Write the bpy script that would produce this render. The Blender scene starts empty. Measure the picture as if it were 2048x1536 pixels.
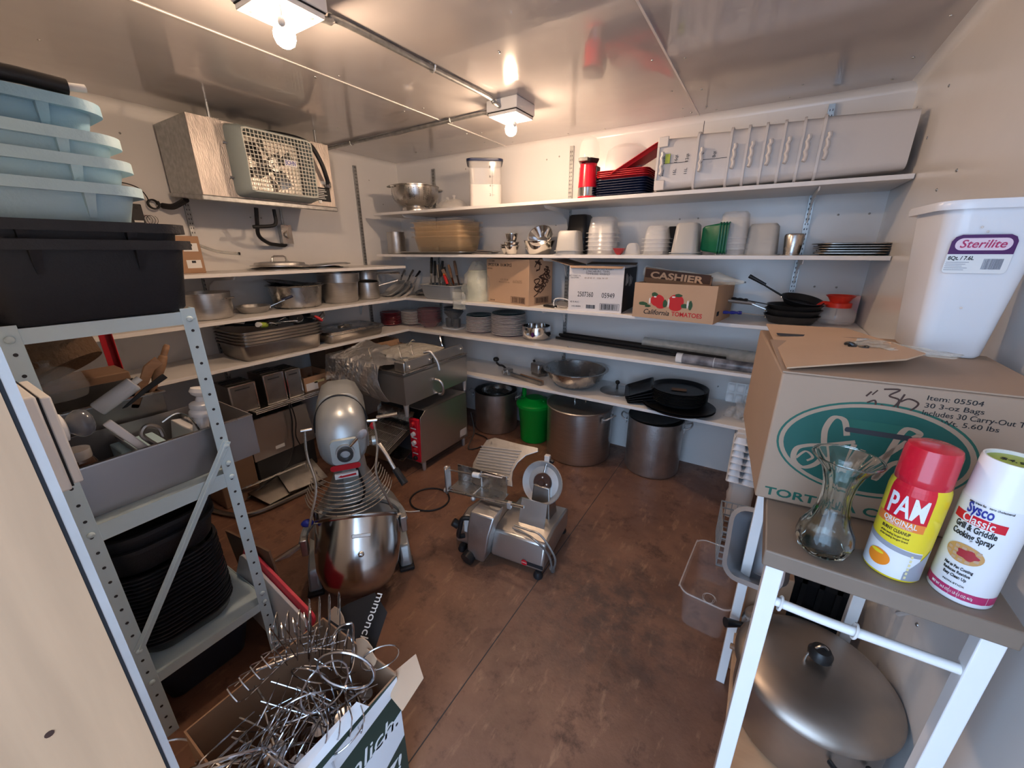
import bpy, bmesh, math, random
from mathutils import Vector, Matrix
R = math.radians
sin, cos, pi = math.sin, math.cos, math.pi
random.seed(7)
C = bpy.context.scene.collection
sc = bpy.context.scene

# ------------------------------------------------------------------ camera
cam = bpy.data.cameras.new('camera'); cam.sensor_width = 36.0; cam.lens = 790.6 / 2048 * 36
cam.clip_start = 0.02
co = bpy.data.objects.new('camera', cam); C.objects.link(co); sc.camera = co
yaw, pit, rol = 0.5576, 0.3252, -0.0027
fw = Vector((-sin(yaw)*cos(pit), cos(yaw)*cos(pit), -sin(pit)))
rt = Vector((cos(yaw), sin(yaw), 0)); up = rt.cross(fw)
r2 = rt*cos(rol) + up*sin(rol); u2 = -rt*sin(rol) + up*cos(rol)
mw = Matrix((( r2.x, u2.x, -fw.x, 3.0564), (r2.y, u2.y, -fw.y, -2.9049), (r2.z, u2.z, -fw.z, 1.5), (0, 0, 0, 1)))
co.matrix_world = mw
# ------------------------------------------------------------------ light and exposure
vs = sc.view_settings
sc.display_settings.display_device = 'sRGB'
vs.view_transform = 'Standard'; vs.look = 'None'; vs.gamma = 1; vs.use_curve_mapping = False
vs.exposure = 1.36
BULB = 215.0
w = bpy.data.worlds.new('daylight'); sc.world = w; w.use_nodes = True
bg = w.node_tree.nodes['Background']; bg.inputs[0].default_value = (0.48, 0.69, 1.0, 1); bg.inputs[1].default_value = 2.1
pl = bpy.data.lights.new('doorway_portal', 'AREA'); pl.shape = 'RECTANGLE'; pl.size = 1.1; pl.size_y = 2.1
pl.cycles.is_portal = True
po = bpy.data.objects.new('doorway_portal', pl); C.objects.link(po); po.location = (2.99, -3.32, 1.05); po.rotation_euler = (R(90), 0, 0)
sc.cycles.use_denoising = True
sc.cycles.max_bounces = 7; sc.cycles.transparent_max_bounces = 16; sc.cycles.transmission_bounces = 7; sc.cycles.diffuse_bounces = 4; sc.cycles.glossy_bounces = 4
sc.cycles.use_adaptive_sampling = True; sc.cycles.adaptive_threshold = .06; sc.cycles.adaptive_min_samples = 20
sc.cycles.caustics_reflective = False; sc.cycles.caustics_refractive = False
sc.cycles.sample_clamp_indirect = 6

# ------------------------------------------------------------------ materials
def mat(name, col=(.8, .8, .8), rough=.5, metal=0., spec=None, bump=0., bscale=40., var=0., vscale=6., trans=0., ior=1.45,
        alpha=1., emit=None, estr=0., col2=None, coat=0., stretch=None, rvar=0., sheen=0.):
    m = bpy.data.materials.new(name); m.use_nodes = True
    nt = m.node_tree; N = nt.nodes; L = nt.links; b = N['Principled BSDF']
    b.inputs['Base Color'].default_value = (*col, 1); b.inputs['Roughness'].default_value = rough
    b.inputs['Metallic'].default_value = metal; b.inputs['IOR'].default_value = ior
    b.inputs['Transmission Weight'].default_value = trans; b.inputs['Alpha'].default_value = alpha
    if spec is not None: b.inputs['Specular IOR Level'].default_value = spec
    if coat: b.inputs['Coat Weight'].default_value = coat
    if emit: b.inputs['Emission Color'].default_value = (*emit, 1); b.inputs['Emission Strength'].default_value = estr
    tc = N.new('ShaderNodeTexCoord'); mp = N.new('ShaderNodeMapping'); L.new(tc.outputs['Object'], mp.inputs[0])
    if stretch: mp.inputs['Scale'].default_value = stretch
    if var or col2:
        n = N.new('ShaderNodeTexNoise'); n.inputs['Scale'].default_value = vscale; n.inputs['Detail'].default_value = 6
        L.new(mp.outputs[0], n.inputs['Vector'])
        r = N.new('ShaderNodeValToRGB'); L.new(n.outputs['Fac'], r.inputs[0])
        r.color_ramp.elements[0].position = .35; r.color_ramp.elements[1].position = .68
        c2 = col2 or tuple(max(0, c*(1-var)) for c in col)
        r.color_ramp.elements[0].color = (*c2, 1); r.color_ramp.elements[1].color = (*col, 1)
        L.new(r.outputs[0], b.inputs['Base Color'])
    if rvar:
        n = N.new('ShaderNodeTexNoise'); n.inputs['Scale'].default_value = vscale*1.7; n.inputs['Detail'].default_value = 5
        L.new(mp.outputs[0], n.inputs['Vector'])
        a = N.new('ShaderNodeMath'); a.operation = 'MULTIPLY_ADD'; a.inputs[1].default_value = rvar*2; a.inputs[2].default_value = rough-rvar
        L.new(n.outputs['Fac'], a.inputs[0]); L.new(a.outputs[0], b.inputs['Roughness'])
    if bump:
        n = N.new('ShaderNodeTexNoise'); n.inputs['Scale'].default_value = bscale; n.inputs['Detail'].default_value = 3
        L.new(mp.outputs[0], n.inputs['Vector'])
        bp = N.new('ShaderNodeBump'); bp.inputs['Strength'].default_value = bump; bp.inputs['Distance'].default_value = .02
        L.new(n.outputs['Fac'], bp.inputs['Height']); L.new(bp.outputs[0], b.inputs['Normal'])
    return m
M = {}
def dm(k, **kw): M[k] = mat(k, **kw); return M[k]
dm('wall', col=(.80, .78, .76), rough=.22, var=.04, vscale=2, bump=.05, bscale=3)
dm('ceil', col=(.56, .52, .51), rough=.13, coat=.5, var=.10, vscale=1.2, bump=.5, bscale=1.7)
dm('shelf', col=(.84, .81, .78), rough=.42, var=.05, vscale=5)
dm('white', col=(.82, .81, .79), rough=.4)
dm('whitegloss', col=(.85, .85, .85), rough=.18)
dm('seam', col=(.85, .8, .76), rough=.4)
dm('steel', col=(.60, .58, .56), rough=.27, metal=1, var=.18, vscale=7, rvar=.08, bump=.03, bscale=9)
dm('steelb', col=(.66, .64, .62), rough=.34, metal=1, var=.15, stretch=(3, 3, 60), vscale=3, rvar=.06)
dm('steeld', col=(.40, .375, .35), rough=.36, metal=1, var=.3, vscale=8, rvar=.1)
dm('chrome', col=(.78, .77, .76), rough=.1, metal=1, bump=.02, bscale=6)
dm('alu', col=(.60, .59, .58), rough=.42, metal=1, var=.2, vscale=10, rvar=.08, bump=.06, bscale=60)
dm('aluw', col=(.62, .61, .60), rough=.38, metal=.6, var=.12, vscale=14)
dm('galv', col=(.48, .49, .49), rough=.42, metal=.85, var=.3, vscale=35)
dm('evapan', col=(.56, .50, .46), rough=.42, metal=.8, var=.25, vscale=4, stretch=(1, 14, 3), bump=.25, bscale=14)
dm('evagreen', col=(.37, .42, .40), rough=.45)
dm('grille', col=(.72, .70, .62), rough=.4)
dm('iron', col=(.028, .027, .027), rough=.42, var=.3, vscale=9, rvar=.1)
dm('black', col=(.012, .012, .013), rough=.35)
dm('blackm', col=(.010, .010, .011), rough=.6)
dm('tubblack', col=(.018, .019, .024), rough=.48, bump=.12, bscale=160)
dm('tubgrey', col=(.33, .34, .34), rough=.5, bump=.1, bscale=160)
dm('tubwhite', col=(.58, .68, .72), rough=.5, bump=.08, bscale=120)
dm('rack_daylit', col=(.64, .80, .87), rough=.35, var=.06, vscale=9)  # pale rack metal with the blue cast of daylight put into its colour
dm('redp', col=(.50, .012, .02), rough=.35)
dm('redtray', col=(.62, .02, .03), rough=.38)
dm('bluet', col=(.010, .018, .06), rough=.4)
dm('card', col=(.42, .25, .15), rough=.75, var=.10, vscale=5, bump=.05, bscale=90)
dm('cardl', col=(.55, .36, .23), rough=.7, var=.08, vscale=4)
dm('cardd', col=(.22, .13, .08), rough=.8, var=.15, vscale=5)
dm('cardg', col=(.38, .26, .18), rough=.7, var=.05, vscale=4)
dm('cardw', col=(.72, .70, .70), rough=.5)
dm('edge', col=(.30, .2, .12), rough=.85)
dm('plywood', col=(.62, .38, .22), rough=.55, var=.2, vscale=2.2, stretch=(1, 9, .8))
dm('wood', col=(.36, .20, .11), rough=.5, var=.3, vscale=9, stretch=(1, 1, 5))
dm('rubber', col=(.012, .012, .014), rough=.55)
dm('ink', col=(.012, .012, .014), rough=.6)
dm('inkbrown', col=(.05, .02, .012), rough=.6)
dm('inkgreen', col=(.012, .10, .07), rough=.55)
dm('teal', col=(.008, .088, .068), rough=.5, var=.12, vscale=12)
dm('tomato', col=(.55, .02, .025), rough=.5)
dm('leaf', col=(.03, .09, .04), rough=.5)
dm('paper', col=(.78, .77, .75), rough=.6)
dm('papery', col=(.75, .66, .35), rough=.6)
dm('green', col=(.0, .33, .035), rough=.33)
dm('greend', col=(.0, .12, .05), rough=.35)
dm('blue', col=(.02, .03, .28), rough=.35)
dm('foil', col=(.86, .86, .86), rough=.28, metal=.92, bump=.25, bscale=30)
dm('greyfilm', col=(.50, .48, .43), rough=.28, alpha=.8, bump=1., bscale=20)
dm('blacksheen', col=(.022, .025, .032), rough=.24)
dm('translucent', col=(.80, .78, .74), rough=.35, trans=.35, alpha=.86)
dm('poly', col=(.66, .62, .59), rough=.33, bump=.04, bscale=8)
dm('clearp', col=(.95, .94, .92), rough=.06, trans=.0, alpha=.2, spec=.9)
dm('clearw', col=(.92, .90, .87), rough=.12, alpha=.24, spec=.8)
dm('amber', col=(.78, .56, .32), rough=.18, alpha=.27, spec=.6)
dm('bag', col=(.86, .88, .80), rough=.14, alpha=.30, spec=1, bump=1.0, bscale=22)
dm('bagy', col=(.72, .74, .56), rough=.22, alpha=.8, bump=.8, bscale=18)
dm('glass', col=(.95, 1., .96), rough=.02, trans=1, ior=1.42)
dm('porc', col=(.66, .60, .55), rough=.2)
dm('pinkrim', col=(.34, .07, .06), rough=.25)
dm('dteal', col=(.01, .05, .055), rough=.25)
dm('canyellow', col=(.80, .62, .03), rough=.25)
dm('canred', col=(.62, .012, .03), rough=.22)
dm('orange', col=(.80, .22, .04), rough=.3)
dm('canwhite', col=(.78, .78, .80), rough=.25)
dm('cangrey', col=(.32, .33, .38), rough=.3)
dm('waffle', col=(.55, .30, .10), rough=.5)
dm('jam', col=(.38, .03, .04), rough=.35)
dm('navy', col=(.07, .01, .10), rough=.4)
dm('mag', col=(.45, .03, .12), rough=.4)
dm('lime', col=(.35, .45, .06), rough=.4)
dm('bowlblue', col=(.10, .16, .35), rough=.3)
dm('mixer', col=(.44, .47, .48), rough=.32, metal=.5, var=.1, vscale=8)
dm('mixerb', col=(.30, .35, .38), rough=.3, metal=.4)
dm('plate_label', col=(.55, .62, .62), rough=.3, metal=.4)
dm('jar', col=(.10, .05, .03), rough=.1, coat=.5)
dm('basket', col=(.26, .15, .08), rough=.7, bump=.6, bscale=60)
dm('insul', col=(.01, .01, .012), rough=.7)
dm('granite', col=(.16, .17, .19), rough=.3)
dm('bulb_on', col=(1, .9, .8), rough=.3, emit=(1.0, .70, .47), estr=BULB)
dm('bulb_off', col=(.10, .11, .13), rough=.12, spec=.8)
dm('screw', col=(.42, .40, .38), rough=.3, metal=.9)
dm('hole', col=(.03, .03, .035), rough=.6)
dm('yolk', col=(.85, .25, .02), rough=.25)

def floor_material():
    m = bpy.data.materials.new('painted_plywood_floor'); m.use_nodes = True
    nt = m.node_tree; N = nt.nodes; L = nt.links; b = N['Principled BSDF']
    tc = N.new('ShaderNodeTexCoord')
    def noise(s, d=6, rough=.6, vec=None):
        n = N.new('ShaderNodeTexNoise'); n.inputs['Scale'].default_value = s; n.inputs['Detail'].default_value = d
        n.inputs['Roughness'].default_value = rough; L.new(vec or tc.outputs['Object'], n.inputs['Vector']); return n
    def ramp(src, p0, p1, c0, c1):
        r = N.new('ShaderNodeValToRGB'); L.new(src, r.inputs[0]); e = r.color_ramp.elements
        e[0].position = p0; e[1].position = p1; e[0].color = (*c0, 1); e[1].color = (*c1, 1); return r
    base = ramp(noise(3.2).outputs['Fac'], .3, .7, (.125, .060, .038), (.250, .125, .076))
    def mix(fac, a, colr, mode='MIX'):
        x = N.new('ShaderNodeMix'); x.data_type = 'RGBA'; x.blend_type = mode
        L.new(fac, x.inputs['Factor']); L.new(a, x.inputs['A'])
        if isinstance(colr, tuple): x.inputs['B'].default_value = (*colr, 1)
        else: L.new(colr, x.inputs['B'])
        return x.outputs['Result']
    st = ramp(noise(7, 10, .75).outputs['Fac'], .53, .70, (0, 0, 0), (1, 1, 1))
    c = mix(st.outputs[0], base.outputs[0], (.050, .024, .017))
    mp = N.new('ShaderNodeMapping'); mp.inputs['Scale'].default_value = (2.5, .7, 1); mp.inputs['Rotation'].default_value = (0, 0, .5)
    L.new(tc.outputs['Object'], mp.inputs[0])
    sc2 = ramp(noise(9, 8, .7, mp.outputs[0]).outputs['Fac'], .56, .68, (0, 0, 0), (.75, .75, .75))
    c = mix(sc2.outputs[0], c, (.36, .20, .12))
    big = ramp(noise(1.1, 3).outputs['Fac'], .5, .72, (0, 0, 0), (.55, .55, .55))
    c = mix(big.outputs[0], c, (.17, .085, .062))
    # grey oil stain in front of the table
    xs = N.new('ShaderNodeVectorMath'); xs.operation = 'DISTANCE'; xs.inputs[1].default_value = (2.72, -1.55, 0)
    L.new(tc.outputs['Object'], xs.inputs[0])
    dd = ramp(xs.outputs['Value'], .12, .5, (.75, .75, .75), (0, 0, 0))
    nn = ramp(noise(11, 8, .7).outputs['Fac'], .42, .60, (0, 0, 0), (1, 1, 1))
    mm = N.new('ShaderNodeMath'); mm.operation = 'MULTIPLY'; L.new(dd.outputs[0], mm.inputs[0]); L.new(nn.outputs[0], mm.inputs[1])
    c = mix(mm.outputs[0], c, (.055, .042, .038))
    L.new(c, b.inputs['Base Color'])
    rr = ramp(noise(14, 5).outputs['Fac'], .3, .7, (.36, .36, .36), (.62, .62, .62)); L.new(rr.outputs[0], b.inputs['Roughness'])
    bp = N.new('ShaderNodeBump'); bp.inputs['Strength'].default_value = .25; bp.inputs['Distance'].default_value = .004
    L.new(noise(60, 4).outputs['Fac'], bp.inputs['Height']); L.new(bp.outputs[0], b.inputs['Normal'])
    return m
M['floor'] = floor_material()

# ------------------------------------------------------------------ mesh helpers
def V(*a): return Vector(a)
def rrect(w, d, r, z, n=5, cx=0, cy=0):
    r = min(r, w/2*.99, d/2*.99); out = []
    for k, (sx, sy) in enumerate(((1, 1), (-1, 1), (-1, -1), (1, -1))):
        for i in range(n+1):
            a = pi/2*k + pi/2*i/n
            out.append(V(cx+sx*(w/2-r)+r*cos(a), cy+sy*(d/2-r)+r*sin(a), z))
    return out
def crv(P_, k=6, closed=False):                   # Catmull-Rom curve through the points
    P_ = [Vector(p) for p in P_]; n = len(P_); out = []
    for i in range(n if closed else n-1):
        g = (lambda q: P_[q % n]) if closed else (lambda q: P_[max(0, min(n-1, q))])
        a, b, c, d = g(i-1), g(i), g(i+1), g(i+2)
        for j in range(k):
            t = j/k; out.append(.5*((2*b)+(c-a)*t+(2*a-5*b+4*c-d)*t*t+(3*b-a-3*c+d)*t*t*t))
    if not closed: out.append(P_[-1])
    return out
class MB:
    def __init__(s): s.v = []; s.f = []; s.m = []
    def mark(s): return len(s.v)
    def box(s, a, b, m=0):
        x0, y0, z0 = a; x1, y1, z1 = b; o = len(s.v)
        s.v += [V(x, y, z) for z in (z0, z1) for x, y in ((x0, y0), (x1, y0), (x1, y1), (x0, y1))]
        for q in ((0, 3, 2, 1), (4, 5, 6, 7), (0, 1, 5, 4), (1, 2, 6, 5), (2, 3, 7, 6), (3, 0, 4, 7)): s.f.append([o+i for i in q]); s.m.append(m)
        return s
    def loft(s, rings, m=0, cap0=True, cap1=True, closed=False):
        o = len(s.v); n = len(rings[0])
        for r in rings: s.v += [Vector(p) for p in r]
        K = len(rings)
        for k in range(K if closed else K-1):
            a, b = o+k*n, o+((k+1) % K)*n
            for i in range(n): j = (i+1) % n; s.f.append([a+i, a+j, b+j, b+i]); s.m.append(m)
        if not closed:
            if cap0: s.f.append([o+i for i in range(n)][::-1]); s.m.append(m)
            if cap1: s.f.append([o+(K-1)*n+i for i in range(n)]); s.m.append(m)
        return s
    def lathe(s, prof, n=32, m=0, c=(0, 0)):
        o = len(s.v); rows = []
        for r, z in prof:
            if r < 1e-6: rows.append([len(s.v)]); s.v.append(V(c[0], c[1], z))
            else:
                rows.append(list(range(len(s.v), len(s.v)+n)))
                s.v += [V(c[0]+r*cos(2*pi*i/n), c[1]+r*sin(2*pi*i/n), z) for i in range(n)]
        for a, b in zip(rows, rows[1:]):
            if len(a) == 1 and len(b) == 1: continue
            for i in range(n):
                j = (i+1) % n
                if len(a) == 1: s.f.append([a[0], b[j], b[i]])
                elif len(b) == 1: s.f.append([a[i], a[j], b[0]])
                else: s.f.append([a[i], a[j], b[j], b[i]])
                s.m.append(m)
        return s
    def tube(s, pts, r, n=8, m=0, closed=False, flat=None):
        pts = [Vector(p) for p in pts]; K = len(pts); rs = r if isinstance(r, (list, tuple)) else [r]*K
        T = []
        for i in range(K):
            if closed: t = pts[(i+1) % K]-pts[i-1]
            else: t = pts[min(i+1, K-1)]-pts[max(i-1, 0)]
            T.append(t.normalized() if t.length > 1e-9 else V(0, 0, 1))
        u = T[0].orthogonal().normalized() if not flat else Vector(flat).cross(T[0]).normalized(); rings = []
        for i in range(K):
            u = (u-T[i]*u.dot(T[i])); u = u.normalized() if u.length > 1e-6 else T[i].orthogonal().normalized()
            w_ = T[i].cross(u)
            rings.append([pts[i]+(u*cos(2*pi*k/n)+w_*sin(2*pi*k/n))*rs[i] for k in range(n)])
        return s.loft(rings, m, closed=closed)
    def ctube(s, pts, r, n=8, m=0, k=6, closed=False): return s.tube(crv(pts, k, closed), r, n, m, closed)
    def cyl(s, a, b, r, r2=None, n=16, m=0):
        return s.tube([a, b], [r, r if r2 is None else r2], n, m)
    def prism(s, pts, h, m=0, n=None):            # pts: planar outline, extruded by vector h
        h = Vector(h); return s.loft([pts, [Vector(p)+h for p in pts]], m)
    def sphere(s, c, r, m=0, n=16, k=10, sq=(1, 1, 1)):
        o = len(s.v); s.lathe([(r*sin(pi*i/k), -r*cos(pi*i/k)) for i in range(k+1)], n, m)
        for i in range(o, len(s.v)): p = s.v[i]; s.v[i] = V(p.x*sq[0]+c[0], p.y*sq[1]+c[1], p.z*sq[2]+c[2])
        return s
    def xf(s, mtx, start=0):
        for i in range(start, len(s.v)): s.v[i] = mtx @ s.v[i]
        return s
    def fn(s, f, start=0):
        for i in range(start, len(s.v)): s.v[i] = Vector(f(s.v[i]))
        return s
    def build(s, name, mats, parent=None, loc=None, rot=None, bevel=0, smooth=True, sub=0, fix=True):
        me = bpy.data.meshes.new(name); me.from_pydata([tuple(p) for p in s.v], [], s.f)
        if not isinstance(mats, (list, tuple)): mats = [mats]
        for x in mats: me.materials.append(M[x] if isinstance(x, str) else x)
        me.polygons.foreach_set('material_index', s.m)
        if fix:
            b = bmesh.new(); b.from_mesh(me); bmesh.ops.recalc_face_normals(b, faces=b.faces); b.to_mesh(me); b.free()
        if smooth: me.shade_smooth(); me.set_sharp_from_angle(angle=R(38))
        o = bpy.data.objects.new(name, me); C.objects.link(o)
        if parent: o.parent = parent
        if loc is not None: o.location = loc
        if rot is not None: o.rotation_euler = rot if isinstance(rot, (tuple, list)) else (0, 0, rot)
        if bevel:
            md = o.modifiers.new('bevel', 'BEVEL'); md.width = bevel; md.segments = 2; md.limit_method = 'ANGLE'; md.angle_limit = R(40)
        return o
def tag(o, label, cat, group=None, kind=None):
    o['label'] = label; o['category'] = cat
    if group: o['group'] = group
    if kind: o['kind'] = kind
    return o
def st(o): o['kind'] = 'structure'; return o
def thing(name, label, cat, loc=(0, 0, 0), rot=0, group=None):
    o = bpy.data.objects.new(name, None); C.objects.link(o); o.empty_display_size = .05
    o.location = loc; o.rotation_euler = rot if isinstance(rot, (tuple, list)) else (0, 0, rot)
    return tag(o, label, cat, group)
KIDS = {}
def dup(root, loc=None, rot=None, label=None, group=None, scale=None):
    r = root.copy(); C.objects.link(r)
    if loc is not None: r.location = loc
    if rot is not None: r.rotation_euler = rot if isinstance(rot, (tuple, list)) else (0, 0, rot)
    if scale is not None: r.scale = (scale,)*3 if not isinstance(scale, tuple) else scale
    if label: r['label'] = label
    if group: r['group'] = group
    for ch in list(root.children):
        c = ch.copy(); C.objects.link(c); c.parent = r
        for g in list(ch.children):
            d = g.copy(); C.objects.link(d); d.parent = c
    return r
def RZ(a): return Matrix.Rotation(a, 4, 'Z')
def RX(a): return Matrix.Rotation(a, 4, 'X')
def RY(a): return Matrix.Rotation(a, 4, 'Y')
def T(*a): return Matrix.Translation(a)

# text as real geometry: returns an MB in the XZ plane (x along the line, z up), facing -y, centred
_txt = {}
def text_mb(s, size, h=.0006, width=None, shear=0., bold=0., align='CENTER', sx=1.):
    cu = bpy.data.curves.new('lettering', 'FONT'); cu.body = s; cu.size = size; cu.extrude = h/2; cu.align_x = align; cu.align_y = 'CENTER'
    cu.shear = shear; cu.offset = bold*size; cu.resolution_u = 3
    o = bpy.data.objects.new('lettering', cu); C.objects.link(o)
    dg = bpy.context.evaluated_depsgraph_get(); ev = o.evaluated_get(dg); me = ev.to_mesh()
    b = MB(); b.v = [V(p.co.x*sx, 0-p.co.z, p.co.y) for p in me.vertices]; b.f = [list(p.vertices) for p in me.polygons]; b.m = [0]*len(b.f)
    ev.to_mesh_clear(); bpy.data.objects.remove(o); bpy.data.curves.remove(cu)
    if width and b.v:
        xs = [p.x for p in b.v]; k = width/(max(xs)-min(xs)); c = (max(xs)+min(xs))/2 if align == 'CENTER' else 0
        b.fn(lambda p: V((p.x-c)*k, p.y, p.z))
    return b
def bend(b, r, a0=-pi/2, gap=.0006):            # wrap an XZ-plane mesh around a vertical cylinder of radius r
    return b.fn(lambda p: V((r+gap-p.y)*cos(a0+p.x/r), (r+gap-p.y)*sin(a0+p.x/r), p.z))
def barcode(w_, h_, m=0, seed=1, t=.0006, frame=True):
    rnd = random.Random(seed); b = MB(); x = -w_/2+w_*.06
    while x < w_/2-w_*.07:
        k = rnd.choice((1, 1, 2, 3))*w_*.011; b.box((x, -t, -h_/2*.8), (x+k, 0, h_/2*.8), m); x += k+rnd.choice((1, 1, 2))*w_*.012
    if frame:
        e = h_*.04
        for a_, c_ in (((-w_/2, -h_/2), (w_/2, -h_/2+e)), ((-w_/2, h_/2-e), (w_/2, h_/2)), ((-w_/2, -h_/2), (-w_/2+e, h_/2)), ((w_/2-e, -h_/2), (w_/2, h_/2))):
            b.box((a_[0], -t, a_[1]), (c_[0], 0, c_[1]), m)
    return b
def put(b, name, mats, parent, at, rz=0, rx=0):   # place an XZ-plane mark at a point of its thing
    return b.xf(T(*at) @ RZ(rz) @ RX(rx)).build(name, mats, parent, smooth=False, fix=False)
# ================================================================== the room
W_, H_, D_ = 3.517, 2.252, -2.85
st(MB().box((-.1, -6, -.1), (5.5, .1, 0)).build('floor', 'floor', smooth=False))
# seams in the floor boards (thin grooves drawn as dark filler strips)
for i, (x0, y0, x1, y1) in enumerate(((2.366, -2.86, 2.370, 0), (1.146, -2.8, 1.150, 0))):
    st(MB().box((x0, y0, -.002), (x1, y1, .0006)).build('trim_%d' % (i+20), 'hole', smooth=False))
st(MB().box((-.1, D_-.4, 0), (0, .1, H_+.1)).build('wall_left', 'wall', smooth=False))
st(MB().box((0, 0, 0), (W_+.1, .1, H_+.1)).build('wall_back', 'wall', smooth=False))
st(MB().box((W_, -3.3, 0), (W_+.1, 0, H_+.1)).build('wall_right', 'wall', smooth=False))
b = MB().box((0, -3.3, 0), (2.43, D_, H_)); b.box((2.43, -3.3, 2.1), (W_, D_, H_)); st(b.build('wall_front', 'wall', smooth=False))
st(MB().box((0, -3.3, H_), (W_, 0, H_+.1)).build('ceiling', 'ceil', smooth=False))
# plywood jamb of the doorway, with its knots and black gasket
j = st(MB().box((2.43, -3.3, 0), (2.45, -2.8615, 2.1)).build('trim_1', 'plywood', smooth=False))
k = MB()
for (y, z, r) in ((-2.93, .98, .004), (-3.0, 1.27, .003), (-3.02, 1.05, .0035), (-2.955, .84, .004), (-3.05, 1.17, .003)): k.cyl((2.45, y, z), (2.4506, y, z), r, n=10)
k.build('knot', 'inkbrown', j)
st(MB().box((2.43, -2.8615, 0), (2.4495, -2.858, 2.1)).build('trim_2', 'insul', smooth=False))
st(MB().box((2.43, -2.858, 0), (2.449, -2.85, 2.1)).build('trim_3', 'aluw', smooth=False))
# joint strips of the ceiling and of the back wall panels
for i, x in enumerate((1.215, 2.562)):
    st(MB().box((x-.004, -3.2, H_-.0025), (x+.004, 0, H_)).build('trim_%d' % (i+4), 'seam', smooth=False))
st(MB().box((2.590, -.0012, 1.82), (2.593, 0, H_)).build('trim_6', 'hole', smooth=False))
# cove mouldings: walls meet the ceiling in a soft white curve
def cove(name, a, b_, inward):
    a, b_ = Vector(a), Vector(b_); inward = Vector(inward); r = .035; rings = []
    for p in (a, b_):
        ring = [p, p-V(0, 0, r)]+[p+inward*(r-r*cos(t))-V(0, 0, r-r*sin(t)) for t in [pi/2*i/5 for i in range(1, 5)]]+[p+inward*r]
        rings.append(ring)
    st(MB().loft(rings).build(name, 'wall'))
cove('trim_7', (0, 0, H_), (W_, 0, H_), (0, -1, 0)); cove('trim_8', (0, D_, H_), (0, 0, H_), (1, 0, 0)); cove('trim_9', (W_, D_, H_), (W_, 0, H_), (-1, 0, 0))
st(MB().box((0, -2.8, 0), (.012, -1.0, .03)).build('baseboard_left', 'white', smooth=False))
# screw heads in ceiling and walls
ceiling = bpy.data.objects['ceiling']; wb = bpy.data.objects['wall_back']; wl = bpy.data.objects['wall_left']; wr = bpy.data.objects['wall_right']
sb = MB().lathe([(0, 0), (.0055, 0), (.005, .002), (.003, .0035), (0, .004)], 10)
s0 = None
def screw(loc, rot, parent):
    global s0
    if s0 is None: s0 = sb.build('screw', 'screw', parent)
    o = s0 if s0.get('u') is None else s0.copy()
    if o is not s0: C.objects.link(o)
    s0['u'] = 1; o.parent = parent; o.location = loc; o.rotation_euler = rot
for x, y in ((1.16, -1.55), (1.26, -1.5), (1.15, -1.0), (1.28, -.98), (1.17, -.45), (1.27, -.42), (1.2, -.12), (1.32, -.1), (1.14, -.2), (2.5, -.9), (2.62, -.85), (2.5, -.5), (2.63, -.45),
             (2.5, -.2), (2.62, -.17), (2.53, -.1), (2.66, -.08), (2.48, -.05), (.55, -1.0), (.5, -.25), (.75, -.12), (1.75, -.08), (2.0, -.06), (3.0, -.08), (3.05, -.25), (3.4, -.1), (3.42, -.35), (3.44, -.7), (3.0, -1.1), (2.0, -1.3), (.6, -2.3)):
    screw((x, y, H_), (pi, 0, 0), ceiling)
for x, z in ((.05, 2.09), (.12, 2.08), (.8, 2.14), (1.55, 2.13), (1.65, 2.14), (1.55, 1.68), (1.64, 1.68), (2.52, 2.12), (2.66, 2.11), (2.52, 1.69), (2.63, 1.69), (3.12, 2.1), (3.42, 2.12), (3.33, 1.68), (3.46, 1.68), (2.95, 1.31),
             (3.3, 1.3), (3.4, 1.3), (.1, 1.27), (.75, 1.66), (.9, 1.66), (1.28, .74), (2.9, .62), (3.3, .04)):
    screw((x, 0, z), (R(90), 0, 0), wb)
for y, z in ((-.8, 2.1), (-.86, 1.83), (-1.3, 1.72), (-1.37, 1.72), (-.2, 1.9), (-.33, 2.08), (-1.95, 2.1)):
    screw((0, y, z), (0, R(90), 0), wl)
for y, z in ((-.1, 2.12), (-.55, 2.08), (-.45, 1.93), (-.8, 1.7), (-.95, 1.74), (-1.75, .62)):
    screw((W_, y, z), (0, R(-90), 0), wr)

# ------------------------------------------------------------------ shelves on slotted standards
def standard(x, y, z0, z1, axis, label):
    b = MB(); n = int((z1-z0)/.026)
    if axis == 'x': b.box((x-.014, -.016, z0), (x+.014, -.0005, z1))
    else: b.box((.0005, y-.014, z0), (.016, y+.014, z1))
    for i in range(n):
        z = z0+.012+i*.026
        for d in (-.006, .006):
            if axis == 'x': b.box((x+d-.002, -.0166, z-.005), (x+d+.002, -.0155, z+.005), 1)
            else: b.box((.0155, y+d-.002, z-.005), (.0166, y+d+.002, z+.005), 1)
    tag(b.build('shelf_standard', ['galv', 'hole'], smooth=False), label, 'shelf standard', 'slotted steel shelf standards')
standard(.452, 0, .35, 2.172, 'x', 'slotted steel wall standard behind the colander, left end of the back wall')
standard(1.752, 0, .35, 2.192, 'x', 'slotted steel wall standard just left of the red popcorn popper')
standard(3.197, 0, .35, 2.21, 'x', 'slotted steel wall standard above the skillets, right end of the back wall')
standard(0, -.475, .35, 2.17, 'y', 'tall bare steel wall standard right of the cooling unit')
standard(0, -1.73, .35, 1.79, 'y', 'slotted steel wall standard under the left end of the cooling unit')
DS = .444
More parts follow.
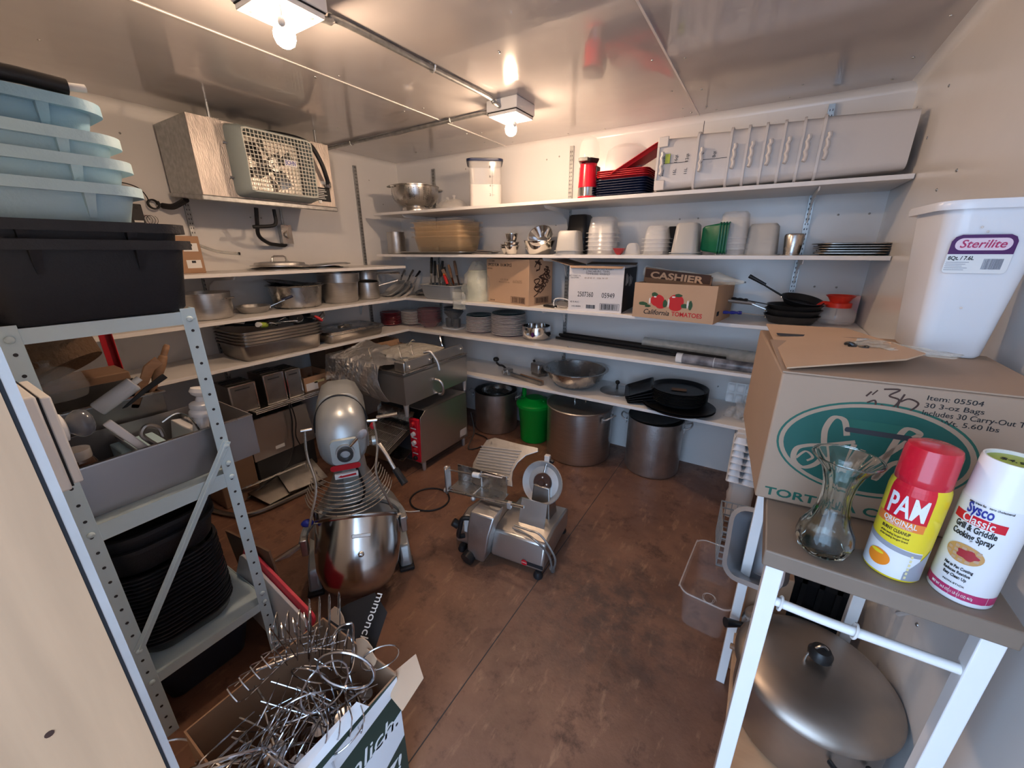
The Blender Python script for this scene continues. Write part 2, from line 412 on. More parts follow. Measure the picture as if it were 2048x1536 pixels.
def bracket(parent, x, z, axis='x', L=.40, h=.13):
    b = MB(); t = .003
    prof = [(-.0, -.002), (-.0, -h), (-.012, -h-.01), (-.03, -h+.02), (-.05, -h*.5), (-.12, -.035), (-L+.02, -.02), (-L, -.002)]
    if axis == 'x':
        b.prism([V(x-t, -.016+p[0], z+p[1]) for p in prof], (2*t, 0, 0))
    else: b.prism([V(.016-p[0], x-t, z+p[1]) for p in prof], (0, 2*t, 0))
    return b.build('shelf_bracket', 'galv' if axis == 'z' else 'white', parent, smooth=False)
def shelf(label, x0, x1, y0, y1, z, br=(), th=.02, m='shelf', poly=None, axis='x'):
    b = MB()
    if poly: b.prism([V(px, py, z-th) for px, py in poly], (0, 0, th))
    else: b.box((x0, y0, z-th), (x1, y1, z))
    o = tag(b.build('wall_shelf', m, bevel=.0015, smooth=False), label, 'shelf', 'white wall shelves')
    for q in br: bracket(o, q, z-th, axis)
    return o
shelf('topmost white shelf on the back wall, under the colander and tall tubs', .145, W_-.004, -DS, -.004, 1.803, (.452, 1.752, 3.197))
shelf('white shelf at eye level on the back wall, under the stacked steam pans', .129, W_-.004, -DS, -.004, 1.474, (.452, 1.752, 3.197))
shelf('white back shelf carrying the rum carton and the tomato carton', 0, 0, 0, 0, 1.120, (1.752, 3.197), poly=((.004, -.004), (DS, -DS), (W_-.004, -DS), (W_-.004, -.004)))
shelf('white back shelf carrying the wrapped plates and black rods', 0, 0, 0, 0, .8475, (1.752, 3.197), poly=((.004, -.004), (DS, -DS), (W_-.004, -DS), (W_-.004, -.004)))
shelf('lowest white back shelf, under the wide steel bowl', .60, W_-.004, -DS, -.004, .530, (1.752, 3.197))
shelf('highest white shelf on the left wall, under the pot lids', .004, DS, -2.80, -.414, 1.382, (-1.73, -.475), axis='y')
shelf('white left wall shelf carrying pots and the wide basin', 0, 0, 0, 0, 1.120, (-1.73, -.6), poly=((.004, -2.80), (DS, -2.80), (DS, -DS), (.004, -.006)), axis='y')
shelf('white left wall shelf carrying the stacked steam table pans', 0, 0, 0, 0, .8475, (-1.73, -.6), poly=((.004, -2.80), (DS, -2.80), (DS, -DS), (.004, -.006)), axis='y')
o = shelf('dark metal lowest shelf on the left wall, under the napkin dispensers', .004, DS+.01, -1.80, -1.0, .532, (), th=.012, m='steeld')
o['group'] = 'left wall low shelf'
b = MB()
for k in range(3): b.cyl((DS+.012, -1.80, .532-.012+k*.012), (DS+.012, -1.0, .532-.012+k*.012), .004, n=8)
b.build('front_rail', 'steel', o)

# ------------------------------------------------------------------ lamps, conduits
def lamp(loc, rz, label, on=True, name='ceiling_light', rot=None):
    t = thing(name, label, 'lamp', loc, rot if rot is not None else rz, 'utility light fixtures')
    MB().box((-.095, -.095, -.055), (.095, .095, 0)).build('junction_box', 'white', t, bevel=.004)
    MB().box((-.088, -.088, -.073), (.088, .088, -.058)).build('cover_plate', 'white', t, bevel=.003)
    MB().box((-.09, -.09, -.0585), (.09, .09, -.0545)).build('gasket', 'insul', t)
    MB().lathe([(0, -.073), (.030, -.073), (.028, -.085), (.018, -.088), (0, -.088)], 24).build('socket', 'white', t)
    MB().lathe([(0, -.155), (.014, -.153), (.025, -.145), (.031, -.13), (.031, -.118), (.025, -.103), (.016, -.092), (.014, -.086), (0, -.086)][::-1], 28).build('bulb', 'bulb_on' if on else 'bulb_off', t)
    if on:
        b = MB().tube([(.045, -.03, -.073), (.047, -.03, -.09), (.045, -.032, -.10)], .0025, 6); b.sphere((.045, -.033, -.112), .011, sq=(1, 1, 1.25))
        b.build('pull_switch', 'paper', t)
    for x, y in ((-.06, -.06), (.06, .06), (-.06, .06)): MB().lathe([(0, -.0745), (.005, -.0745), (.005, -.0728)], 8, c=(x, y)).build('cover_screw', 'screw', t)
    return t
lamp((1.735, -.79, H_), 0, 'lit utility lamp on the ceiling near the back wall')
lamp((1.675, -2.005, H_), 0, 'lit utility lamp at the top edge, nearer the doorway')
lamp((1.905, D_, 1.165), 0, 'wall lamp with an unlit grey bulb beside the doorway', on=False, name='wall_light', rot=(R(90), 0, 0))
for q in C.objects[-1].parent.children if C.objects[-1].parent else []:
    if q.name.startswith('bulb'): q.scale = (.95, .95, .62); q.location = (0, 0, -.033)
def conduit(pts, label, straps, r=.011):
    t = thing('conduit', label, 'conduit', pts[0], 0, 'galvanised ceiling conduits')
    o = Vector(pts[0]); MB().ctube([Vector(p)-o for p in pts], r, 10).build('pipe', 'galv', t)
    for p, d in straps:
        p = Vector(p)-o; d = Vector(d).normalized(); s = V(-d.y, d.x, 0); b = MB()
        b.tube([p+s*.028+V(0, 0, .012), p+s*.016+V(0, 0, .01), p+s*.012-V(0, 0, .008), p-V(0, 0, .014), p-s*.012-V(0, 0, .008), p-s*.016+V(0, 0, .01)], .004, 6)
        b.sphere(p+s*.026+V(0, 0, .006), .006, n=8, k=5); b.build('strap', 'galv', t)
conduit([(1.685, -1.91, 2.215), (1.687, -1.84, 2.222), (1.69, -1.8, 2.236), (1.70, -1.35, 2.238), (1.715, -.98, 2.236), (1.72, -.93, 2.222), (1.725, -.888, 2.215)],
        'conduit running along the ceiling between the two lit lamps', [((1.698, -1.36, 2.238), (0, 1, 0))])
conduit([(1.64, -.785, 2.215), (1.58, -.78, 2.224), (1.52, -.775, 2.238), (.9, -.76, 2.238), (.05, -.74, 2.238), (.022, -.738, 2.22)],
        'conduit running along the ceiling from the far lamp to the left wall', [((1.30, -.77, 2.238), (1, 0, 0)), ((.35, -.748, 2.238), (1, 0, 0))])

# ------------------------------------------------------------------ cooling unit
t = thing('evaporator_unit', 'stainless cooling unit with a square wire fan grille high on the left wall', 'cooling unit', (0, -1.4, 1.79))
b = MB(); fy = .40
b.prism([V(.03, -fy, .03), V(.40, -fy, 0), V(.42, -fy, 0), V(.42, -fy, .38), V(.03, -fy, .38)], (0, .004, 0))
b.prism([V(.03, fy, .03), V(.40, fy, 0), V(.42, fy, 0), V(.42, fy, .38), V(.03, fy, .38)], (0, -.004, 0))
b.box((.03, -fy, .376), (.42, fy, .38)); b.box((.03, -fy, .03), (.034, fy, .38))
b.build('side_panel', 'galv', t, bevel=.002)
b = MB()
for a, c in (((-fy, 0), (-.205, .38)), ((.20, 0), (fy, .38)), ((-.205, .335), (.20, .38)), ((-.205, 0), (.20, .03))): b.box((.416, a[0], a[1]), (.422, c[0], c[1]))
b.build('front_panel', 'evapan', t, bevel=.001)
MB().loft([[V(.02, -fy-.01, .015), V(.43, -fy-.01, -.03), V(.43, fy+.01, -.03), V(.02, fy+.01, .015)], [V(.02, -fy-.01, .035), V(.43, -fy-.01, .0), V(.43, fy+.01, .0), V(.02, fy+.01, .035)]]).build('drip_pan', 'galv', t, bevel=.006)
# fan shroud: shallow rounded box with an open front
y0, y1 = -.235, .24; b = MB(); cy = .5*(y0+y1); wz = .365; wy = y1-y0
def ring(x, gy, gz, r): return [V(x, cy+p.x, .19+p.y) for p in rrect(wy-2*gy, wz-2*gz, r, 0, 4)]
b.loft([ring(.422, 0, 0, .03), ring(.50, .01, .01, .03), ring(.535, .035, .022, .03), ring(.535, .042, .03, .025), ring(.49, .045, .033, .025), ring(.424, .05, .04, .025)], cap0=False, cap1=False)
b.build('fan_shroud', 'evagreen', t)
g = MB(); iy0, iy1, iz0, iz1 = cy-wy/2+.04, cy+wy/2-.04, .19-wz/2+.03, .19+wz/2-.03
ny, nz = 19, 15
for i in range(ny+1): y = iy0+(iy1-iy0)*i/ny; g.tube([(.533, y, iz0), (.538, y, (iz0+iz1)/2), (.533, y, iz1)], .0022, 6)
for i in range(nz+1): z = iz0+(iz1-iz0)*i/nz; g.tube([(.535, iy0, z), (.5385, cy, z), (.535, iy1, z)], .0022, 6)
g.build('fan_grille', 'grille', t)
MB().box((.424, iy0-.01, iz0-.01), (.428, iy1+.01, iz1+.01)).build('fan_recess', 'steeld', t)
b = MB().cyl((.43, cy-.03, .19), (.50, cy-.03, .19), .035, n=20); b.cyl((.50, cy-.03, .19), (.51, cy-.03, .19), .012, n=12); b.build('fan_motor', 'alu', t)
for k in range(4):
    a = k*pi/2+.5; b = MB(); q = []
    for rr, tw, wd in ((.03, .03, .02), (.08, .025, .05), (.135, .015, .06)):
        q.append([V(.485+tw*s, rr*cos(a+s*wd/rr*.5), rr*sin(a+s*wd/rr*.5)) for s in (-1, -.3, .3, 1)]+[V(.488+tw*s, rr*cos(a+s*wd/rr*.5), rr*sin(a+s*wd/rr*.5)) for s in (1, .3, -.3, -1)])
    b.loft(q); b.xf(T(0, cy-.03, .19)).build('fan_blade', 'alu', t)
for z in (.10, .27): MB().tube([(.424, y0-.012, z), (.436, y0-.016, z+.004), (.44, y0, z)], .005, 6).build('latch', 'steel', t)
put(text_mb('BOHN', .034, .001, width=.062, bold=.02), 'brand_lettering', 'blue', put(MB().box((-.038, -.0008, -.018), (.038, .0, .018)), 'brand_plate', 'paper', t, (.5405, cy+.045, .205), rz=pi/2), (0, 0, 0))
bp = bpy.data.objects['brand_plate']; lt = bpy.data.objects['brand_lettering']
lt.matrix_local = T(.5415, cy+.045, .205) @ RZ(pi/2)
b = MB().box((.4222, .26, .03), (.4232, .37, .115)); b.build('rating_label', 'ink', t)
b = MB()
for i in range(6): b.box((.4233, .27, .045+i*.011), (.4238, .27+.05+.04*random.random(), .049+i*.011))
b.box((.4233, .275, .018), (.4238, .30, .036)); b.build('label_print', 'paper', t, smooth=False)
MB().box((.4222, .31, .135), (.4232, .37, .155)).build('sticker', 'paper', t)
b = MB().ctube([(.10, -.02, .40), (.25, .02, .40), (.36, .12, .395), (.45, .235, .36), (.475, .29, .27), (.465, .33, .17), (.44, .35, .13)], .014, 10)
b.build('flexible_hose', 'rubber', t); MB().tube([(.424, .35, .125), (.446, .352, .125), (.452, .345, .15)], .016, 10).build('hose_fitting', 'steel', t)
for y in (-.27, .345):
    MB().cyl((.38, y, .38), (.38, y, H_-1.79), .0075, n=8).build('hanging_rod', 'galv', t); MB().box((.355, y-.03, .38), (.41, y+.03, .386)).build('rod_washer', 'steel', t)
# things under the cooling unit
tag(MB().ctube([(.25, -1.45, 1.76), (.22, -1.445, 1.68), (.16, -1.42, 1.60), (.09, -1.33, 1.555), (.055, -1.26, 1.545), (.04, -1.20, 1.54), (.03, -1.175, 1.548)], .0125, 10).build('power_hose', 'rubber'),
    'thick black hose looping from the cooling unit down to the switch box', 'hose')
tag(MB().ctube([(.25, -1.34, 1.76), (.25, -1.34, 1.72), (.25, -1.34, 1.69), (.245, -1.35, 1.665), (.235, -1.39, 1.655), (.23, -1.46, 1.65), (.22, -1.475, 1.648)], .011, 10).build('drain_pipe', 'rubber'),
    'short dark drain elbow under the cooling unit', 'pipe')
t = thing('switch_box', 'small galvanised switch box on the left wall under the cooling unit', 'switch', (0, -1.165, 1.555))
MB().box((.0, -.035, 0), (.05, .035, .12)).build('box_body', 'galv', t, bevel=.004); MB().box((.05, -.038, -.004), (.054, .038, .124)).build('cover', 'steel', t)
b = MB().tube([(.056, .0, .085), (.062, -.02, .07), (.062, -.022, .05), (.056, 0, .035)], .004, 6); b.box((.054, -.008, .035), (.060, .008, .08)); b.build('toggle', 'steeld', t)
MB().cyl((.02, 0, .124), (.02, .0, .235), .009, n=10).build('riser_pipe', 'galv', t)
# ================================================================== vessels
S1, S2, S3, S4, S5, L1 = 1.803, 1.474, 1.120, .8475, .530, 1.382
E_ = .0006
def pot_mb(r, h, t=.003, lip=.004, rb=.02, n=48, r0=None, m=0):
    r0 = r if r0 is None else r0
    pr = [(0, 0), (r0-rb, 0), (r0-rb*.3, rb*.25), (r0, rb)]
    pr += [(r, h-lip*1.5), (r+lip, h-lip), (r+lip, h), (r-t, h), (r0-t, rb+t), (r0-rb, t), (0, t)]
    return MB().lathe(pr, n, m)
def tub_mb(w, d, h, t=.003, fl=.012, r=.03, tp=.03, lipdrop=.004, n=5, m=0):
    wb, db = w-2*tp, d-2*tp
    R_ = [rrect(wb-.02, db-.02, r*.7, 0, n), rrect(wb, db, r*.8, .012, n), rrect(w, d, r, h-lipdrop, n), rrect(w+2*fl, d+2*fl, r+fl, h-lipdrop-.001, n), rrect(w+2*fl, d+2*fl, r+fl, h, n),
          rrect(w-2*t, d-2*t, r, h, n), rrect(wb-2*t, db-2*t, r*.8, .014, n), rrect(wb-.03, db-.03, r*.7, t, n)]
    return MB().loft(R_, m)
def flip(b, h): return b.fn(lambda p: V(p.x, -p.y, h-p.z))
def strip_handle(b, p0, p1, out, r=.005, m=0):   # a bent bar handle between two points, standing off by 'out'
    p0, p1, out = Vector(p0), Vector(p1), Vector(out)
    return b.tube([p0, p0+out*.8+(p1-p0)*.05, p0+out+(p1-p0)*.2, p1+out-(p1-p0)*.2, p1+out*.8-(p1-p0)*.05, p1], r, 8, m)

# ---- top shelf
t = thing('colander', 'large perforated steel colander at the left end of the topmost shelf', 'colander', (.44, -.235, S1+E_))
pr = [(.095, 0), (.118, 0), (.120, .004), (.116, .035), (.11, .045), (.13, .055), (.165, .085), (.188, .13), (.192, .195), (.200, .198), (.200, .203), (.188, .203), (.186, .13), (.16, .086), (.12, .055), (0, .050)]
MB().lathe(pr, 56).build('bowl', 'steel', t)
b = MB()
for k in range(30):
    for jz in range(7):
        a = 2*pi*k/30; z = .095+jz*.013; rr = .1705+ (z-.09)*.35 if z < .13 else .1895
        if (k//5) % 2 == 1:
            rr = {0: .1705, 1: .1775, 2: .184, 3: .1884, 4: .1890, 5: .1896, 6: .1902}[jz]+.0008
            c = V(rr*cos(a), rr*sin(a), z); nn = V(cos(a), sin(a), 0); b.cyl(c-nn*.002, c+nn*.0006, .0035, n=6)
b.build('perforation', 'hole', t, smooth=False)
b = MB(); strip_handle(b, (.195, -.04, .19), (.195, .04, .19), (.05, 0, .0), .005); b.xf(RZ(1.2)); b.build('handle', 'steel', t)
b = MB(); strip_handle(b, (.195, -.04, .19), (.195, .04, .19), (.03, 0, .0), .005); b.xf(RZ(4.3)); b.build('handle', 'steel', t)
tag(pot_mb(.13, .10, .002, .003, .05).build('steel_bowl', 'steel', loc=(.44, -.235, S1+.108)), 'small steel bowl lying inside the colander', 'bowl')
# domed clear lids
def dome_prof(r, h): return [(r, 0), (r+.004, .002), (r, .006), (r*.97, h*.25), (r*.85, h*.55), (r*.6, h*.82), (r*.3, h*.96), (.0, h)]
t = thing('dome_lid', 'clear plastic dome lid with a knob beside the colander', 'lid', (.87, -.25, S1+E_), 0, 'clear dome lids')
MB().lathe(dome_prof(.118, .085)+[(0, .082), (.115, .004)], 36).build('dome', 'clearw', t); MB().lathe([(0, .083), (.010, .086), (.007, .095), (.014, .102), (.012, .110), (0, .112)], 20).build('knob', 'clearw', t)
t2 = dup(t, (.735, -.17, S1+E_), label='clear plastic dome lid half hidden right behind the colander')
tag(MB().lathe([(0, 0), (.125, 0), (.128, .006), (.124, .008), (0, .004)], 36).build('plastic_tray', 'clearw', loc=(1.0, -.33, S1+E_)), 'small clear round tray under the dome lids', 'tray')
# square container with a navy lid
t = thing('square_container', 'clear square food container with a dark blue lid on the topmost shelf', 'container', (1.16, -.235, S1+E_), R(36))
b = tub_mb(.235, .235, .30, .003, .006, .03, .012); b.build('body', 'clearw', t)
b = MB().loft([rrect(.258, .258, .04, .298, 5), rrect(.262, .262, .04, .303, 5), rrect(.262, .262, .04, .314, 5), rrect(.24, .24, .035, .318, 5)]); b.build('lid', 'bluet', t)
b = MB().loft([rrect(.228, .228, .03, .003, 4), rrect(.231, .231, .03, .15, 4)]); b.build('contents', 'poly', t)
b = MB()
for i, s_ in enumerate(('8', '6', '4', '2')): b2 = text_mb(s_, .022); b2.fn(lambda p: V(p.x+.035, p.y, p.z+.26-i*.06)); o_ = len(b.v); b.v += b2.v; b.f += [[q+o_ for q in f_] for f_ in b2.f]; b.m += b2.m; b.box((.045, -.0006, .2595-i*.06), (.065, 0, .2605-i*.06))
b.box((.05, -.0006, .07), (.051, 0, .26)); b.xf(T(.0, -.1195, 0)); b.build('measure_marks', 'ink', t, smooth=False)
# red popcorn popper with a clear dome
t = thing('popcorn_popper', 'red hot air popcorn popper with a clear plastic hood', 'popcorn popper', (2.0, -.30, S1+E_))
MB().lathe([(0, 0), (.058, 0), (.062, .01), (.060, .02), (.060, .02)], 32).build('foot', 'canred', t)
MB().lathe([(.060, .02), (.0625, .022), (.061, .07), (.059, .072), (0, .072)], 32).build('chrome_band', 'chrome', t)
MB().lathe([(0, .072), (.060, .072), (.058, .1), (.052, .195), (.052, .205), (0, .205)], 32).build('housing', 'canred', t)
b = MB().lathe([(0, .204), (.056, .204), (.066, .222), (.066, .232), (0, .232)], 6); b.box((-.03, -.095, .208), (.03, -.04, .228)); b.build('chute', 'black', t, bevel=.002)
MB().lathe([(.060, .232), (.061, .28), (.055, .32), (.04, .345), (.015, .356), (0, .358)], 32).build('hood', 'clearp', t)
for s in (-1, 1): MB().box((s*.05-.008, -.01, .0), (s*.05+.008, .05, .19)).build('side_rib', 'iron', t)
# clear hood behind the trays
b = MB().lathe([(.132, 0), (.135, .004), (.131, .01), (.132, .08), (.12, .13), (.085, .155), (.03, .162), (0, .162)], 36)
tag(b.build('clear_hood', 'clearp', loc=(2.19, -.145, S1+.155)), 'large clear plastic hood standing on the stacked trays', 'hood')
# serving trays
def tray(label, loc, rz, m, rx=0, name='serving_tray', w=.30, d=.22, group='serving trays on the topmost shelf'):
    b = tub_mb(w, d, .018, .002, .008, .03, .012, .002)
    o = b.build(name, m, loc=loc, rot=(rx, rx*.4, rz)); return tag(o, label, 'tray', group)
for i in range(7):
    tray('navy blue serving tray in the stack right of the popper', (2.225, -.24, S1+.002+i*.0135), R(random.uniform(-2, 2)), 'bluet', group='stacked navy serving trays')
for i in range(4):
    tray('red serving tray in the stack on top of the navy ones', (2.225, -.24, S1+.100+i*.0105), R(random.uniform(-4, 4)), 'redtray', group='stacked red serving trays')
tray('red tray tilted up against the tall plastic tubs', (2.31, -.25, S1+.19), R(0), 'redtray', rx=R(0))
bpy.context.view_layer.update(); bpy.data.objects[-1] if False else None
C.objects[-1].rotation_euler = (0, R(-28), R(4)); C.objects[-1].location = (2.30, -.25, S1+.185)
# tall square tubs nested on their sides
def tall_tub(label, x, marks=False):
    t = thing('square_tub', label, 'tub', (x, -.285, S1+.142), (0, R(90), 0), 'nested square tubs lying on their sides')
    w_ = .262; h_ = .325
    R_ = [rrect(w_-.035, w_-.035, .03, h_, 4), rrect(w_-.008, w_-.008, .035, .02, 4), rrect(w_-.006, w_-.006, .035, .012, 4), rrect(w_+.012, w_+.012, .04, .011, 4), rrect(w_+.012, w_+.012, .04, 0, 4), rrect(w_-.012, w_-.012, .035, 0, 4), rrect(w_-.04, w_-.04, .03, h_-.006, 4)]
    MB().loft(R_).build('body', 'poly', t)
    b = MB()
    pts = [V(-.055+.11*i/8, -w_/2-.007-.002*sin(i*2.6), .03+.004*sin(i*2.2)) for i in range(9)]
    b.tube(pts, .0085, 8); b.build('handle', 'poly', t)
    return t
xs = [2.44, 2.635, 2.787, 2.862, 2.936, 3.01, 3.085, 3.16]
lbl = ['white square tub lying on its side nearest the red trays, volume marks outward', 'second white square tub from the red trays, nested in the row',
       'third white square tub from the red trays, nested in the row', 'fourth white square tub from the red trays, nested in the row', 'fifth white square tub from the red trays, nested in the row',
       'sixth white square tub from the red trays, nested in the row', 'seventh white square tub from the red trays, nested in the row', 'outermost white square tub, its full side showing by the right wall']
for i, x in enumerate(xs):
    t = tall_tub(lbl[i], x)
    if i < 2:
        b = MB(); z = -.136 if False else 0
        def add(bb):
            o_ = len(b.v); b.v.extend(bb.v); b.f.extend([[q+o_ for q in f_] for f_ in bb.f]); b.m.extend(bb.m)
        for k, (s_, xx, zz) in enumerate((('22qt', .035, .018), ('20L', .035, -.045), ('16qt', .10, .018), ('15L', .10, -.045), ('12qt', .155, .018), ('11L', .155, -.045)) if i == 0 else (('12qt', .03, .02), ('11L', .03, -.02), ('8qt', .09, .02))):
            tb = text_mb(s_, .022); tb.fn(lambda p: V(p.z*1., p.y, p.x)); add(tb.fn(lambda p: V(-p.x+xx, p.y, p.z+zz)))
        b.box((.03, -.0006, -.001), (.16, 0, .001)); 
        b.xf(Matrix(((0, 0, -1, 0), (0, 1, 0, 0), (1, 0, 0, 0), (0, 0, 0, 1)))); b.fn(lambda p: V(p.x, -.133+p.y+.0035+(p.z*.035), p.z)); b.build('measure_marks', 'ink', t, smooth=False)
        if i == 0:
            for s in (-1, 1): MB().box((s*.105-.025, -.1385, .002), (s*.105+.025, -.129, .055)).build('corner_grip', 'poly', t, bevel=.004)
            MB().box((-.045, -.1335, .045), (.0, -.1295, .07)).build('tape_note', 'lime', t)

# ---- second shelf
tag(pot_mb(.078, .185, .002, .001, .008).build('steel_canister', 'alu', loc=(.175, -.245, S2+E_)), 'tall worn steel canister at the left end of the eye level shelf', 'canister')
t = tub_mb(.66, .42, .02, .0015, .008, .03, .012, .003); tag(t.build('sheet_pan', 'alu', loc=(.75, -.24, S2+E_)), 'flat aluminium sheet pan under the amber food pans', 'pan')
for i in range(4):
    b = tub_mb(.50, .29, .12, .003, .024, .035, .022, .006); tag(b.build('amber_food_pan', 'amber', loc=(.765, -.235, S2+.018+i*.036)), 'amber plastic food pan nested in the stack on the sheet pan' if 0 < i < 3 else ('lowest amber plastic food pan, straight on the sheet pan' if i == 0 else 'topmost amber plastic food pan of the nested stack'), 'food pan', 'nested amber food pans')
tag(tub_mb(.46, .26, .012, .002, .012, .03, .01, .002).build('clear_pan_lid', 'clearw', loc=(.76, -.235, S2+.253)), 'clear flat lid lying on top of the amber food pans', 'lid')
for i in range(3):
    tag(MB().loft([rrect(.16, .10, .02, 0), rrect(.175, .115, .02, .004), rrect(.175, .115, .02, .006), rrect(.15, .09, .02, .008)]).build('pan_lid', 'alu' if i else 'clearw', loc=(1.18+.022*i, -.30, S2+.0008+i*.010), rot=(0, R(3 if i else 0), R(-12+7*i))), ['clear slotted lid lowest of three small lids by the sauce cups', 'small grey metal lid in the middle of three by the sauce cups', 'small grey metal lid uppermost of three by the sauce cups'][i], 'lid', 'small flat lids')
# steel cups
def cup(name, label, r, h, loc, m='chrome', r0=None, group=None, cat='cup', rot=None):
    return tag(pot_mb(r, h, .0015, .003, .012, 36, r0).build(name, m, loc=loc, rot=rot), label, cat, group)
for i in range(3): cup('steel_cup', 'small polished steel cup in the left short stack of sauce cups', .045, .045, (1.405, -.32, S2+E_+i*.013), r0=.03, group='short stack of sauce cups')
for i in range(2): cup('steel_cup', ['wide steel cup at the bottom of the middle cup stack', 'second steel cup up in the middle cup stack'][i], .052, .06, (1.47, -.36, S2+E_+i*.024), r0=.035, group='middle stack of steel cups')
cup('steel_cup', 'steel cup upside on the wider cups, top of the middle stack', .044, .056, (1.47, -.36, S2+.086), r0=.034, group='middle stack of steel cups')
for i in range(4): cup('steel_bowl', 'small steel bowl nested behind the large polished bowl', .062, .05, (1.585, -.24, S2+E_+i*.014), r0=.04, group='nested small steel bowls', cat='bowl')
cup('steel_bowl', 'large polished steel bowl on the eye level shelf', .108, .092, (1.675, -.325, S2+E_), r0=.075, cat='bowl')
cup('steel_bowl', 'steel bowl tipped on its side inside the large polished one', .082, .06, (1.705, -.34, S2+.088), r0=.05, rot=(R(52), R(-8), R(15)), cat='bowl')
cup('steel_bowl', 'grey steel bowl leaning behind the tipped polished bowl', .07, .06, (1.64, -.18, S2+.075), m='alu', r0=.05, rot=(R(30), 0, 0), cat='bowl')
# food pans upside down or upright in stacks
def pans(n, w_, d_, h_, loc, rz, m, labels, group, step, inv=True, fl=.012, r=.03, tp=.012, name='food_pan'):
    first = None
    for i in range(n):
        p = (loc[0], loc[1], loc[2]+step*i)
        if first is None:
            b = tub_mb(w_, d_, h_, .0025, fl, r, tp, .004, 4)
            if inv: flip(b, h_)
            first = o = b.build(name, m, loc=p, rot=rz)
        else: o = first.copy(); C.objects.link(o); o.location = p
        tag(o, labels[min(i, len(labels)-1)] if i < n-1 else labels[-1], 'food pan', group)
pans(2, .155, .17, .125, (1.915, -.345, S2+E_), R(8), 'translucent', ['lower frosted pan of the pair in front of the black pans', 'upper frosted pan of the pair in front of the black pans'], 'frosted pan pair', .022)
pans(4, .155, .16, .15, (1.893, -.13, S2+E_), R(0), 'black', ['black food pan, one of the lower ones stacked behind the frosted pair', 'topmost black food pan of the tall stack behind the frosted pair'], 'stacked black food pans', .036)
pans(6, .175, .155, .10, (2.105, -.245, S2+E_), R(3), 'clearw', ['clear food pan inside the tallest clear stack', 'topmost clear food pan of the tallest clear stack'], 'tallest stack of clear pans', .026)
t = thing('sauce_tub', 'small dark red plastic tub upright between the clear pans', 'tub', (2.262, -.385, S2+E_)); tub_mb(.062, .062, .038, .002, .002, .008, .010, .003).build('body', 'jam', t)
o = tag(flip(tub_mb(.085, .085, .068, .002, .003, .016, .012, .003), .068).build('small_clear_tub', 'clearp', loc=(2.337, -.36, S2+E_)), 'small clear tub upside down right of the red tub', 'tub')
pans(5, .13, .15, .075, (2.462, -.30, S2+E_), R(-2), 'clearp', ['clear shiny food pan in the five high stack', 'topmost clear shiny food pan of the five high stack'], 'five high stack of clear pans', .022)
pans(1, .10, .11, .165, (2.52, -.13, S2+E_), R(0), 'black', ['narrow black food pan behind the shiny clear stack'], 'black pan alone', .02)
pans(2, .14, .155, .16, (2.635, -.325, S2+E_), R(-2), 'translucent', ['lower frosted tall pan left of the green pans', 'upper frosted tall pan left of the green pans'], 'frosted tall pans by the green ones', .010)
# green pans on their sides, nested
for i in range(4):
    b = tub_mb(.155, .10, .09, .002, .006, .012, .012, .003, 3); b.fn(lambda p: V(p.z, p.y, p.x+.085))
    tag(b.build('green_food_pan', 'greend', loc=(2.712+i*.014, -.32, S2+.002), rot=(0, R(0), R(0))), ['dark green pan standing on edge, leftmost of four', 'dark green pan standing on edge, second of four', 'dark green pan standing on edge, third of four', 'dark green pan standing on edge, rightmost of four'][i], 'food pan', 'green pans on edge')
pans(4, .15, .14, .135, (2.862, -.28, S2+E_), R(-4), 'clearw', ['clear pan in the stack right of the green pans', 'topmost clear pan in the stack right of the green pans'], 'clear pans right of the green ones', .029)
pans(1, .155, .16, .158, (3.005, -.25, S2+E_), R(-4), 'translucent', ['single frosted pan upside down left of the steel cup'], 'frosted pan alone', .02)
cup('steel_tumbler', 'brushed steel tumbler upside down under the right standard', .036, .105, (3.145, -.30, S2+.106), m='steel', r0=.044, rot=(pi, 0, 0))
for i in range(5):
    tag(tub_mb(.26, .30, .012, .002, .01, .04, .01, .003).build('cooking_tray', 'steeld', loc=(3.385+.004*(i % 2), -.23, S2+.0008+i*.011), rot=R(3*i-6)), ['lowest dark tray in the pile by the right wall', 'second dark tray in the pile by the right wall', 'middle dark tray in the pile by the right wall', 'fourth dark tray in the pile by the right wall', 'uppermost dark tray in the pile by the right wall'][i], 'tray', 'dark trays by the right wall')
